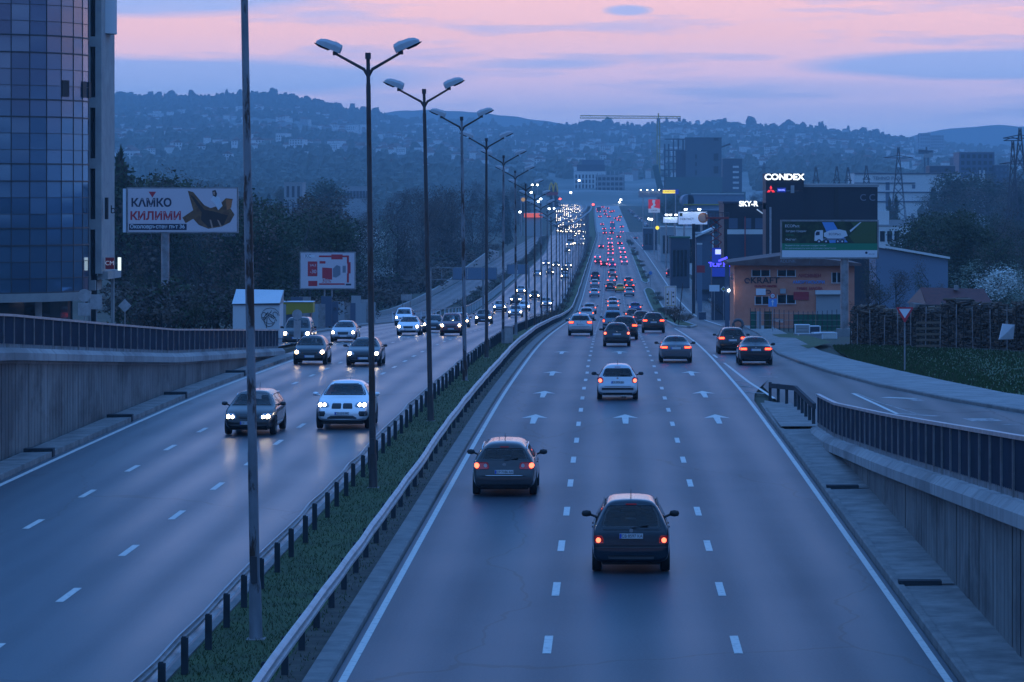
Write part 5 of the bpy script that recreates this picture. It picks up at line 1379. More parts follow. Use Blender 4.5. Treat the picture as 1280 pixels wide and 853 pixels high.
flat(bd, [(-w/2+w*.78,b-h*.36),(-w/2+w*.84,b-h*.36),(-w/2+w*.84,b-h*.56),(-w/2+w*.78,b-h*.56)], y, 'ink_grey')
rq(.07,.26,.05,.13,'ink_white',.001); text_part('KC', .5, (-w*.36,y-.004,b-h*.09), M['ink_navy'], bd, 'poster_lettering', thick=.003)
text_part('30%', .62, (-w*.02,y-.006,b-h*.79), M['ink_red'], bd, 'poster_lettering', thick=.003); text_part('-30', .55, (-w*.27,y-.006,b-h*.53), M['ink_white'], bd, 'poster_lettering', thick=.003)
text_part('SALE', .34, (-w*.27,y-.006,b-h*.35), M['ink_white'], bd, 'poster_lettering', thick=.003)

t, bd, w, a, b, xp = billboard('billboard', 'wide billboard with white cement mixer lorry over a green stripe on a thick grey post', 977.5, 1096.5, 277, 322, 262, 1056, -2.0)
MB().tube([(xp,.35,-1.5),(xp,.35,a)], .31, 16).build('post', M['galv_old'], t)
MB().box(xp-.6,xp+.6,-.2,.9,-.6,.12).build('plinth', M['concrete'], t)
h = b-a
rq(0,1,0,.61,'ink_dkgreen'); rq(0,1,.61,.80,'ink_green',.001); rq(0,1,.80,1,'ink_white',.001)
Q = lambda u, v: (-w/2+w*u, b-h*v)
flat(bd, [Q(.72,.02),Q(.99,.02),Q(.99,.60),Q(.76,.60),Q(.70,.40),Q(.78,.22)], y-.002, 'ink_leaf')
flat(bd, [Q(.42,.02),Q(.54,.02),Q(.58,.20),Q(.69,.58),Q(.50,.60),Q(.46,.25)], y-.004, 'ink_blue')
flat(bd, [Q(.345,.30),Q(.36,.25),Q(.43,.24),Q(.43,.54),Q(.34,.54)], y-.007, 'ink_white')
flat(bd, [Q(.352,.33),Q(.365,.28),Q(.395,.28),Q(.395,.38),Q(.352,.39)], y-.009, 'ink_navy')
flat(bd, [Q(.44,.32),Q(.50,.25),Q(.60,.22),Q(.67,.26),Q(.69,.40),Q(.62,.47),Q(.48,.47),Q(.44,.42)], y-.009, 'ink_white')
rq(.43,.67,.47,.52,'ink_grey',.008)
for u in (.388,.462,.585,.632):
    cx, cz = Q(u,.555); flat(bd, [(cx+.17*math.cos(k*.5236), cz+.17*math.sin(k*.5236)) for k in range(12)], y-.012, 'ink_navy'); flat(bd, [(cx+.07*math.cos(k*.5236), cz+.07*math.sin(k*.5236)) for k in range(12)], y-.014, 'ink_white')
flat(bd, [Q(.71,.25),Q(.82,.02),Q(.835,.02),Q(.72,.30)], y-.008, 'ink_white')
for txt, u, v, s_, m_, al in (('ECOPact',.03,.13,.30,'ink_white','LEFT'),('Заедно градим',.035,.27,.22,'ink_white','LEFT'),('зелено',.035,.38,.20,'ink_green','LEFT'),('бъдеще',.035,.50,.22,'ink_white','LEFT'),('ECOPact',.49,.355,.25,'ink_navy','LEFT'),
   ('Първият бетон с ниски въглеродни емисии',.03,.67,.15,'ink_white','LEFT'),('Специализирани решения за устойчиво строителство',.03,.745,.15,'ink_white','LEFT')):
    q = Q(u, v); text_part(txt, s_, (q[0],y-.016,q[1]), M[m_], bd, 'poster_lettering', thick=.003, align=al)
cx, cz = Q(.885,.87); flat(bd, [(cx+.10*math.cos(k*.5236), cz+.10*math.sin(k*.5236)) for k in range(12)], y-.004, 'ink_navy'); q = Q(.94,.91); text_part('HOLCIM', .12, (q[0],y-.004,q[1]), M['ink_navy'], bd, 'poster_lettering', thick=.003)
text_part('ADLINK', .34, (-w*.44,-.03,a-.30), M['ink_grey'], t, 'frame_lettering', thick=.01)
MB().tube([(-w*.2,.1,a-.1),(-w*.22,-.6,a-.6)], .03, 6).build('flood_arm', M['dark_metal'], t)

# ---------------------------------------------------------------- trees
def leafcloud(mb, c, rx, rz_, n, s, mi=0, up=0.0, long=2.6):
    for _ in range(n):
        while True:
            p = Vector((random.uniform(-1,1), random.uniform(-1,1), random.uniform(-1,1)))
            if p.length < 1: break
        p = p*(.55+.45*random.random()) if random.random() < .5 else p
        q = Vector((c[0]+p.x*rx, c[1]+p.y*rx, c[2]+p.z*rz_))
        d = Vector((random.uniform(-1,1), random.uniform(-1,1), random.uniform(-.5,1)+up)).normalized(); r = d.cross(Vector((random.uniform(-1,1),random.uniform(-1,1),.3))).normalized()
        l = s*random.uniform(.6,1.4)
        mb.add([q-r*l*.5/long*1.6, q+r*l*.5/long*1.6, q+d*l], [(0,1,2)], mi)
def tree_proto(name, kind, H, seed, tm, lm):
    random.seed(seed); t = empty(name); tr = MB(); cr = MB()
    if kind in ('bare','green','blossom'):
        nst = random.choice((1,2,3)) if kind == 'bare' else 2
        for s in range(nst):
            bx = random.uniform(-.6,.6) if nst > 1 else 0
            lean = Vector((random.uniform(-.12,.12)+bx*.12, random.uniform(-.1,.1), 1))
            pts = [Vector((bx,0,-1))+lean*k*H*.23+Vector((random.uniform(-.2,.2),0,0)) for k in range(5)]
            tr.tube(pts, [.035*H*(.5 if nst > 1 else 1)*(1-.22*k)*.5 for k in range(5)], 6)
            for b in range(11):
                k = random.uniform(1.0,3.9); i = int(k); p = pts[i].lerp(pts[min(i+1,4)], k-i)
                a = random.random()*6.283; ln_b = H*random.uniform(.16,.36)
                d = Vector((math.cos(a), math.sin(a), random.uniform(.5,1.3))).normalized()
                e = p+d*ln_b*.6+Vector((0,0,.1)); e2 = e+Vector((d.x*.5,d.y*.5,1.0)).normalized()*ln_b*.5
                tr.tube([p,e,e2], [.008*H,.005*H,.002*H], 4, cap=False)
                nn = {'bare':150,'green':120,'blossom':210}[kind]
                r_ = H*.13*random.uniform(.8,1.4)
                leafcloud(cr, e2, r_, r_*1.1, nn, H*(.024 if kind != 'blossom' else .017), random.choice((0,0,1)), up=.5 if kind == 'bare' else .1, long=5 if kind == 'bare' else 1.5)
                leafcloud(cr, e, r_, r_, nn//2, H*(.024 if kind != 'blossom' else .017), random.choice((0,1)), up=.5 if kind == 'bare' else .1, long=5 if kind == 'bare' else 1.5)
    elif kind == 'poplar':
        tr.tube([(0,0,-1),(0,0,H*.5),(.1,0,H*.97)], [.018*H,.01*H,.003*H], 6)
        for k in range(26):
            z = H*(.14+.84*k/26); r_ = H*.085*math.sin(math.pi*min(1,(k+3)/28))**.7+.1; a = random.random()*6.28
            tr.tube([(0,0,z-.5),(math.cos(a)*r_*.7,math.sin(a)*r_*.7,z+1.4)], [.05,.015], 4, cap=False)
            leafcloud(cr, (math.cos(a)*r_*.4,math.sin(a)*r_*.4,z), r_, H*.06, 80, H*.035, random.choice((0,1)), up=1.2, long=4)
    elif kind == 'conifer':
        tr.tube([(0,0,-1),(0,0,H*.95)], [.02*H,.004*H], 6)
        for k in range(22):
            z = H*(.10+.88*k/22); r_ = H*.20*(1-k/22)+.15
            leafcloud(cr, (0,0,z), r_, H*.04, 90, H*.04, random.choice((0,1)), up=-.4, long=2.2)
    elif kind == 'bush':
        for s in range(7):
            a = random.random()*6.283; e = (math.cos(a)*H*.45, math.sin(a)*H*.4, H*random.uniform(.35,.75))
            tr.tube([(0,0,-.3),e], [.03*H,.008*H], 4, cap=False); leafcloud(cr, e, H*.32, H*.3, 110, H*.06, random.choice((0,1)), long=1.8)
    tr.build('trunk', tm, t); cr.build('crown', lm, t, fix=False)
    return t
mat('bark', (.035,.03,.027), .95); mat('twig_dark', (.075,.060,.052), .95); mat('twig_brown', (.12,.085,.062), .95)
mat('bud_green', (.038,.055,.022), .9); mat('bud_light', (.055,.070,.025), .9); mat('blossom_white', (.60,.62,.58), .85); mat('blossom_grey', (.16,.20,.15), .85); mat('needle', (.010,.022,.014), .9); mat('needle_light', (.018,.032,.018), .9)
mat('rust_leaf', (.075,.045,.016), .9)
TP = {}
for nm, kd, H, sd, lm in (('bare_a','bare',12,1,('twig_dark','twig_brown')),('bare_b','bare',12,2,('twig_dark','twig_dark')),('bare_c','bare',12,3,('twig_brown','bud_green')),('bare_d','bare',12,9,('twig_dark','twig_brown')),
   ('green_a','green',12,4,('bud_green','bud_light')),('green_b','green',12,5,('bud_green','twig_brown')),('rusty','green',12,12,('rust_leaf','twig_brown')),('poplar','poplar',20,6,('bud_green','twig_dark')),('conifer','conifer',14,7,('needle','needle_light')),('blossom','blossom',7,8,('blossom_white','blossom_grey')),('bush','bush',2.2,10,('twig_dark','bud_green')),('twiggy','bush',2.2,13,('twig_brown','twig_dark'))):
    TP[nm] = [tree_proto({'bush':'bush','twiggy':'bush','conifer':'conifer_tree','poplar':'poplar_tree','blossom':'blossom_tree'}.get(nm, 'bare_tree' if nm.startswith('bare') else 'budding_tree'), kd, H, sd, M['bark'], [M[l] for l in lm]), H, False]
random.seed(33)
def tree(k, X, Y, z, H, label, cat='tree', group=None, wide=1.0):
    p = TP[k]
    if p[2]: o = copy_tree(p[0])
    else: o = p[0]; p[2] = True
    s = H/p[1]*.84; o.location = (X, Y, z); o.scale = (s*wide, s*wide, s); o.rotation_euler.z = random.random()*6.283
    tag(o, label, cat, group); return o
def tree_px(k, px, pyt, Y, label, **kw):
    z = ground_z(wx(px,Y), Y)-.1 if Y < 2200 else hz_at(wx(px,Y), Y)
    return tree(k, wx(px,Y), Y, z, wz(pyt,Y)-z, label, **kw)
GL = 'bare woodland left of the motorway'
topL = [(140,200),(230,212),(270,228),(310,240),(350,252),(400,246),(430,262),(470,250),(490,228),(540,222),(600,226),(640,238),(670,262),(690,276)]
for i in range(118):
    px = random.uniform(135, 640); Y = random.choice((random.uniform(420,560), random.uniform(560,800), random.uniform(800,1050)))
    if px < 430: Y = min(Y, 400+random.random()*250)
    if px > 540 and Y < 560: Y += 250
    if px > 590 and Y < 800: Y += 200
    X = wx(px, Y)
    if X > lsl(Y)-4.5: continue
    ty = lin(topL, px)+random.uniform(0, 26)
    if 300 < px < 430: k = random.choice(('bare_c','green_b','bare_a','green_a'))
    elif px < 300: k = random.choice(('green_a','green_b','bare_a','bare_b','bare_c'))
    else: k = random.choice(('bare_a','bare_b','bare_d','bare_b'))
    hgt = 'tall ' if ty < lin(topL, px)+9 else ('' if ty < lin(topL, px)+18 else 'lower ')
    zone = ('close behind' if Y < 480 else 'well behind')+' the carpet billboard' if px < 300 else ('above the billboard with red panels, '+('left' if px < 375 else 'right')+' side' if px < 450 else 'in the dark wood '+('behind the third lamp post' if px < 540 else ('behind the fourth lamp post' if px < 590 else 'at its right end')))
    tree_px(k, px, ty, Y, hgt+('budding green tree ' if k.startswith('green') else 'bare dark tree ')+zone, group=GL, wide=random.uniform(.95,1.35))
for i in range(95):
    px = random.uniform(440, 640); Y = random.uniform(430, 1050); X = wx(px, Y)
    if X > lsl(Y)-3: X = lsl(Y)-3-random.random()*6
    tree(random.choice(('bush','twiggy')), X, Y, ground_z(X,Y)-.2, random.uniform(3.5,6.5), 'dark thicket in the wood beside the left service road, %s' % ('behind the second lamp post' if px < 520 else ('behind the third lamp post' if px < 570 else 'behind the fourth lamp post')), 'bush', 'understorey of the left wood', 1.6)
tree_px('poplar', 151, 148, 420, 'tall slim poplar rising beside the glass tower')
tree_px('rusty', 402, 240, 640, 'rust coloured tree standing out in the left woodland', group=GL, wide=1.3)
tree_px('rusty', 378, 252, 600, 'lower rust tinged tree left of the rust coloured one', group=GL, wide=1.2)
tree_px('bare_b', 497, 236, 560, 'tall bare tree at the left end of the dense wood')
tree_px('conifer', 634, 262, 1200, 'dark conifer at the right end of the dense wood', wide=1.2)
tree_px('conifer', 692, 222, 2050, 'pointed dark conifer behind the yellow arches sign', wide=1.5)
tree_px('blossom', 470, 268, 560, 'whitish blossoming tree among dark woods near the second lamp post', wide=1.0)
# undergrowth along the left roadside
for i in range(46):
    Y = random.uniform(255, 560); X = lin([(240,-25.6),(370,-26),(400,-32.5),(600,-34)], Y)-random.uniform(.3,7)
    tree(random.choice(('bush','twiggy')), X, Y, ground_z(X,Y)-.2, random.uniform(2.2,4.2), 'low dark bush in the undergrowth along the left roadside, %s' % ('near the slat fence' if Y < 380 else ('near the small grey boards' if Y < 460 else 'beyond the small grey boards')), 'bush', 'undergrowth along the left roadside', 1.3)
for i in range(26):
    px = random.uniform(150, 300); Y = random.uniform(262, 330); X = wx(px, Y)
    tree(random.choice(('bush','twiggy','bare_c')), X, Y, ground_z(X,Y)-.3, random.uniform(3,6.5), 'dark scrub %s the carpet billboard' % ('left below' if px < 200 else ('right below' if px > 250 else 'directly below')), 'bush', 'scrub below the carpet billboard', 1.2)
for i, (px, Y) in enumerate([(590,600),(606,640),(640,760),(655,900),(668,1000),(676,1100)]):
    X = wx(px, Y)
# clipped hedge between carriageway and left service road
for i in range(30):
    Y = 520+i*30; X = (leftL(Y)+lsr(Y))/2-.4
    tree('bush', X, Y, prof(Y)-.1, 1.7, 'dark hedge bush between the carriageway and left service road', 'bush', 'hedge along the left service road', 1.9)
# scrub in the far part of the median
for i in range(42):
    Y = 330+i*26; X = (leftR(Y)-5.5+shift(Y))/2-.3
    if Y > 1500: X = (leftR(Y)+mainL(Y))/2
    tree('twiggy', X, Y, prof(Y), 1.1+.5*(i%3==0), 'dark low shrub growing in the far part of the median', 'bush', 'shrubs in the median', 1.3)
# right hand woodland
topR = [(1100,304),(1130,272),(1170,256),(1200,258),(1240,262),(1290,268)]
for i in range(80):
    px = random.uniform(1105, 1330); Y = random.uniform(420, 900); ty = lin(topR, px)+random.uniform(0,42)
    k = random.choice(('green_a','green_b','green_a','bare_c','bare_a'))
    tree_px(k, px, ty, Y, ('budding green tree' if k.startswith('green') else 'bare brown tree')+' '+('far back' if Y > 650 else 'near the front')+(' at the left end' if px < 1160 else (' in the middle' if px < 1225 else ' at the right end'))+' of the grove behind the woodpile', group='grove behind the woodpile', wide=random.uniform(1.0,1.4))
tree_px('blossom', 1232, 322, 255, 'wide white blossoming tree behind the red roofed shed', wide=1.9)
tree_px('blossom', 1266, 334, 262, 'second white blossoming tree at the right edge beside the wide one', wide=1.7)
tree_px('bare_c', 1100, 322, 300, 'bare tree between the orange workshop and the woodpile', wide=1.1)
tree_px('bare_a', 1120, 330, 290, 'bare twiggy tree left of the grey shed wall', wide=1.2)
tree_px('bare_c', 1160, 325, 300, 'bare tree before the grey shed wall above the red roof', wide=1.0)
tree_px('bare_a', 1085, 345, 280, 'small bare tree just right of the thick billboard post', wide=1.2)
tree_px('green_b', 884, 300, 640, 'green tree beside the small gabled shop')
tree_px('bare_b', 905, 340, 400, 'bare tree beside the blue lit sign', wide=1.3)
tree_px('poplar', 1120, 232, 1150, 'slender pale poplar before the white office building')
tree_px('poplar', 1112, 236, 1180, 'second slender poplar before the white office building', wide=.8)
for i in range(34):
    px = random.choice((random.uniform(800,905), random.uniform(600,740), random.uniform(860,1000))); Y = random.uniform(1500, 2150)
    X = wx(px, Y)
    if -38 < X < 24: continue
    tree_px(random.choice(('bare_a','bare_b','conifer','green_b')), px, random.uniform(226,248), Y, 'hazy tree near the top of the motorway', group='hazy trees near the crest', wide=1.4)
for i in range(60):
    px = random.choice((random.uniform(140,690), random.uniform(1100,1300))); Y = random.uniform(1100, 2150)
    X = wx(px, Y)
    if X > -45 and X < 30: continue
    tree_px(random.choice(('bare_a','bare_b','green_b','conifer','bare_c')), px, random.uniform(214,240)-(6 if px > 1000 else 0), Y, 'hazy %s tree in the far flat woodland, %s' % ('nearer' if Y < 1500 else 'faint distant', 'above the carpet billboard' if px < 300 else ('left of the lamp row' if px < 480 else ('behind the lamp row' if px < 700 else 'behind the black showroom'))), group='far flat woodland', wide=1.6)
# ---------------------------------------------------------------- buildings on the right
mat('orange_render', (.52,.17,.10), .8, noise=(.8,(.60,.24,.16),.35,.7)); mat('roof_brown', (.10,.05,.045), .8, noise=(1,(.15,.10,.09),.4,.7)); mat('black_clad', (.014,.018,.028), .5); mat('navy_clad', (.035,.05,.08), .55); mat('steel_blue', (.07,.10,.15), .5)
mat('sign_cond', (.8,.8,.8), .5, emit=(.85,.95,1.0), es=1.6); mat('sign_red_lit', (.5,.02,.02), .5, emit=(1.0,.04,.06), es=.9); mat('neon_blue', (.05,.05,.6), .4, emit=(.06,.05,1.0), es=2.2); mat('neon_pale', (.4,.4,.9), .4, emit=(.35,.4,1.0), es=1.4); mat('blue_panel', (.02,.05,.30), .5, emit=(.02,.05,.5), es=.25)
mat('tarp_green', (.01,.10,.06), .8); mat('yellow_crate', (.35,.27,.02), .6); mat('yellow_lit', (.6,.5,.02), .5, emit=(1.0,.75,.05), es=1.0); mat('factory_green', (.07,.13,.13), .8); mat('tower_grey', (.09,.12,.15), .85); mat('hall_blue', (.14,.19,.26), .6); mat('red_steel', (.28,.03,.025), .6)
mat('window_lit', (.3,.35,.4), .3, emit=(.5,.7,.9), es=.35); mat('log_end', (.10,.065,.045), .95); mat('log_bark', (.035,.026,.02), .95); mat('log_pale', (.16,.11,.08), .95)
def gz_(px, Y): return ground_z(wx(px,Y), Y)
# orange workshop
Y = 320; zb = gz_(980,Y)
x0, x1 = wx(918,Y), wx(1068,Y); ze = wz(331,Y)-zb; w = x1-x0
t = empty('workshop', ((x0+x1)/2,Y,zb), 0, 'orange two storey workshop with brown roof and KRAFT lettering behind the billboard post', 'workshop')
MB().box(-w/2,w/2,0,12,-2,ze).build('wall', M['orange_render'], t)
pk = wx(985,Y)-(x0+x1)/2
MB().prism([(-w/2-.6,ze-.05),(w/2+.6,ze-.10),(w/2+.6,ze+.12),(pk,ze+.95),(-w/2-.6,ze+.22)], -.9, 12.8).build('roof', M['roof_brown'], t)
def PX(px): return wx(px,Y)-(x0+x1)/2
def PZ(py): return wz(py,Y)-zb
def pane(t, a, b, c, d, m='glass_dark', nm='window', fr='white_wall', y=-.03):
    o = MB().box(PX(a),PX(b),y-.02,y+.03,PZ(d),PZ(c)).build(nm, M[m], t)
    if fr:
        mid = (PX(a)+PX(b))/2
        for q in ((PX(a)-.05,PX(a)+.02),(mid-.04,mid+.04),(PX(b)-.02,PX(b)+.05)): MB().box(q[0],q[1],y-.05,y-.021,PZ(d)-.05,PZ(c)+.05).build('frame', M[fr], o)
        MB().box(PX(a)-.08,PX(b)+.08,y-.12,y-.021,PZ(d)-.10,PZ(d)-.052).build('sill', M[fr], o)
    return o
for q in ((940,962,338,345),(972,994,338,345),(1040,1052,341,353),(944,961,371,380),(972,994,369,379)): pane(t, *q)
MB().box(PX(1020),PX(1052),-.15,-.02,PZ(398),PZ(367)).build('shutter_door', M['far_grey'], t); MB().box(PX(1019),PX(1053),-.5,-.02,PZ(368),PZ(363)).build('awning', M['white_wall'], t)
MB().box(PX(992),PX(1011),-.12,-.02,PZ(375),PZ(365)).build('dark_red_sign', M['red_paint'], t)
MB().box(PX(945),PX(957),-.14,-.03,PZ(369),PZ(361)).build('white_sign', M['ink_white'], t)
MB().box(PX(975),PX(982),-.45,-.02,PZ(367),PZ(361)).build('air_conditioner', M['far_grey'], t)
for txt, px, py, s_, m_, sx in (('KRAFT',956,351,.80,'black',1.15),('QUALITY CENTER',957,358,.26,'red_paint',1.0),('АНСИМЕН',1012,345,.42,'red_paint',1.0),('АМОРТИСЬОРИ',1011,353,.38,'ink_blue',1.0),('ГУМИ  МАСЛА',1012,361,.34,'red_paint',1.0)):
    text_part(txt, s_, (PX(px),-.05,PZ(py)), M[m_], t, 'sign_lettering', thick=.02, sx=sx, bold=.01)
MB().tube([(PX(934)+.22*math.cos(a*.45),-.05,PZ(351)+.22*math.sin(a*.45)) for a in range(13)], .05, 6).build('round_emblem', M['ink_navy'], t)
MB().tube([(PX(960)+.24*math.cos(2.4-a*.35),-.05,PZ(365)+.16*math.sin(2.4-a*.35)) for a in range(13)], .04, 6).build('round_emblem', M['ink_navy'], t)
o = MB().box(-w/2-.62,-w/2-.45,-.5,1.4,PZ(362)-.2,PZ(362)+.02).build('strip_lamp', M['lamp_spot'], t)
for yy in (2,5,8): MB().box(-w/2-.03,-w/2+.01,yy,yy+1.6,PZ(352),PZ(343)).build('window', M['glass_dark'], t)
MB().box(-w/2-.9,-w/2-.5,-.4,-.2,-1,PZ(330)).build('corner_post', M['steel_blue'], t)
# black showroom with sign tower
t, w, h = bld('showroom', 'large black showroom with CONDEX sign tower behind the wide billboard', 'showroom', 1004, 1097, 231, 420, 25, gz_(1000,420), 'black_clad', roof='far_grey')
Y = 420; zb = gz_(1000,420); x0, x1 = wx(1004,Y), wx(1097,Y)
MB().box(PX(957),PX(1004),-.6,8,-3,PZ(239)).build('sign_tower', M['black_clad'], t); MB().box(PX(957),PX(1004.5),-.65,8,PZ(238.6),PZ(217)).build('tower_head', M['black_clad'], t)
MB().box(PX(957),PX(1004.5),-.62,7,PZ(262),PZ(254)).build('tower_band', M['black_clad'], t)
text_part('CONDEX', 1.02, (PX(980),-.72,PZ(221.8)), M['sign_cond'], t, 'sign_lettering', thick=.04, sx=1.12, bold=.03)
o = MB().box(PX(958),PX(967),-.64,-.61,PZ(243),PZ(231)).build('emblem_board', M['black_clad'], t)
ec = (PX(963.3), PZ(237.2)); rr = .56
for k in range(3):
    a = R(90+120*k); d1 = (math.cos(a), math.sin(a)); p_ = [(0,0),(math.cos(a+R(30))*rr/1.732*1.0, math.sin(a+R(30))*rr/1.732*1.0),(d1[0]*rr,d1[1]*rr),(math.cos(a-R(30))*rr/1.732, math.sin(a-R(30))*rr/1.732)]
    MB().add([(ec[0]+x,-.70,ec[1]-.06+z) for x,z in p_], [(0,1,2,3)]).build('emblem_diamond', M['sign_red_lit'], o)
MB().box(PX(971),PX(982),-.66,-.60,PZ(240.5),PZ(235)).build('blue_sign', M['blue_panel'], t); text_part('SSANG', .28, (PX(976.5),-.69,PZ(237.8)), M['neon_pale'], t, 'sign_lettering', thick=.01)
MB().box(PX(971),PX(988),-.55,3,PZ(251),PZ(241)).build('glazed_box', M['window_lit'], t); MB().box(PX(988),PX(992.5),-.66,2,PZ(241.5),PZ(232)).build('pale_panel', M['far_grey'], t)
MB().box(PX(961.5),PX(964),-.75,-.61,PZ(318),PZ(259)).build('downpipe', M['galv'], t)
MB().box(PX(1043),PX(1048),-.12,-.02,PZ(272),PZ(231)).build('vertical_slot', M['black'], t)
text_part('C C', 1.15, (PX(1084.5),-.1,PZ(247.5)), M['ink_grey'], t, 'sign_lettering', thick=.03)
MB().box(-w/2,w/2,-.2,.1,h,h+.12).build('roof_edge', M['white_wall'], t)
# navy building with SKY-R
t, w, h = bld('showroom', 'dark navy building with lit SKY-R sign left of the black showroom', 'showroom', 905, 957, 252, 480, 22, gz_(930,480), 'black_clad', roof='navy_clad')
Y = 480; zb = gz_(930,480); x0, x1 = wx(905,Y), wx(957,Y)
text_part('SKY-R', 1.0, (PX(935.5),-.12,PZ(255.2)), M['sign_cond'], t, 'sign_lettering', thick=.04, bold=.03)
MB().box(PX(909),PX(957),-.35,-.02,PZ(323),PZ(293)).build('lower_cladding', M['navy_clad'], t); MB().box(PX(909),PX(957),-.4,-.02,PZ(293),PZ(287)).build('pale_band', M['far_white'], t)
for a_, b_ in ((911,922),(930,939),(944,955)): MB().box(PX(a_),PX(b_),-.08,-.02,PZ(286),PZ(273)).build('window', M['steel_blue'], t)
MB().tube([(PX(946),-.6,PZ(262)),(PX(950),-.9,PZ(265)),(PX(956),-.9,PZ(269))], .09, 6).build('curved_light', M['window_lit'], t)
MB().tube([(PX(931),-1.0,PZ(325)),(PX(931),-1.0,PZ(271))], .10, 6).build('red_flagpole', M['red_steel'], t)
# red scissor frame
t = empty('lift_tower', (wx(895,450),450,gz_(895,450)), 0, 'red steel lattice tower with platform left of the navy building', 'steel tower'); Y = 450; zb = gz_(895,450); x0 = x1 = wx(895,450)
for k in range(5):
    za, zc = PZ(323-k*10), PZ(313-k*10)
    for s in (1,-1): MB().tube([(s*.75,0,za),(-s*.75,0,zc)], .07, 5).build('scissor_arm', M['red_steel'], t)
MB().box(PX(882),PX(911),-.5,1.5,PZ(274),PZ(271.5)).build('platform', M['red_steel'], t)
mb = MB()
for k in range(8):
    x = PX(882)+(PX(911)-PX(882))*k/7; mb.tube([(x,-.45,PZ(272)),(x,-.45,PZ(266))], .04, 4)
mb.tube([(PX(882),-.45,PZ(266)),(PX(911),-.45,PZ(266))], .05, 4); mb.build('platform_railing', M['dark_metal'], t)
# blue lit kiosk sign
t = empty('neon_kiosk', (wx(900,400),400,gz_(900,400)), 0, 'small shop with bright blue TOP HO neon sign beside the orange workshop', 'kiosk'); Y = 400; zb = gz_(900,400); x0 = x1 = wx(900,400)
MB().box(PX(890),PX(916),0,4,-1,PZ(334)).build('wall', M['navy_clad'], t)
MB().box(PX(890),PX(914),-.2,0,PZ(346),PZ(335)).build('lower_panel', M['blue_panel'], t)
MB().box(PX(890),PX(901),-.3,-.1,PZ(329),PZ(310)).build('blue_pylon', M['blue_panel'], t); MB().box(PX(894),PX(901),-.36,-.31,PZ(318),PZ(312)).build('white_sign', M['neon_pale'], t)
text_part('TOP HO', .72, (PX(901),-.25,PZ(331)), M['neon_blue'], t, 'neon_lettering', thick=.04, sx=1.05, bold=.03)
MB().tube([(PX(898),-.3,PZ(326.5)),(PX(909),-.3,PZ(322))], .13, 6).build('neon_swoosh', M['neon_blue'], t)
# assorted low shops and yards further up
def shop(px0, px1, pyt, Y_, label, wall, roof='far_grey', rows=1, cols=3, depth=8, m='glass_dark', nm='shop'):
    return bld(nm, label, 'shop', px0, px1, pyt, Y_, depth, gz_((px0+px1)/2,Y_), wall, rows, cols, m, roof=roof, z0=.3)
t, w, h = bld('gabled_shop', 'small shop with pale slanted roof below the red platform', 'shop', 870, 891, 291, 560, 10, gz_(880,560), 'steel_blue'); MB().prism([(-w/2-.3,h-.9),(w/2+.3,h+.6),(w/2+.3,h+.9),(-w/2-.3,h-.6)], -.8, 10).build('slanted_roof', M['far_white'], t); MB().box(w/2-.1,w/2+.12,-.3,0,-2,h+.9).build('pale_post', M['far_white'], t)
MB().box(-w/2,w/2,-.8,-.05,1.7,2.0).build('canopy', M['black'], t)
shop(838, 862, 296, 640, 'turquoise roofed low shop beside the orange flags', 'navy_clad', 'tarp_green', 1, 4)
shop(846, 868, 284, 760, 'white fronted low shop under the lit white hoarding', 'far_white', 'far_white', 1, 4)
shop(826, 846, 283, 900, 'low grey shop below the pale lit hoarding', 'far_grey', 'far_white', 1, 4)
shop(804, 822, 285, 1100, 'low dark shed beside the red and white pole sign', 'navy_clad', 'far_grey', 1, 3)
shop(866, 905, 262, 800, 'flat roofed showroom with yellow lined canopy edge', 'navy_clad', 'hall_blue', 2, 6, 14)
t, w, h = bld('curved_hall', 'silver blue hall with rounded end behind the dark showrooms', 'hall', 860, 930, 243, 1150, 40, gz_(900,1150), 'hall_blue', roof='hall_blue'); MB().tube([(-w/2,.0,h-2.2),(-w/2,40,h-2.2)], 2.1, 20).build('rounded_end', M['hall_blue'], t); MB().box(-w/2-1.5,w/2,-.5,-.1,h-3.7,h-3.3).build('yellow_edge', M['yellow_crate'], t)
MB().box(-w/2+1,w/2,-.2,.3,h,h+.25).build('roof_edge', M['far_white'], t)
for i_, (px, pyt, Yq, c) in enumerate(((840,297,1000,'ink_orange'),(843,300,990,'ink_orange'),(845.5,299,980,'ink_orange'))):
    Y = Yq; t = empty('flag_banner', (wx(px,Y),Y,gz_(px,Y)), 0, ['left','middle','right'][i_]+'most of three upright orange banners beside the service road', 'banner', 'orange banners'); hh = wz(pyt,Y)-gz_(px,Y)
    MB().tube([(0,0,-.5),(0,0,hh)], .05, 6).build('pole', M['galv'], t); MB().add([(.05,0,1.2),(.75,.05,1.3),(.7,.1,hh-.5),(.05,0,hh)], [(0,1,2,3)]).box(.05,.7,.0,.02,1.3,hh-.6).build('flag', M[c], t)
Y = 620; t = empty('blue_column_sign', (wx(874.5,430),430,gz_(874,430)), 0, 'tall pale blue column sign beside the service road', 'sign'); Y = 430; zb = gz_(874,430)
MB().box(-.32,.32,-.15,.15,0,wz(306,430)-zb).build('sign_panel', M['hall_blue'], t); MB().box(-.34,.34,-.17,.17,wz(306,430)-zb,wz(305,430)-zb+.1).build('cap', M['far_white'], t)
t = empty('red_board', (wx(876,420),420,gz_(876,420)), 0, 'small dull red and blue board at the foot of the pale blue column sign', 'sign'); MB().box(-.5,.5,-.05,.05,wz(341,420)-gz_(876,420),wz(332,420)-gz_(876,420)).build('sign_panel', M['red_paint'], t); MB().tube([(.4,0,-.3),(.4,0,2.0)], .05, 6).build('post', M['galv'], t); MB().tube([(-.4,0,-.3),(-.4,0,2.0)], .05, 6).build('post', M['galv'], t)
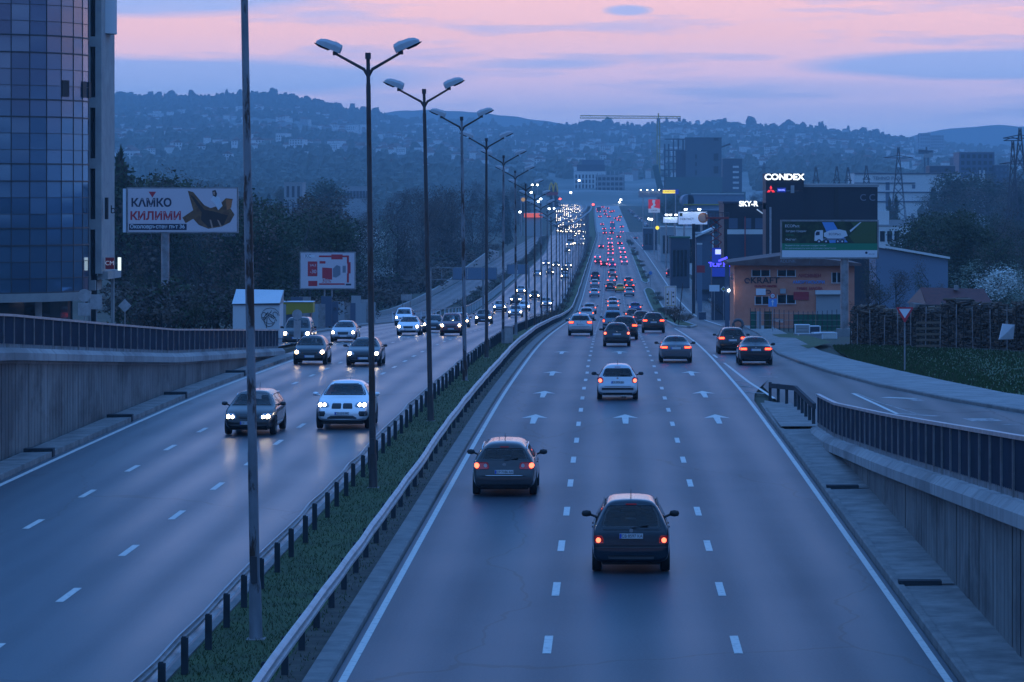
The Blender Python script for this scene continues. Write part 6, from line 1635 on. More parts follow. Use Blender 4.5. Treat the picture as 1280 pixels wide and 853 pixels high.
# tall dark lamp column dividing the shops
t = empty('utility_pole', (wx(867,470),470,gz_(867,470)), 0, 'dark square utility pole standing in front of the low shops', 'pole'); MB().box(-.22,.22,-.22,.22,-.5,wz(280,470)-gz_(867,470)).build('shaft', M['black_clad'], t); MB().box(-.32,.32,-.32,.32,-.5,.3).build('foot', M['concrete'], t)

def lit_board(px0, px1, pyt, pyb, Y_, label, m, lamps=(), post=None, nm='hoarding'):
    zb_ = gz_((px0+px1)/2, Y_); xc = (wx(px0,Y_)+wx(px1,Y_))/2; w = wx(px1,Y_)-wx(px0,Y_)
    t = empty(nm, (xc,Y_,zb_), 0, label, 'hoarding'); a, b = wz(pyb,Y_)-zb_, wz(pyt,Y_)-zb_
    bd = MB().box(-w/2,w/2,-.08,.25,a,b).build('panel', M[m], t)
    for s in ((-.3,.3) if post is None else (post,)): MB().tube([(s*w,.3,-1),(s*w,.3,a+.2)], .22, 8).build('post', M['galv'], t)
    for l in lamps:
        x = wx(l,Y_)-xc; ar = MB().tube([(x,.1,b),(x,-.8,b+.5)], .05, 5).build('lamp_arm', M['galv'], t); MB().box(x-.30,x+.30,-1.0,-.6,b+.38,b+.66).build('lamp', M['lamp_spot'], ar)
    return t, bd, w, a, b
mat('paper_lit', (.5,.55,.6), .55, emit=(.35,.55,1.0), es=.35)
lit_board(798,827,239,247,1500,'long pale hoarding with four bright lamps on top near the crest','ink_grey',(801,809,816,824),nm='hoarding')
t, bd, w, a, b = lit_board(828,848.5,237,242.8,1450,'dark blue hoarding with glowing yellow lettering','blue_panel'); MB().box(-w*.48,w*.28,-.14,-.09,a+.3,b-.3).build('yellow_letter_bar', M['yellow_lit'], t); text_part('SHUMENSKO', .95, (-w*.1,-.2,(a+b)/2), M['ink_navy'], t, 'lettering', thick=.02, sx=1.5)
t, bd, w, a, b = lit_board(810.5,825,249.5,266,1000,'red square sign with white winding path on a tall pale pole','red_sign',post=0); h = b-a
MB().box(-w/2,w/2,-.12,-.085,a,a+h*.30).build('white_strip', M['white_sign'], t)
y = -.13; MB().add([(-w*.15,y,b-.1),(w*.1,y,b-.2),(w*.05,y,a+h*.72),(w*.12,y,a+h*.55),(-w*.05,y,a+h*.42),(w*.45,y,a+h*.30),(-w*.25,y,a+h*.30),(-w*.28,y,a+h*.45),(-w*.08,y,a+h*.62),(-w*.18,y,a+h*.8)], [(0,1,2,9),(9,2,3,8),(8,3,4,7),(7,4,5,6)]).build('winding_path', M['white_sign'], t)
text_part('LUKOIL', .5, (0,-.16,a+h*.16), M['ink_navy'], t, 'lettering', thick=.01)
lit_board(829,847,271.5,278.7,820,'pale blue lit hoarding left of the white one with orange face','paper_lit',(833,838,845))
t, bd, w, a, b = lit_board(848,884,265,280.6,700,'white lit hoarding with an orange round picture at its right end','paper_lit',(857,874)); h = b-a
for k, (dx, r_, m_) in enumerate(((.36,.42,'ink_orange'),(.33,.30,'ink_skin'))): MB().add([(w*dx+h*r_*math.cos(q*.5236),-.10-.01*k,a+h*.52+h*r_*math.sin(q*.5236)) for q in range(12)], [tuple(range(12))]).build('round_picture', M[m_], t)
MB().box(-w*.46,-w*.36,-.12,-.085,b-h*.35,b-h*.1).build('green_logo', M['ink_dkgreen'], t); text_part('HEB FACT', .62, (-w*.2,-.12,a+h*.42), M['ink_navy'], t, 'lettering', thick=.01)
t = empty('round_lit_sign', (wx(821.7,900),900,gz_(821.7,900)), 0, 'small round yellow lit sign on a thin pole', 'sign'); zc_ = wz(285,900)-gz_(821.7,900); MB().tube([(0,-.15,zc_),(0,.15,zc_)], .5, 16).build('disc', M['yellow_lit'], t); MB().tube([(0,0,-.5),(0,0,zc_-.4)], .08, 6).build('pole', M['galv'], t)
# factory, tower block, high rise beyond
bld('factory', 'broad green grey factory hall with sloping roof line beyond the shops', 'factory', 832, 903, 221.5, 1900, 60, gz_(880,1900)-4, 'factory_green', roof='factory_green')
t, w, h = bld('factory', 'green sloping factory wing right of the main hall', 'factory', 903, 932, 240, 1880, 50, gz_(920,1880)-4, 'factory_green', roof='factory_green')
Y = 1950
t, w, h = bld('tower_block', 'unfinished grey concrete tower block rising above the green factory', 'tower block', 857, 902, 172, 1960, 22, 0, 'tower_grey', roof='tower_grey')
zb = 0; x0, x1 = wx(857,1960), wx(902,1960); Y = 1960
for a_, b_, c_, d_ in ((892,898,192,201),(892,898,208,217),(869,871,193,199),(869,871,203,208),(869,871,213,219),(892,898,172.5,176)): MB().box(PX(a_),PX(b_),-.3,-.02,PZ(d_),PZ(c_)).build('opening', M['black_clad'], t)
for px in (831,836,842,848,854): MB().tube([(PX(px),3,-2),(PX(px),3,PZ(174 if px > 838 else 180))], .55, 6).build('bare_column', M['tower_grey'], t)
for py in (174,188,196,204,212): MB().box(PX(831),PX(857),2,9,PZ(py)-.3,PZ(py)+.3).build('bare_floor', M['tower_grey'], t)
MB().box(PX(845),PX(857),1,8,0,PZ(188)).build('stair_core', M['navy_clad'], t)
MB().tube([(PX(902),0,PZ(184)),(PX(913),0,PZ(180))], .5, 5).build('boom', M['dark_metal'], t)
t, w, h = bld('high_rise', 'dark slim high rise with pale balcony strips right of the concrete tower', 'high rise', 903, 927.5, 198, 2100, 20, 0, 'navy_clad', roof='far_grey'); zb = 0; Y = 2100; x0, x1 = wx(903,Y), wx(927.5,Y)
for k in range(5): MB().box(PX(916),PX(923.5),-.5,-.02,PZ(210+k*6.6),PZ(207.5+k*6.6)).build('balcony', M['far_white'], t)
MB().prism([(PX(816),-2),(PX(823),-2),(PX(829),PZ(235)),(PX(828),PZ(206)),(PX(816),PZ(206))], 0, 6).build('side_ramp', M['factory_green'], t) if False else None
t = empty('conveyor', (wx(822,1900),1900,-3), 0, 'dark leaning conveyor tower at the left end of the factory', 'conveyor tower'); Y = 1900; zb = -3; x0 = x1 = wx(822,Y)
MB().prism([(PX(822),PZ(238)),(PX(830),PZ(238)),(PX(822),PZ(206)),(PX(815.5),PZ(208))], 0, 5).build('shaft', M['factory_green'], t); MB().box(PX(822),PX(838),1,6,-2,PZ(238)).build('plinth', M['factory_green'], t)
for k in range(4): MB().box(PX(826),PX(838),2,5,PZ(234-k*7),PZ(233-k*7)).build('gantry_floor', M['tower_grey'], t)
for k in range(2): MB().tube([(PX(831+k*6),3,PZ(240)),(PX(831+k*6),3,PZ(212))], .3, 5).build('gantry_leg', M['tower_grey'], t)
# buildings closing the road
t, w, h = bld('office_block', 'grey office block with dark glazed top floors at the end of the road', 'office block', 717.5, 757, 214, 2750, 30, 0, 'far_white', 3, 9, 'black_clad', .5, .75, z0=14, z1=26); zb = 0; Y = 2750; x0, x1 = wx(717.5,Y), wx(757,Y)
MB().box(PX(721),PX(756),1,28,PZ(214),PZ(206)).build('dark_upper_floor', M['navy_clad'], t); MB().box(PX(727),PX(755),3,26,PZ(206),PZ(200)).build('dark_top_floor', M['steel_blue'], t)
t, w, h = bld('concrete_shell', 'half built concrete block with open floors beside the office block', 'building site', 745, 780.5, 219, 2680, 30, 0, 'black_clad'); zb = 0; Y = 2680; x0, x1 = wx(745,Y), wx(780.5,Y)
for k in range(4): MB().box(PX(745),PX(780),-1.2,-.02,PZ(241-k*6.4),PZ(238.6-k*6.4)).build('open_floor', M['far_grey'], t)
for k in range(7): MB().tube([(PX(747+k*5.3),-.9,PZ(246)),(PX(747+k*5.3),-.9,PZ(214 if k > 1 else 217))], .42, 5).build('bare_column', M['far_grey'], t)
# tower cranes
def crane(px, pyt, pyb, Y_, jl, jr, label, m='yellow_crate'):
    zb_ = wz(pyb,Y_); H = wz(pyt,Y_)-zb_; xc = wx(px,Y_); t = empty('tower_crane', (xc,Y_,zb_), 0, label, 'tower crane')
    k = .9; mb = MB()
    for a_, b_ in ((-k,-k),(k,-k),(-k,k),(k,k)): mb.tube([(a_,b_,-5),(a_,b_,H)], .30, 4)
    z = 0
    while z < H-2.5:
        mb.tube([(-k,-k,z),(k,-k,z+2.5)], .10, 4, cap=False).tube([(k,-k,z+2.5),(-k,-k,z+5)], .10, 4, cap=False); z += 5
    mb.build('mast', M[m], t)
    a_, b_ = wx(jl,Y_)-xc, wx(jr,Y_)-xc; jb = MB()
    jb.tube([(a_,0,H+1.8),(b_,0,H+1.2)], .28, 4).tube([(a_,0,H+.1),(b_,0,H)], .28, 4)
    n = 26
    for i in range(n):
        x = a_+(b_-a_)*i/n; x2 = a_+(b_-a_)*(i+.5)/n; x3 = a_+(b_-a_)*(i+1)/n; jb.tube([(x,0,H+.1),(x2,0,H+1.7)], .09, 4, cap=False).tube([(x2,0,H+1.7),(x3,0,H+.1)], .09, 4, cap=False)
    jb.build('jib', M[m], t); MB().tube([(0,0,H),(0,0,H+3.4)], .4, 4).build('tower_head', M[m], t)
    MB().box(b_-2.0,b_,-.8,.8,H-2.0,H+.4).build('counterweight', M['far_grey'], t); MB().box(-1.2,1.2,-1.4,-.2,H-2.2,H-.1).build('cab', M['far_grey'], t)
crane(823, 148, 240, 2300, 725, 851, 'tall tower crane with long jib over the concrete tower block')
crane(1158, 192, 218, 1750, 1148, 1166, 'small tower crane behind the white office building', 'tower_grey')
# white office building and neighbours
Y = 1500; zb = gz_(1150,Y)
t, w, h = bld('office_building', 'long white office building with dark floor bands behind the right hand trees', 'office building', 1068, 1231, 216, 1500, 40, zb, 'far_white'); x0, x1 = wx(1068,Y), wx(1231,Y)
for py, a_, b_ in ((217,1068,1200),(229,1068,1144),(240.5,1097,1196),(252,1097,1190),(263,1150,1225)): MB().box(PX(a_),PX(b_),-.5,-.02,PZ(py+.6),PZ(py-.6)).build('floor_band', M['navy_clad'], t)
for a_, b_, c_, d_ in ((1190,1222,226,234.5),(1190,1222,239,248),(1190,1222,252,261),(1174,1187,240,247),(1174,1187,251,259),(1107,1112,228,238),(1107,1112,240,262),(1140,1144,231,236),(1201,1215,213,223),(1217,1228,213,223),(1176,1186,219,223)): MB().box(PX(a_),PX(b_),-.12,-.02,PZ(d_),PZ(c_)).build('window_band', M['steel_blue'], t)
for px in (1224,1229): MB().box(PX(px),PX(px+1.5),-1.5,-.5,-3,PZ(213)).build('frame_column', M['far_white'], t)
text_part('TEHNO PARK', 2.2, (PX(1110),-.3,PZ(223)), M['ink_grey'], t, 'sign_lettering', thick=.1)
bld('rooftop_block', 'dark glazed rooftop storey behind the white office building', 'rooftop block', 1162, 1194, 207, 1560, 20, zb, 'navy_clad', 1, 6, 'far_white', .25, .9, z0=17, z1=21)
t, w, h = bld('apartment_tower', 'unfinished dark apartment tower right of the white office building', 'apartment tower', 1199, 1243, 190, 1800, 30, 0, 'steel_blue', 9, 6, 'black_clad', .6, .6, z0=0, z1=31)
bld('apartment_tower', 'lower dark apartment wing beside the unfinished tower', 'apartment tower', 1243, 1261, 206, 1790, 28, 0, 'navy_clad', 7, 3, 'tower_grey', .5, .4, z0=0, z1=24)
bld('apartment_tower', 'stepped top storeys of the unfinished tower seen behind it', 'apartment tower', 1194, 1240, 196, 1840, 30, 0, 'tower_grey', 6, 6, 'black_clad', .6, .6, z0=2, z1=28)
bld('apartment_tower', 'pale framed low block at the right edge under the pylon', 'apartment block', 1253, 1290, 235, 1500, 25, zb, 'far_grey', 4, 6, 'steel_blue', .7, .7)
bld('hospital_block', 'huge pale blocky building standing on the right ridge', 'hilltop building', 1147, 1180, 169, 5600, 40, hz_at(wx(1160,5600),5600), 'far_grey', 6, 12, 'far_window')
bld('hospital_block', 'left raised part of the blocky building on the right ridge', 'hilltop building', 1150, 1163, 166.5, 5580, 40, hz_at(wx(1160,5600),5600), 'far_grey', 5, 5, 'far_window')
Y = 700; zb = gz_(1120,Y)
t, w, h = bld('white_house', 'white flat roofed house between black showroom and trees', 'house', 1096, 1139.5, 281, 700, 9, zb, 'far_white', 0, 0); x0, x1 = wx(1096,Y), wx(1139.5,Y)
for a_ in (1100,1109,1118): MB().box(PX(a_),PX(a_+6),-.08,-.02,PZ(302),PZ(289)).build('window', M['glass_dark'], t)
MB().box(PX(1097),PX(1112),1,7,h,PZ(264)).build('roof_cabin', M['far_white'], t); MB().box(PX(1112),PX(1138),.2,.3,h,PZ(275)).build('terrace_wall', M['far_grey'], t)
# grey shed with pale roof edge
Y = 345; zb = gz_(1140,Y); t = empty('long_shed', (wx(1140,Y),Y,zb), 0, 'long grey shed with pale sloping roof edge behind the bare trees', 'shed'); x0 = x1 = wx(1140,Y)
MB().add([(PX(1095),0,-2),(PX(1185),0,-2),(PX(1185),0,PZ(325)),(PX(1095),0,PZ(309)),(PX(1095),9,-2),(PX(1185),9,-2),(PX(1185),9,PZ(325)),(PX(1095),9,PZ(309))], [(0,1,2,3),(7,6,5,4),(1,5,6,2),(0,3,7,4),(3,2,6,7)]).build('wall', M['hall_blue'], t)
MB().add([(PX(1094),-.4,PZ(308)),(PX(1187),-.4,PZ(324)),(PX(1187),9.4,PZ(324)),(PX(1094),9.4,PZ(308)),(PX(1094),-.4,PZ(308)+.22),(PX(1187),-.4,PZ(324)+.22),(PX(1187),9.4,PZ(324)+.22),(PX(1094),9.4,PZ(308)+.22)], [(0,3,2,1),(4,5,6,7),(0,1,5,4),(1,2,6,5),(2,3,7,6),(3,0,4,7)]).build('roof', M['far_white'], t)
# red roofed shed
Y = 236; zb = ground_z(wx(1190,Y),Y); t = empty('red_roof_shed', (wx(1190,Y),Y,zb), 0, 'low shed with dark red tiled roof behind the woodpile', 'shed'); x0 = x1 = wx(1190,Y)
mat('red_tile', (.13,.03,.025), .8, noise=(2,(.08,.022,.02),.4,.65))
MB().box(PX(1146),PX(1243),1,6,-1,PZ(381)).build('wall', M['wall_concrete'], t)
MB().add([(PX(1158),-.2,PZ(381)),(PX(1242),-.2,PZ(381)),(PX(1236),3.4,PZ(363)),(PX(1156),3.4,PZ(361)),(PX(1141),3.4,PZ(376)),(PX(1158),-.2,PZ(381)-.15),(PX(1242),-.2,PZ(381)-.15),(PX(1156),7.2,PZ(381)),(PX(1242),7.2,PZ(381))], [(0,1,2,3),(0,5,6,1),(3,2,8,7)]).build('roof', M['red_tile'], t)
MB().add([(PX(1158),-.05,PZ(383)),(PX(1156),3.4,PZ(362)),(PX(1144),6.8,PZ(383))], [(0,1,2)]).build('gable', M['dark_metal'], t)
MB().box(PX(1206),PX(1236),-1.6,-.4,PZ(386),PZ(380)).build('pale_lean_to', M['ink_white'], t); MB().box(PX(1198),PX(1202),2.2,3,PZ(364),PZ(358)).build('chimney', M['concrete'], t)
# power pylons
def pylon(px, pyt, Y_, label, w=3.2, arms=((.80,5.0),(.90,3.5)), zb_=None, m='dark_metal', r=.12):
    zb_ = gz_(px,Y_) if zb_ is None else zb_; H = wz(pyt,Y_)-zb_; t = empty('power_pylon', (wx(px,Y_),Y_,zb_), 0, label, 'pylon', 'power pylons'); mb = MB(); n = 9
    def W(k): return w*(1-k/n)**1.15+.25
    for s in ((-1,-1),(1,-1),(1,1),(-1,1)): mb.tube([(s[0]*W(k),s[1]*W(k),H*k/n) for k in range(n+1)], r, 4)
    for k in range(n):
        a_, b_ = W(k), W(k+1); z0_, z1_ = H*k/n, H*(k+1)/n
        for y_ in (-1,1): mb.tube([(-a_,y_*a_,z0_),(b_,y_*b_,z1_)], r*.6, 4, cap=False).tube([(a_,y_*a_,z0_),(-b_,y_*b_,z1_)], r*.6, 4, cap=False)
    mb.build('lattice_mast', M[m], t)
    for f_, l in arms:
        z_ = H*f_; MB().tube([(-l,0,z_),(0,0,z_+.9),(l,0,z_)], r, 4).tube([(-l,0,z_),(l,0,z_)], r, 4).build('cross_arm', M[m], t)
    return t
pylon(1275, 160, 900, 'tall dark lattice pylon cut by the right edge of the photo', 3.6, ((.92,4.5),(.72,5.5)))
pylon(1266, 176, 930, 'second lattice pylon just left of the one at the right edge', 2.0, ((1.0,2.5),))
pylon(1123, 184, 1250, 'thin lattice pylon before the white office building', 3.2, ((.88,5.5),))
for i_, (px, pt_) in enumerate(((1020,209),(1046,208),(1060,209),(1083,207))): pylon(px, pt_, 1300, ['first','second','third','fourth'][i_]+' pylon from the left above the black showroom roof', 4.2, ((.80,1.5),), r=.14)
pylon(886, 205, 2600, 'hazy pylon left of the CONDEX tower', 2.2, ((.85,5),), zb_=2, r=.2) if False else pylon(955, 203, 2500, 'hazy pylon peeping over the CONDEX tower', 3, ((.85,5),), zb_=6, r=.2)
# left background buildings
bld('modern_house', 'grey modern house with slim windows above the left wood', 'house', 355, 378, 228, 1150, 12, gz_(366,1150), 'far_grey', 2, 3, 'far_window', .5, .7, z0=9)
bld('white_pavilion', 'white pavilion with long glazed front above the left wood', 'pavilion', 428, 462, 233, 1500, 14, gz_(445,1500), 'far_grey', 1, 8, 'far_window', .8, .5, z0=7)
bld('terrace_block', 'hazy pale apartment row at the foot of the hill', 'apartment row', 272, 312, 198, 3350, 20, hz_at(wx(290,3350),3350)-3, 'far_white', 3, 9, 'far_window', .4, .45, group='pale apartment rows below the hill')
for i_, (a_, b_, c_) in enumerate(((318,345,195),(348,378,197),(381,402,199),(404,432,201),(470,500,204),(503,530,206),(225,262,201))):
    bld('terrace_block', 'hazy pale apartment row at the foot of the hill, %s along' % ['second','third','fourth','fifth','sixth','seventh','left end block'][i_], 'apartment row', a_, b_, c_, 3350+20*i_, 20, hz_at(wx(a_,3350),3350)-3, 'far_white', 3, 7, 'far_window', .4, .45, group='pale apartment rows below the hill')
# yellow arches sign
Y = 1900; zb = gz_(692,Y); t = empty('arches_sign', (wx(691.8,Y),Y,zb), 0, 'yellow double arch sign over a red board near the far headlights', 'sign'); x0 = x1 = wx(691.8,Y)
for c_ in (689.0,694.4): MB().tube([(PX(c_-2.7+5.4*k/12),0,PZ(240-11*math.sin(math.pi*k/12)**.8)) for k in range(13)], .45, 6).build('arch', M['yellow_sign'] if 'yellow_sign' in M else mat('yellow_sign', (.5,.36,.03), .5, emit=(1,.7,.1), es=.02), t)
MB().box(PX(683),PX(697.5),-.4,.4,PZ(244.5),PZ(240.3)).build('red_board', M['red_paint'], t); MB().tube([(0,.2,-1),(0,.2,PZ(244))], .5, 8).build('pole', M['galv'], t)
# petrol canopy and orange sign
t, w, h = bld('petrol_canopy', 'orange red petrol station canopy left of the far headlights', 'canopy', 656, 677, 266.5, 1480, 12, gz_(666,1480), 'far_grey', roof='far_white'); MB().box(-w/2-.3,w/2+.3,-.9,-.3,h-1.9,h-.1).build('red_fascia', mat('fascia_red', (.5,.06,.03), .5, emit=(1,.15,.08), es=.5), t)
t, bd, w, a, b = lit_board(650,658,245.5,254,1480,'small blue sign with orange disc on the left far roadside','ink_grey'); MB().tube([(0,-.14,(a+b)/2),(0,-.09,(a+b)/2)], .9, 14).build('orange_disc', mat('disc_orange', (.5,.25,.05), .5, emit=(1,.5,.1), es=.3), t)
# lit street lights near the crest
for i_, (px, py, Yq, m_) in enumerate([(665.5,231.5,1700,'w'),(671.7,231.5,1700,'w'),(664,241,1650,'w'),(676,249,1600,'w'),(673,252,1560,'w'),(650,265.3,1450,'w'),(686.5,261.3,1700,'w'),(693,261.3,1700,'w'),(724,226,2500,'w'),(713.5,241,2300,'w'),(774.5,253,2250,'w'),(776,250,2250,'w'),(741.5,256,2200,'r'),(811,274,1300,'w'),(814.5,274.5,1300,'w'),(700,249,2100,'r')]):
    zb_ = gz_(px,Yq) if Yq < 2200 else 2.5; t = empty('lit_lamp', (wx(px,Yq),Yq,zb_), 0, ('red' if m_ == 'r' else 'white')+' point of light on a pole in the hazy distance '+('left of the motorway' if px < 745 else 'right of the motorway'), 'lamp', 'lit lamps near the crest'); hz = wz(py,Yq)-zb_
    MB().tube([(0,0,-1),(0,0,hz)], .10, 5).build('pole', M['galv'], t)
    r_ = .26*Yq/1000+.10; MB().tube([(0,0,hz-r_*.7),(0,0,hz-r_*.3),(0,0,hz+r_*.5),(0,0,hz+r_*.8)], [r_*.5,r_,r_,r_*.5], 8).build('lamp', M['lamp_spot' if m_ == 'w' else 'lamp_red'], t)
# parked cars beside the climb
random.seed(9)
for i_ in range(16):
    px = 782+i_*1.5+random.uniform(-.4,.4); py = lin([(782,265),(806,285)], px)+random.uniform(-1,1); Yq = min(2150, gy(py)); pk_ = far_car(random.choice(['hatch','van','hatch']), random.choice(['silver','charcoal','white','navy']), wx(px,Yq)+2, Yq, True, 'car parked in the hazy yard right of the far climb', 'cars parked right of the far climb')
    for c_ in list(pk_.children):
        if c_.name.startswith('tail_light'): bpy.data.objects.remove(c_)

# ---------------------------------------------------------------- roadside furniture, left
def sign_back(px, pyc, Y_, shape, s, label, plate2=None, zb_=None, name='road_sign', front=None, post=None, two=False, ph=None):
    zb_ = (lramp(Y_)-.1 if px < 400 and Y_ < 230 else gz_(px,Y_)) if zb_ is None else zb_
    t = empty(name, (wx(px,Y_),Y_,zb_), 0, label, 'road sign'); zc = wz(pyc,Y_)-zb_
    if shape == 'round': MB().tube([(0,-.02,zc),(0,.02,zc)], s/2, 24, smooth=False).build('sign_plate', M[front or 'galv'], t)
    elif shape == 'diamond': MB().prism([(-s/2,zc),(0,zc-s/2),(s/2,zc),(0,zc+s/2)], -.02, .02).build('sign_plate', M[front or 'galv'], t)
    else: MB().box(-s[0]/2,s[0]/2,-.02,.02,zc-s[1]/2,zc+s[1]/2).build('sign_plate', M[front or 'galv'], t)
    if plate2: MB().box(-plate2[0]/2,plate2[0]/2,-.02,.02,zc-plate2[2]-plate2[1],zc-plate2[2]).build('lower_plate', M[front or 'galv'], t)
    hh = zc+(s[1]/2 if isinstance(s, tuple) else s/2)*.9
    if two:
        for q in (-1,1): MB().tube([(q*s[0]*.36,.06,-.3),(q*s[0]*.36,.06,hh)], .04, 8).build('post', M['galv_old'], t)
    else: MB().tube([(0,.06 if True else 0,-.3),(0,.06,hh)], .035, 8).build('post', M['galv_old'], t)
    return t
sign_back(105.5, 369.5, 192, 'round', .72, 'back of a round road sign above the left railing near the tower base', (.70,.72,.42))
sign_back(120.5, 377.5, 196, 'rect', (.66,.86), 'back of a square road sign right beside the round one')
sign_back(156, 382.5, 198, 'diamond', .78, 'back of a diamond road sign in front of the dark scrub')
sign_back(371.5, 393.5, 206, 'round', .62, 'back of a round road sign in front of the dark van', (.42,1.05,.36))
sign_back(508, 372, 430, 'rect', (1.35,.75), 'small grey information board on two posts at the left verge', two=True)
sign_back(457, 379, 390, 'rect', (1.0,.8), 'small grey board left of the second lamp post by the wood', two=True)
# white kiosk
Y = 232; zb = gz_(320,Y); t = empty('white_kiosk', (wx(320,Y),Y,zb), 0, 'white site cabin with black graffiti behind the end of the left railing', 'cabin'); x0 = x1 = wx(320,Y)
MB().box(PX(291),PX(349.5),0,2.6,-1.5,PZ(380)).build('wall', M['white_wall'], t)
MB().add([(PX(290),-.1,PZ(380)),(PX(350),-.1,PZ(379)),(PX(350),2.7,PZ(364)),(PX(290),2.7,PZ(363)),(PX(290),2.7,PZ(381)),(PX(350),2.7,PZ(380))], [(0,1,2,3),(3,2,5,4),(0,3,4),(1,5,2)]).build('roof', M['paint_lightsilver'], t); MB().box(PX(290),PX(350),-.12,-.02,PZ(381),PZ(380)).build('roof_edge', M['dark_metal'], t)
random.seed(4); gm_ = MB()
for k in range(7):
    cx, cz = PX(330+k*2.4), PZ(398+random.uniform(-6,4)); rr = random.uniform(.15,.42)
    gm_.tube([(cx+rr*math.cos(a*.6),-.03,cz+rr*1.1*math.sin(a*.6+k)) for a in range(9)], .018, 4)
gm_.tube([(PX(333),-.03,PZ(410)),(PX(334),-.03,PZ(396))], .02, 4).tube([(PX(338)+.62*math.cos(a*.5),-.03,PZ(395)+.55*math.sin(a*.5)) for a in range(11)], .014, 4)
gm_.build('graffiti', M['black'], t)
Y = 262; zb = gz_(370,Y); t = empty('skip_container', (wx(370,Y),Y,zb), 0, 'yellow open container with pale rim right of the white cabin', 'container'); x0 = x1 = wx(370,Y)
MB().add([(PX(351),0,PZ(394)),(PX(391),0,PZ(391)),(PX(391),0,PZ(378)),(PX(351),0,PZ(378)),(PX(351),1.8,PZ(394)),(PX(391),1.8,PZ(391)),(PX(391),1.8,PZ(378)),(PX(351),1.8,PZ(378))], [(0,1,2,3),(7,6,5,4),(0,4,5,1),(1,5,6,2),(0,3,7,4)]).build('body', M['yellow_crate'], t)
MB().box(PX(350.5),PX(391.5),-.06,1.86,PZ(378),PZ(377.2)).build('rim', M['ink_white'], t)
for px in (357,372,387): MB().box(PX(px),PX(px+1),.2,1.6,-1,PZ(392)).build('leg', M['dark_metal'], t)
# grey slat fence along the left verge
t = empty('slat_fence', (wx(400,270),270,gz_(400,270)), 0, 'tall uneven grey slat fence under the billboard with red panels', 'fence'); random.seed(12)
for k in range(17):
    Yq = 240+k*7.4; xq = -25.1-.15*k*.2; hq = random.choice((2.2,2.4,2.3,2.9,2.25)); m_ = random.choice(('far_grey','galv_old','steel_blue','far_grey'))
    o = MB().box(xq-t.location.x-.05, xq-t.location.x+.9, Yq-270-.05, Yq-270+.05, prof(Yq)-t.location.z-.3, prof(Yq)-t.location.z+hq).build('fence_panel', M[m_], t)
# concrete footway beside left kerb
ribbon('left_footway', lambda y: leftL(y)-2.2, lambda y: leftL(y)-.26, .14, M['slab'], y0=234, y1=345)
# white post railing between carriageway and service road
t = empty('post_railing', (-21.2,500,prof(500)), 0, 'white post railing along the left kerb below the overhead sign', 'railing'); me = MB().box(-.07,.07,-.07,.07,-.3,1.15).mesh('post', [M['ink_white']])
for k in range(72):
    Yq = 372+k*6.0; xq = leftL(Yq)-1.0; o = bpy.data.objects.new('post', me); col.objects.link(o); o.parent = t; o.location = (xq+21.2, Yq-500, prof(Yq)-prof(500))
MB().sweep([(leftL(y)-1.0+21.2, y-500, prof(y)-prof(500)+1.1) for y in range(372,800,14)], [(-.05,-.06),(-.05,.05),(.05,.05),(.05,-.06)], closed=True).build('top_rail', M['galv_old'], t)
# overhead sign gantries seen from behind
for (Yq, px0, px1, pxp, pyt, pyb, lb) in ((480,566,621,604,335,349.5,'back of a wide overhead direction sign on a gantry over the left carriageway'),(640,634,660,661,331,342.5,'back of a second smaller overhead sign further along the left carriageway')):
    zb = prof(Yq); Y = Yq; x0 = x1 = wx(pxp,Yq); t = empty('sign_gantry', (x0,Yq,zb), 0, lb, 'sign gantry')
    n_ = 3 if px1-px0 > 30 else 2
    for k in range(n_): MB().box(PX(px0+(px1-px0)*k/n_)+.05,PX(px0+(px1-px0)*(k+1)/n_)-.05,-.05,.05,PZ(pyb),PZ(pyt)).build('sign_panel', M['hall_blue'], t)
    lft = 538 if n_ == 3 else px0; fr = MB()
    for py in (pyt, pyb): fr.box(PX(lft),PX(px1),.06,.20,PZ(py)-.07,PZ(py)+.07)
    for px in (lft, (lft+px0)/2, px0, px1): fr.box(PX(px)-.05,PX(px)+.05,.06,.20,PZ(pyb),PZ(pyt))
    fr.build('truss', M['galv_old'], t); MB().box(-.16,.16,.05,.35,-.3,PZ(pyt)).build('gantry_leg', M['galv_old'], t)
    if n_ == 3: MB().box(PX(538)-.14,PX(538)+.14,.05,.35,-1,PZ(pyt)).build('gantry_leg', M['galv_old'], t)
# control cabinet in the median
Y = gy(431); zb = prof(Y); x0 = x1 = -6.65; t = empty('control_cabinet', (-6.65,Y,zb), 0, 'pale grey control cabinet standing in the median beside a lamp post', 'cabinet')
MB().box(-.28,.28,-.25,.25,0,1.15).build('box', M['galv'], t); MB().box(-.31,.31,-.29,.29,1.15,1.22).build('lid', M['galv_old'], t); MB().box(-.25,.25,-.27,-.252,.1,1.08).build('door', M['galv'], t)

# ---------------------------------------------------------------- roadside furniture, right
def island(name, x0f, x1f, y0, y1):
    mb = ribbon(name, x0f, x1f, .15, M['grass_ground'], y0=y0, y1=y1, ys=[y0+(y1-y0)*k/14 for k in range(15)]); return mb
def isl(y0, y1, a, b):
    def f0(y): s = min(1, (y-y0)/10+.02, (y1-y)/18+.02); m = (a+b)/2; return m-(m-a)*math.sqrt(max(.02,s))
    def f1(y): s = min(1, (y-y0)/10+.02, (y1-y)/18+.02); m = (a+b)/2; return m+(b-m)*math.sqrt(max(.02,s))
    island('island_grass', f0, f1, y0, y1); ys = [y0+.1]+[y0+(y1-y0)*k/30 for k in range(1,30)]+[y1-.1]
    for fx, sd in ((f0,1),(f1,-1)): kerb('island_kerb', fx, .3, .17, y0, y1, sd, 'concrete_light', ys=ys)
isl(309, 640, 6.15, 8.25); isl(672, 1120, 6.4, 8.1); isl(1190, 1330, 6.2, 7.6)
random.seed(14)
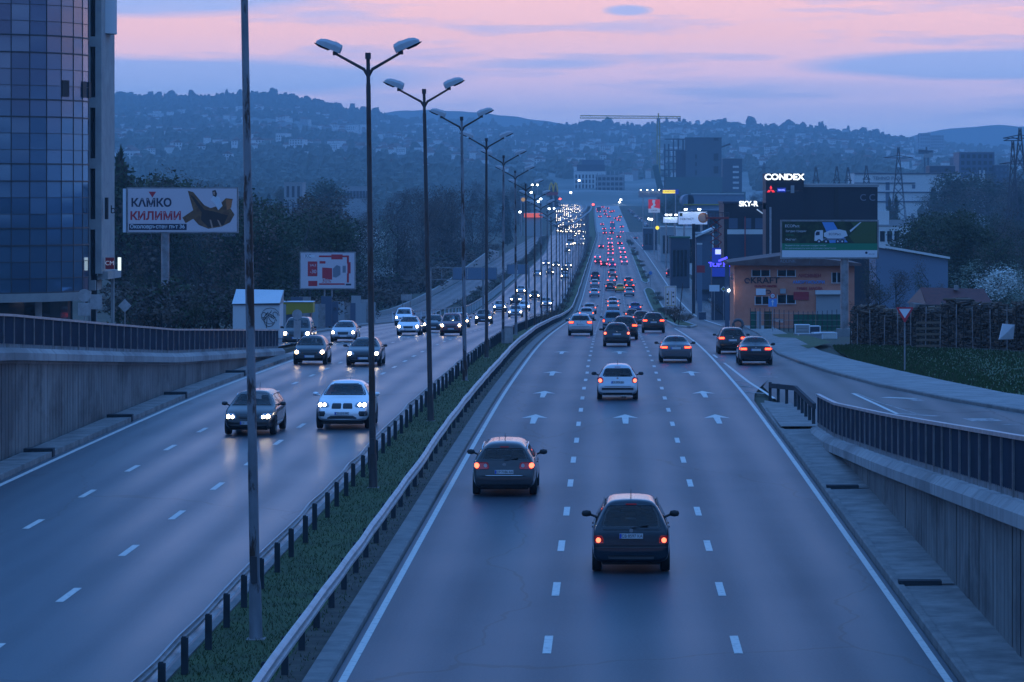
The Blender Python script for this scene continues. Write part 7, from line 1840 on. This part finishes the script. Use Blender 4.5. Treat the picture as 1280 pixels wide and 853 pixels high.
for k in range(46):
    Yq = random.choice((random.uniform(345,630), random.uniform(690,1110), random.uniform(1200,1320))); tree('twiggy' if k % 3 else 'bush', random.uniform(6.9,8.0), Yq, prof(Yq)+.1, random.uniform(.7,1.3), 'dark low shrub on the traffic islands', 'bush', 'shrubs on the traffic islands', 1.5)
Yq = 322; t = tree('twiggy', wx(843.5,Yq), Yq, prof(Yq)+.6, 1.9, 'round dark bush in front of the pale direction board', 'bush', None, .9)
Y = 330; zb = prof(Y); x0 = x1 = wx(838,Y); t = empty('direction_board', (x0,Y,zb), 0, 'pale yellowish direction board with small arrows on the traffic island', 'road sign')
MB().box(PX(831),PX(845.5),-.04,.04,PZ(383),PZ(357.5)).build('board', M['ink_white'], t); fb = MB()
for q in ((832,833,359,382),(835.6,836.6,364,382),(839,840,364,382),(843.8,844.6,359,382)): fb.box(PX(q[0]),PX(q[1])-.03,-.055,-.042,PZ(q[3]),PZ(q[2]))
for q in ((832,844.6,358.6,359.2),(832,844.6,381.8,382.4)): fb.box(PX(q[0]),PX(q[1]),-.055,-.042,PZ(q[3]),PZ(q[2]))
fb.build('board_frame', M['yellow_crate'], t)
for (px, py) in ((834.3,368),(841.5,366),(834.3,374),(841.5,371),(834.3,379),(841.7,378)): MB().tube([(PX(px),-.06,PZ(py)),(PX(px),-.045,PZ(py))], .09, 8).build('symbol', M['ink_navy'], t)
for q in (832.5,844): MB().tube([(PX(q),.06,-.2),(PX(q),.06,PZ(360))], .05, 8).build('post', M['galv_old'], t)
t = empty('leaning_pole', (wx(847.5,322),322,prof(322)), 0, 'thin leaning dark pole right of the pale direction board', 'pole'); MB().tube([(0,0,-.2),(wx(853.5,322)-wx(847.5,322),0,wz(354,322)-prof(322))], .05, 8).build('shaft', M['dark_metal'], t); MB().tube([(0,0,-.05),(0,0,.12)], .12, 10).build('socket', M['concrete'], t)
sign_back(813.2, 341.5, 650, 'round', .7, 'small round blue sign at the tip of the second traffic island', front='ink_blue'); 
# island tip guard strips are pale kerb bands already built
t = sign_back(904.3, 361.5, 372, 'diamond', .62, 'yellow diamond priority sign on the right pavement', front='ink_white'); zc = wz(361.5,372)-gz_(904.3,372); MB().prism([(-.2,zc),(0,zc-.2),(.2,zc),(0,zc+.2)], -.03, -.021).build('yellow_centre', M['yellow_crate'], t)
sign_back(893, 360.5, 380, 'rect', (1.15,.72), 'white board with three dark strips left of the yellow diamond sign', front='ink_white')
Yq = 278; t = sign_back(965.8, 378.5, Yq, 'rect', (.70,.66), 'blue one way arrow sign under a round speed limit sign beside the green fence', front='ink_blue', name='road_sign'); zc = wz(378.5,Yq)-gz_(965.8,Yq)
MB().prism([(-.04,zc-.24),(.04,zc-.24),(.04,zc+.05),(.14,zc+.05),(0,zc+.25),(-.14,zc+.05),(-.04,zc+.05)], -.032, -.022).build('arrow', M['ink_white'], t)
zr = wz(370,Yq)-gz_(965.8,Yq); o = MB().tube([(0,-.03,zr),(0,.0,zr)], .235, 24, smooth=False).build('speed_plate', M['ink_red'], t); MB().tube([(0,-.036,zr),(0,-.031,zr)], .17, 24, smooth=False).build('white_disc', M['ink_white'], o); text_part('50', .20, (0,-.042,zr), M['ink_navy'], o, 'speed_number', thick=.002)
MB().tube([(0,.06,zc),(0,.06,zr+.2)], .035, 8).build('post_top', M['galv_old'], t)
# give way sign
Yq = 170; zb = prof(Yq)+.12; t = empty('give_way_sign', (wx(1131,Yq),Yq,zb), 0, 'red and white give way triangle on a tall post before the woodpile', 'road sign'); zt_, zl_ = wz(385,Yq)-zb, wz(403,Yq)-zb
MB().prism([(-.43,zt_),(-.40,zt_+.03),(.40,zt_+.03),(.43,zt_),(.03,zl_),(-.03,zl_)], -.02, .0).build('sign_plate', M['ink_red'], t); MB().prism([(-.30,zt_-.05),(.30,zt_-.05),(0,zl_+.20)], -.026, -.021).build('white_centre', M['ink_white'], t); MB().tube([(0,.04,-.4),(0,.04,zt_-.02)], .04, 10).build('post', M['galv_old'], t)
# pavement, grass bank and verge on the right
def pave(name, inner, outer, zo, m):
    vs = []
    for (a_, b_) in zip(inner, outer): vs += [(*a_, sidez(a_[0],a_[1])+zo), (*b_, sidez(b_[0],b_[1])+zo+.02)]
    return tag(MB().add(vs, [(2*i,2*i+1,2*i+3,2*i+2) for i in range(len(inner)-1)]).build(name, M[m]), kind='structure')
inn = [(k+.2, y) for y, k in KR if 120 <= y <= 200]; inn = [(25.2,120),(18.7,126),(16.4,133),(14.4,142),(12.5,155),(11.3,170),(10.5,185),(10.05,200)]
out = [(31,128),(23.5,133),(19.2,137.5),(17.0,146),(15.6,158),(14.3,173),(13.3,187),(12.6,203)]
pave('pavement', inn, out, .135, 'concrete')
pave('pavement', [(10.05,200),(10.7,230),(11.7,262),(13.0,335),(14.8,400),(16.3,488),(16.5,640)], [(12.6,203),(12.9,230),(13.6,262),(15.4,335),(17.2,400),(18.6,488),(18.8,640)], .135, 'slab')
# bank rising to the woodpile
top = [(34,150),(28,160),(21.6,176),(19.6,188),(17.6,201),(15.6,214),(14.4,220)]
btop = [.9,.75,.25,-.1,-.55,-1.0,-1.35]
bot = [(31,128),(23.5,133),(19.2,137.5),(17.0,146),(15.6,158),(14.3,173),(13.3,187)]
vs = []; nn = 7
for i in range(7):
    for k in range(6):
        u = k/5; x = bot[i][0]+(top[i][0]-bot[i][0])*u; yy = bot[i][1]+(top[i][1]-bot[i][1])*u; z0_ = sidez(*bot[i])+.12; z = z0_+(btop[i]-z0_)*sm(0,1,u)**.8+.06*mn.noise(Vector((x,yy,0)))*(k not in (0,)); vs.append((x,yy,z))
fs = [(i*6+k,i*6+k+1,i*6+7+k,i*6+6+k) for i in range(6) for k in range(5)]; b_ = MB().add(vs, fs); b_.sm = [True]*len(b_.f)
tag(b_.build('grass_bank', M['grass_ground']), kind='structure')
vs = [(34,150,.9),(28,160,.75),(21.6,176,.25),(19.6,188,-.1),(17.6,201,-.55),(15.6,214,-1.0),(14.4,220,-1.35),(40,170,1.2),(34,200,.6),(28,235,-.5),(20,240,-1.2)]
tag(MB().add(vs, [(0,1,8,7),(1,2,9,8),(2,3,9),(3,4,9),(4,5,10,9),(5,6,10)]).build('yard_ground', M['soil']), kind='structure')
random.seed(17); gb = MB()
for k in range(15000):
    i = random.random()*5.99; a_ = int(i); f_ = i-a_; u = random.random(); A = [bot[a_][q]+(bot[a_+1][q]-bot[a_][q])*f_ for q in (0,1)]; B_ = [top[a_][q]+(top[a_+1][q]-top[a_][q])*f_ for q in (0,1)]
    x = A[0]+(B_[0]-A[0])*u; yy = A[1]+(B_[1]-A[1])*u; z0_ = sidez(*A)+.12; z = z0_+(btop[a_]+(btop[a_+1]-btop[a_])*f_-z0_)*sm(0,1,u)**.8; h_ = random.uniform(.05,.16); w_ = .05
    gb.add([(x-w_,yy,z-.02),(x+w_,yy,z-.02),(x+random.uniform(-.06,.06),yy+random.uniform(-.05,.05),z+h_)], [(0,1,2)], random.choice((0,0,0,1)))
tag(gb.build('bank_grass', [M['grass_blade'], M['grass_dry']], fix=False), 'dark rough grass on the bank below the woodpile', 'grass', kind='stuff')
# woodpile held by posts
t = empty('woodpile', (18.5,195,0), 0, 'long high stack of dark firewood behind thin posts on the grass bank', 'woodpile'); random.seed(23)
P0, P1 = Vector((15.4,216,-1.15)), Vector((23.6,171,.45)); D = P1-P0; Lh = math.hypot(D.x, D.y); dv = Vector((D.x/Lh, D.y/Lh, 0)); nv_ = Vector((-dv.y*-1, dv.x*-1, 0)); nv_ = Vector((dv.y,-dv.x,0))
if nv_.y > 0: nv_ = -nv_
logs = [MB(), MB(), MB()]
s_ = 0
while s_ < Lh:
    base = P0+D*(s_/Lh); hmax = 1.95+.62*(s_/Lh)+.22*math.sin(s_*.9)+random.uniform(-.1,.1)+.25*math.sin(s_*.31+1); z = 0
    while z < hmax:
        r_ = random.uniform(.055,.13); q = base+nv_*random.uniform(-.06,.10)+Vector((0,0,z+r_)); d_ = (nv_+Vector((random.uniform(-.12,.12),0,random.uniform(-.06,.06)))).normalized()
        if random.random() < .82: logs[random.choices((0,1,2),(5,4,1))[0]].tube([q-d_*1.1, q], r_, 5, smooth=False)
        else: logs[0].tube([q-dv*.5, q+dv*.5+Vector((0,0,random.uniform(-.1,.1)))], r_*.8, 5, smooth=False)
        z += r_*1.75
    s_ += .19
for k in range(120):
    s_ = random.random()*Lh; base = P0+D*(s_/Lh); hmax = 2.0+.62*(s_/Lh)+.25*math.sin(s_*.31+1); q = base+nv_*random.uniform(-.8,.1)+Vector((0,0,hmax+random.uniform(-.1,.3))); logs[random.choice((0,1))].tube([q-dv*random.uniform(.3,.9)+nv_*random.uniform(-.3,.3), q+dv*random.uniform(.3,.9)+Vector((0,0,random.uniform(-.2,.2)))], random.uniform(.05,.1), 5, smooth=False)
for i_, m_ in enumerate(('log_bark','log_end','log_pale')):
    lg = logs[i_]; lg.v = [(a_-18.5, b_-195, c_) for a_, b_, c_ in lg.v]; o = lg.build('stacked_logs', M[m_], t, fix=False); o['kind'] = 'stuff'
bk = MB(); bk.add([(P0-nv_*.9)-Vector((18.5,195,0)), (P1-nv_*.9)-Vector((18.5,195,0)), (P1-nv_*.9)-Vector((18.5,195,-2.4)), (P0-nv_*.9)-Vector((18.5,195,-1.8))], [(0,1,2,3)]); bk.build('inner_stack', M['log_bark'], t, fix=False)
s_ = .4; k = 0
while s_ < Lh:
    q = P0+D*(s_/Lh)+nv_*.22-Vector((18.5,195,0)); MB().tube([(q.x,q.y,q.z-.3),(q.x+random.uniform(-.05,.05),q.y,q.z+1.95+.55*s_/Lh+random.uniform(-.2,.35))], .035, 6).build('stake', M['galv_old'] if k % 2 else M['log_bark'], t); s_ += random.uniform(1.3,1.9); k += 1
Yq = 181; t = empty('white_sack', (wx(1257,Yq),Yq-.6,wz(424,Yq)), .1, 'white sheet sack hanging on the woodpile posts', 'sack'); MB().add([(-.42,0,0),(.34,-.03,.02),(.42,-.02,.78),(-.22,0,.84),(-.42,.14,0),(.34,.12,.02),(.42,.10,.78),(-.22,.12,.84),(0,-.12,.4)], [(0,1,8),(1,2,8),(2,3,8),(3,0,8),(4,7,6,5),(0,4,5,1),(1,5,6,2),(2,6,7,3),(3,7,4,0)]).build('sack_body', M['ink_white'], t); MB().box(-.06,.06,.0,.04,.8,.98).build('tie', M['galv'], t)
for k_ in range(1):
    Yq = 189; t = empty('pallet', (wx(1158,Yq),Yq-1.0,wz(434,Yq)), .3, 'weathered wooden pallet leaning in the gap of the woodpile', 'pallet')
    for q in range(5): MB().box(-.7,.7,-.03,.03,.05+q*.32,.17+q*.32).build('slat', M['log_pale'], t)
    for q in (-.6,0,.6): MB().box(q-.05,q+.05,.031,.12,0,1.5).build('bearer', M['log_bark'], t)
# yard in front of the workshop: tarp fence, crates, tyre, guardrails
Y = 292; t = empty('mesh_fence', (wx(1000,Y),Y,gz_(1000,Y)), 0, 'thin post fence hung with green tarpaulin before the orange workshop', 'fence'); zb = t.location.z; x0 = x1 = t.location.x
for px in range(938,1060,6): MB().tube([(PX(px),0,-.3),(PX(px),0,1.9+.15*math.sin(px))], .035, 6).build('fence_post', M['dark_metal'], t)
for a_, b_, m_ in ((938,946,'tarp_green'),(946,952,'far_grey'),(955,965,'grass_dry'),(992,1020,'tarp_green'),(1020,1052,'tarp_green')): MB().box(PX(a_),PX(b_)-.03,.03,.07,.1,1.75 if b_ < 1000 else 1.5).build('tarpaulin', M[m_], t)
mb = MB()
for z_ in (.5,1.0,1.6): mb.tube([(PX(938),-.02,z_),(PX(1058),-.02,z_)], .015, 4)
mb.build('wires', M['galv'], t)
for i_, (px, Yq, sx, sz, m_, lb) in enumerate(((1002.5,258,1.1,.95,'far_grey','wrapped pale pallet stack standing in the workshop yard'),(1016,262,1.0,.8,'navy_clad','dark crate with pale frame right of the wrapped pallet'),(1030,254,1.7,.42,'far_white','low pale concrete slabs stacked near the billboard post'),(1010,252,1.9,.35,'far_grey','low grey slab stack left of the pale slabs'))):
    t = empty('pallet_stack', (wx(px,Yq),Yq,gz_(px,Yq)), .1*i_, lb, 'stack'); z_ = 0; k = 0
    while z_ < sz-.05: MB().box(-sx/2+random.uniform(0,.04),sx/2,-.5,.5,z_+.01,z_+sz/4-.01).build('layer', M[m_], t); z_ += sz/4
    MB().box(-sx/2-.03,-sx/2+.05,-.53,-.5,0,sz+.02).build('edge_strip', M['ink_white'], t); MB().box(sx/2-.05,sx/2+.03,-.53,-.5,0,sz+.02).build('edge_strip', M['ink_white'], t); MB().box(-sx/2-.02,sx/2+.02,-.52,.5,sz,sz+.05).build('cover', M['ink_white'] if i_ != 3 else M['far_grey'], t)
Yq = 300; t = empty('big_tyre', (wx(922.5,Yq),Yq,gz_(922.5,Yq)+.05), 0, 'large old tyre leaning at the corner of the orange workshop', 'tyre')
MB().tube([(.42*math.cos(a*.3142),0,.5+.42*math.sin(a*.3142)) for a in range(21)], .13, 8).build('rubber', M['far_dark'], t)
def short_rail(pxy, label, m='galv', zc=.6):
    P_ = [at(*q) for q in pxy]; o_ = P_[0]; t = empty('guardrail', o_, 0, label, 'guardrail'); MB().sweep([(p.x-o_.x,p.y-o_.y,p.z-o_.z+zc+.1) for p in P_], [(a_,b_) for a_,b_ in WB]+[(a_-.02,b_) for a_,b_ in reversed(WB)], closed=True).build('rail_beam', M[m], t)
    for a_, b_ in zip(P_, P_[1:]):
        for q in (.1,.5,.9): p = a_.lerp(b_, q)-o_; MB().box(p.x-.12,p.x-.02,p.y-.05,p.y+.05,p.z-.3,p.z+zc+.12).build('post', M['post_dark'], t)
short_rail([(978,411),(955,406.5),(936,404)], 'pale steel guardrail before the green tarpaulin fence')
short_rail([(906,385),(898,379),(890,372)], 'short pale guardrail at the service road pavement below the yellow diamond')
short_rail([(866,349),(857,340)], 'far short pale guardrail beside the low shops')
for i_, (px, Yq) in enumerate(((880,470),(878,476))):
    if i_: break
    t = empty('roadside_cabinet', (wx(878,405),405,gz_(878,405)), 0, 'blue grey metal cabinet on the right pavement', 'cabinet'); MB().box(-.42,.42,-.3,.3,0,1.0).build('box', M['steel_blue'], t); MB().box(-.46,.46,-.34,.34,1.0,1.07).build('lid', M['galv_old'], t)
for k in range(40):
    px = random.uniform(850,935); Yq = lin([(850,900),(935,330)], px)+random.uniform(0,40); X = max(wx(px,Yq), kr(Yq)+3.2)
    tree(random.choice(('twiggy','bush')), X, Yq, ground_z(X,Yq)-.1, random.uniform(1.2,2.6), 'dark roadside shrub among the low shops on the right', 'bush', 'roadside shrubs on the right', 1.2)
# crash and plot of yard grass near the driveway
tag(MB().add([(at(955,421)+Vector((.6,0,.16))),(at(1010,439)+Vector((0,0,.16))),(at(1040,431)+Vector((0,0,.16))),(at(1000,419)+Vector((0,0,.16)))], [(0,1,2,3)]).build('verge_grass', M['grass_ground']), kind='structure')
# low noise wall curving beside the left service road
t = empty('concrete_barrier', (-32,600,prof(600)), 0, 'pale curved concrete barrier on the far side of the left service road', 'barrier')
MB().sweep([(lsl(y)-.6+32, y-600, prof(y)-prof(600)+lin([(440,.5),(640,1.0),(760,2.2),(900,3.2),(1000,1.0)], y)) for y in range(440,1000,20)], [(-.15,-4),(-.15,0),(.15,0),(.15,-4)], closed=True).build('barrier_wall', M['concrete_light'], t)
# overhead catenary: birds eye pipes left out

# ---------------------------------------------------------------- dusk haze
hzm = bpy.data.materials.new('haze_air'); hzm.use_nodes = True; hn = hzm.node_tree; hn.nodes.clear()
pv = hn.nodes.new('ShaderNodeVolumePrincipled'); pv.inputs['Color'].default_value = (.60,.86,1.0,1); pv.inputs['Density'].default_value = HAZE; pv.inputs['Anisotropy'].default_value = .0
ho = hn.nodes.new('ShaderNodeOutputMaterial'); hn.links.new(pv.outputs[0], ho.inputs['Volume'])
hb = MB().box(-5200,5200,-300,8900,-14,235).build('haze', hzm); tag(hb, 'thin blue evening haze filling the air over the valley', 'haze', kind='stuff')
scene.cycles.volume_bounces = 0; scene.cycles.max_bounces = 6; scene.cycles.transparent_max_bounces = 12
scene.cycles.volume_step_rate = 1
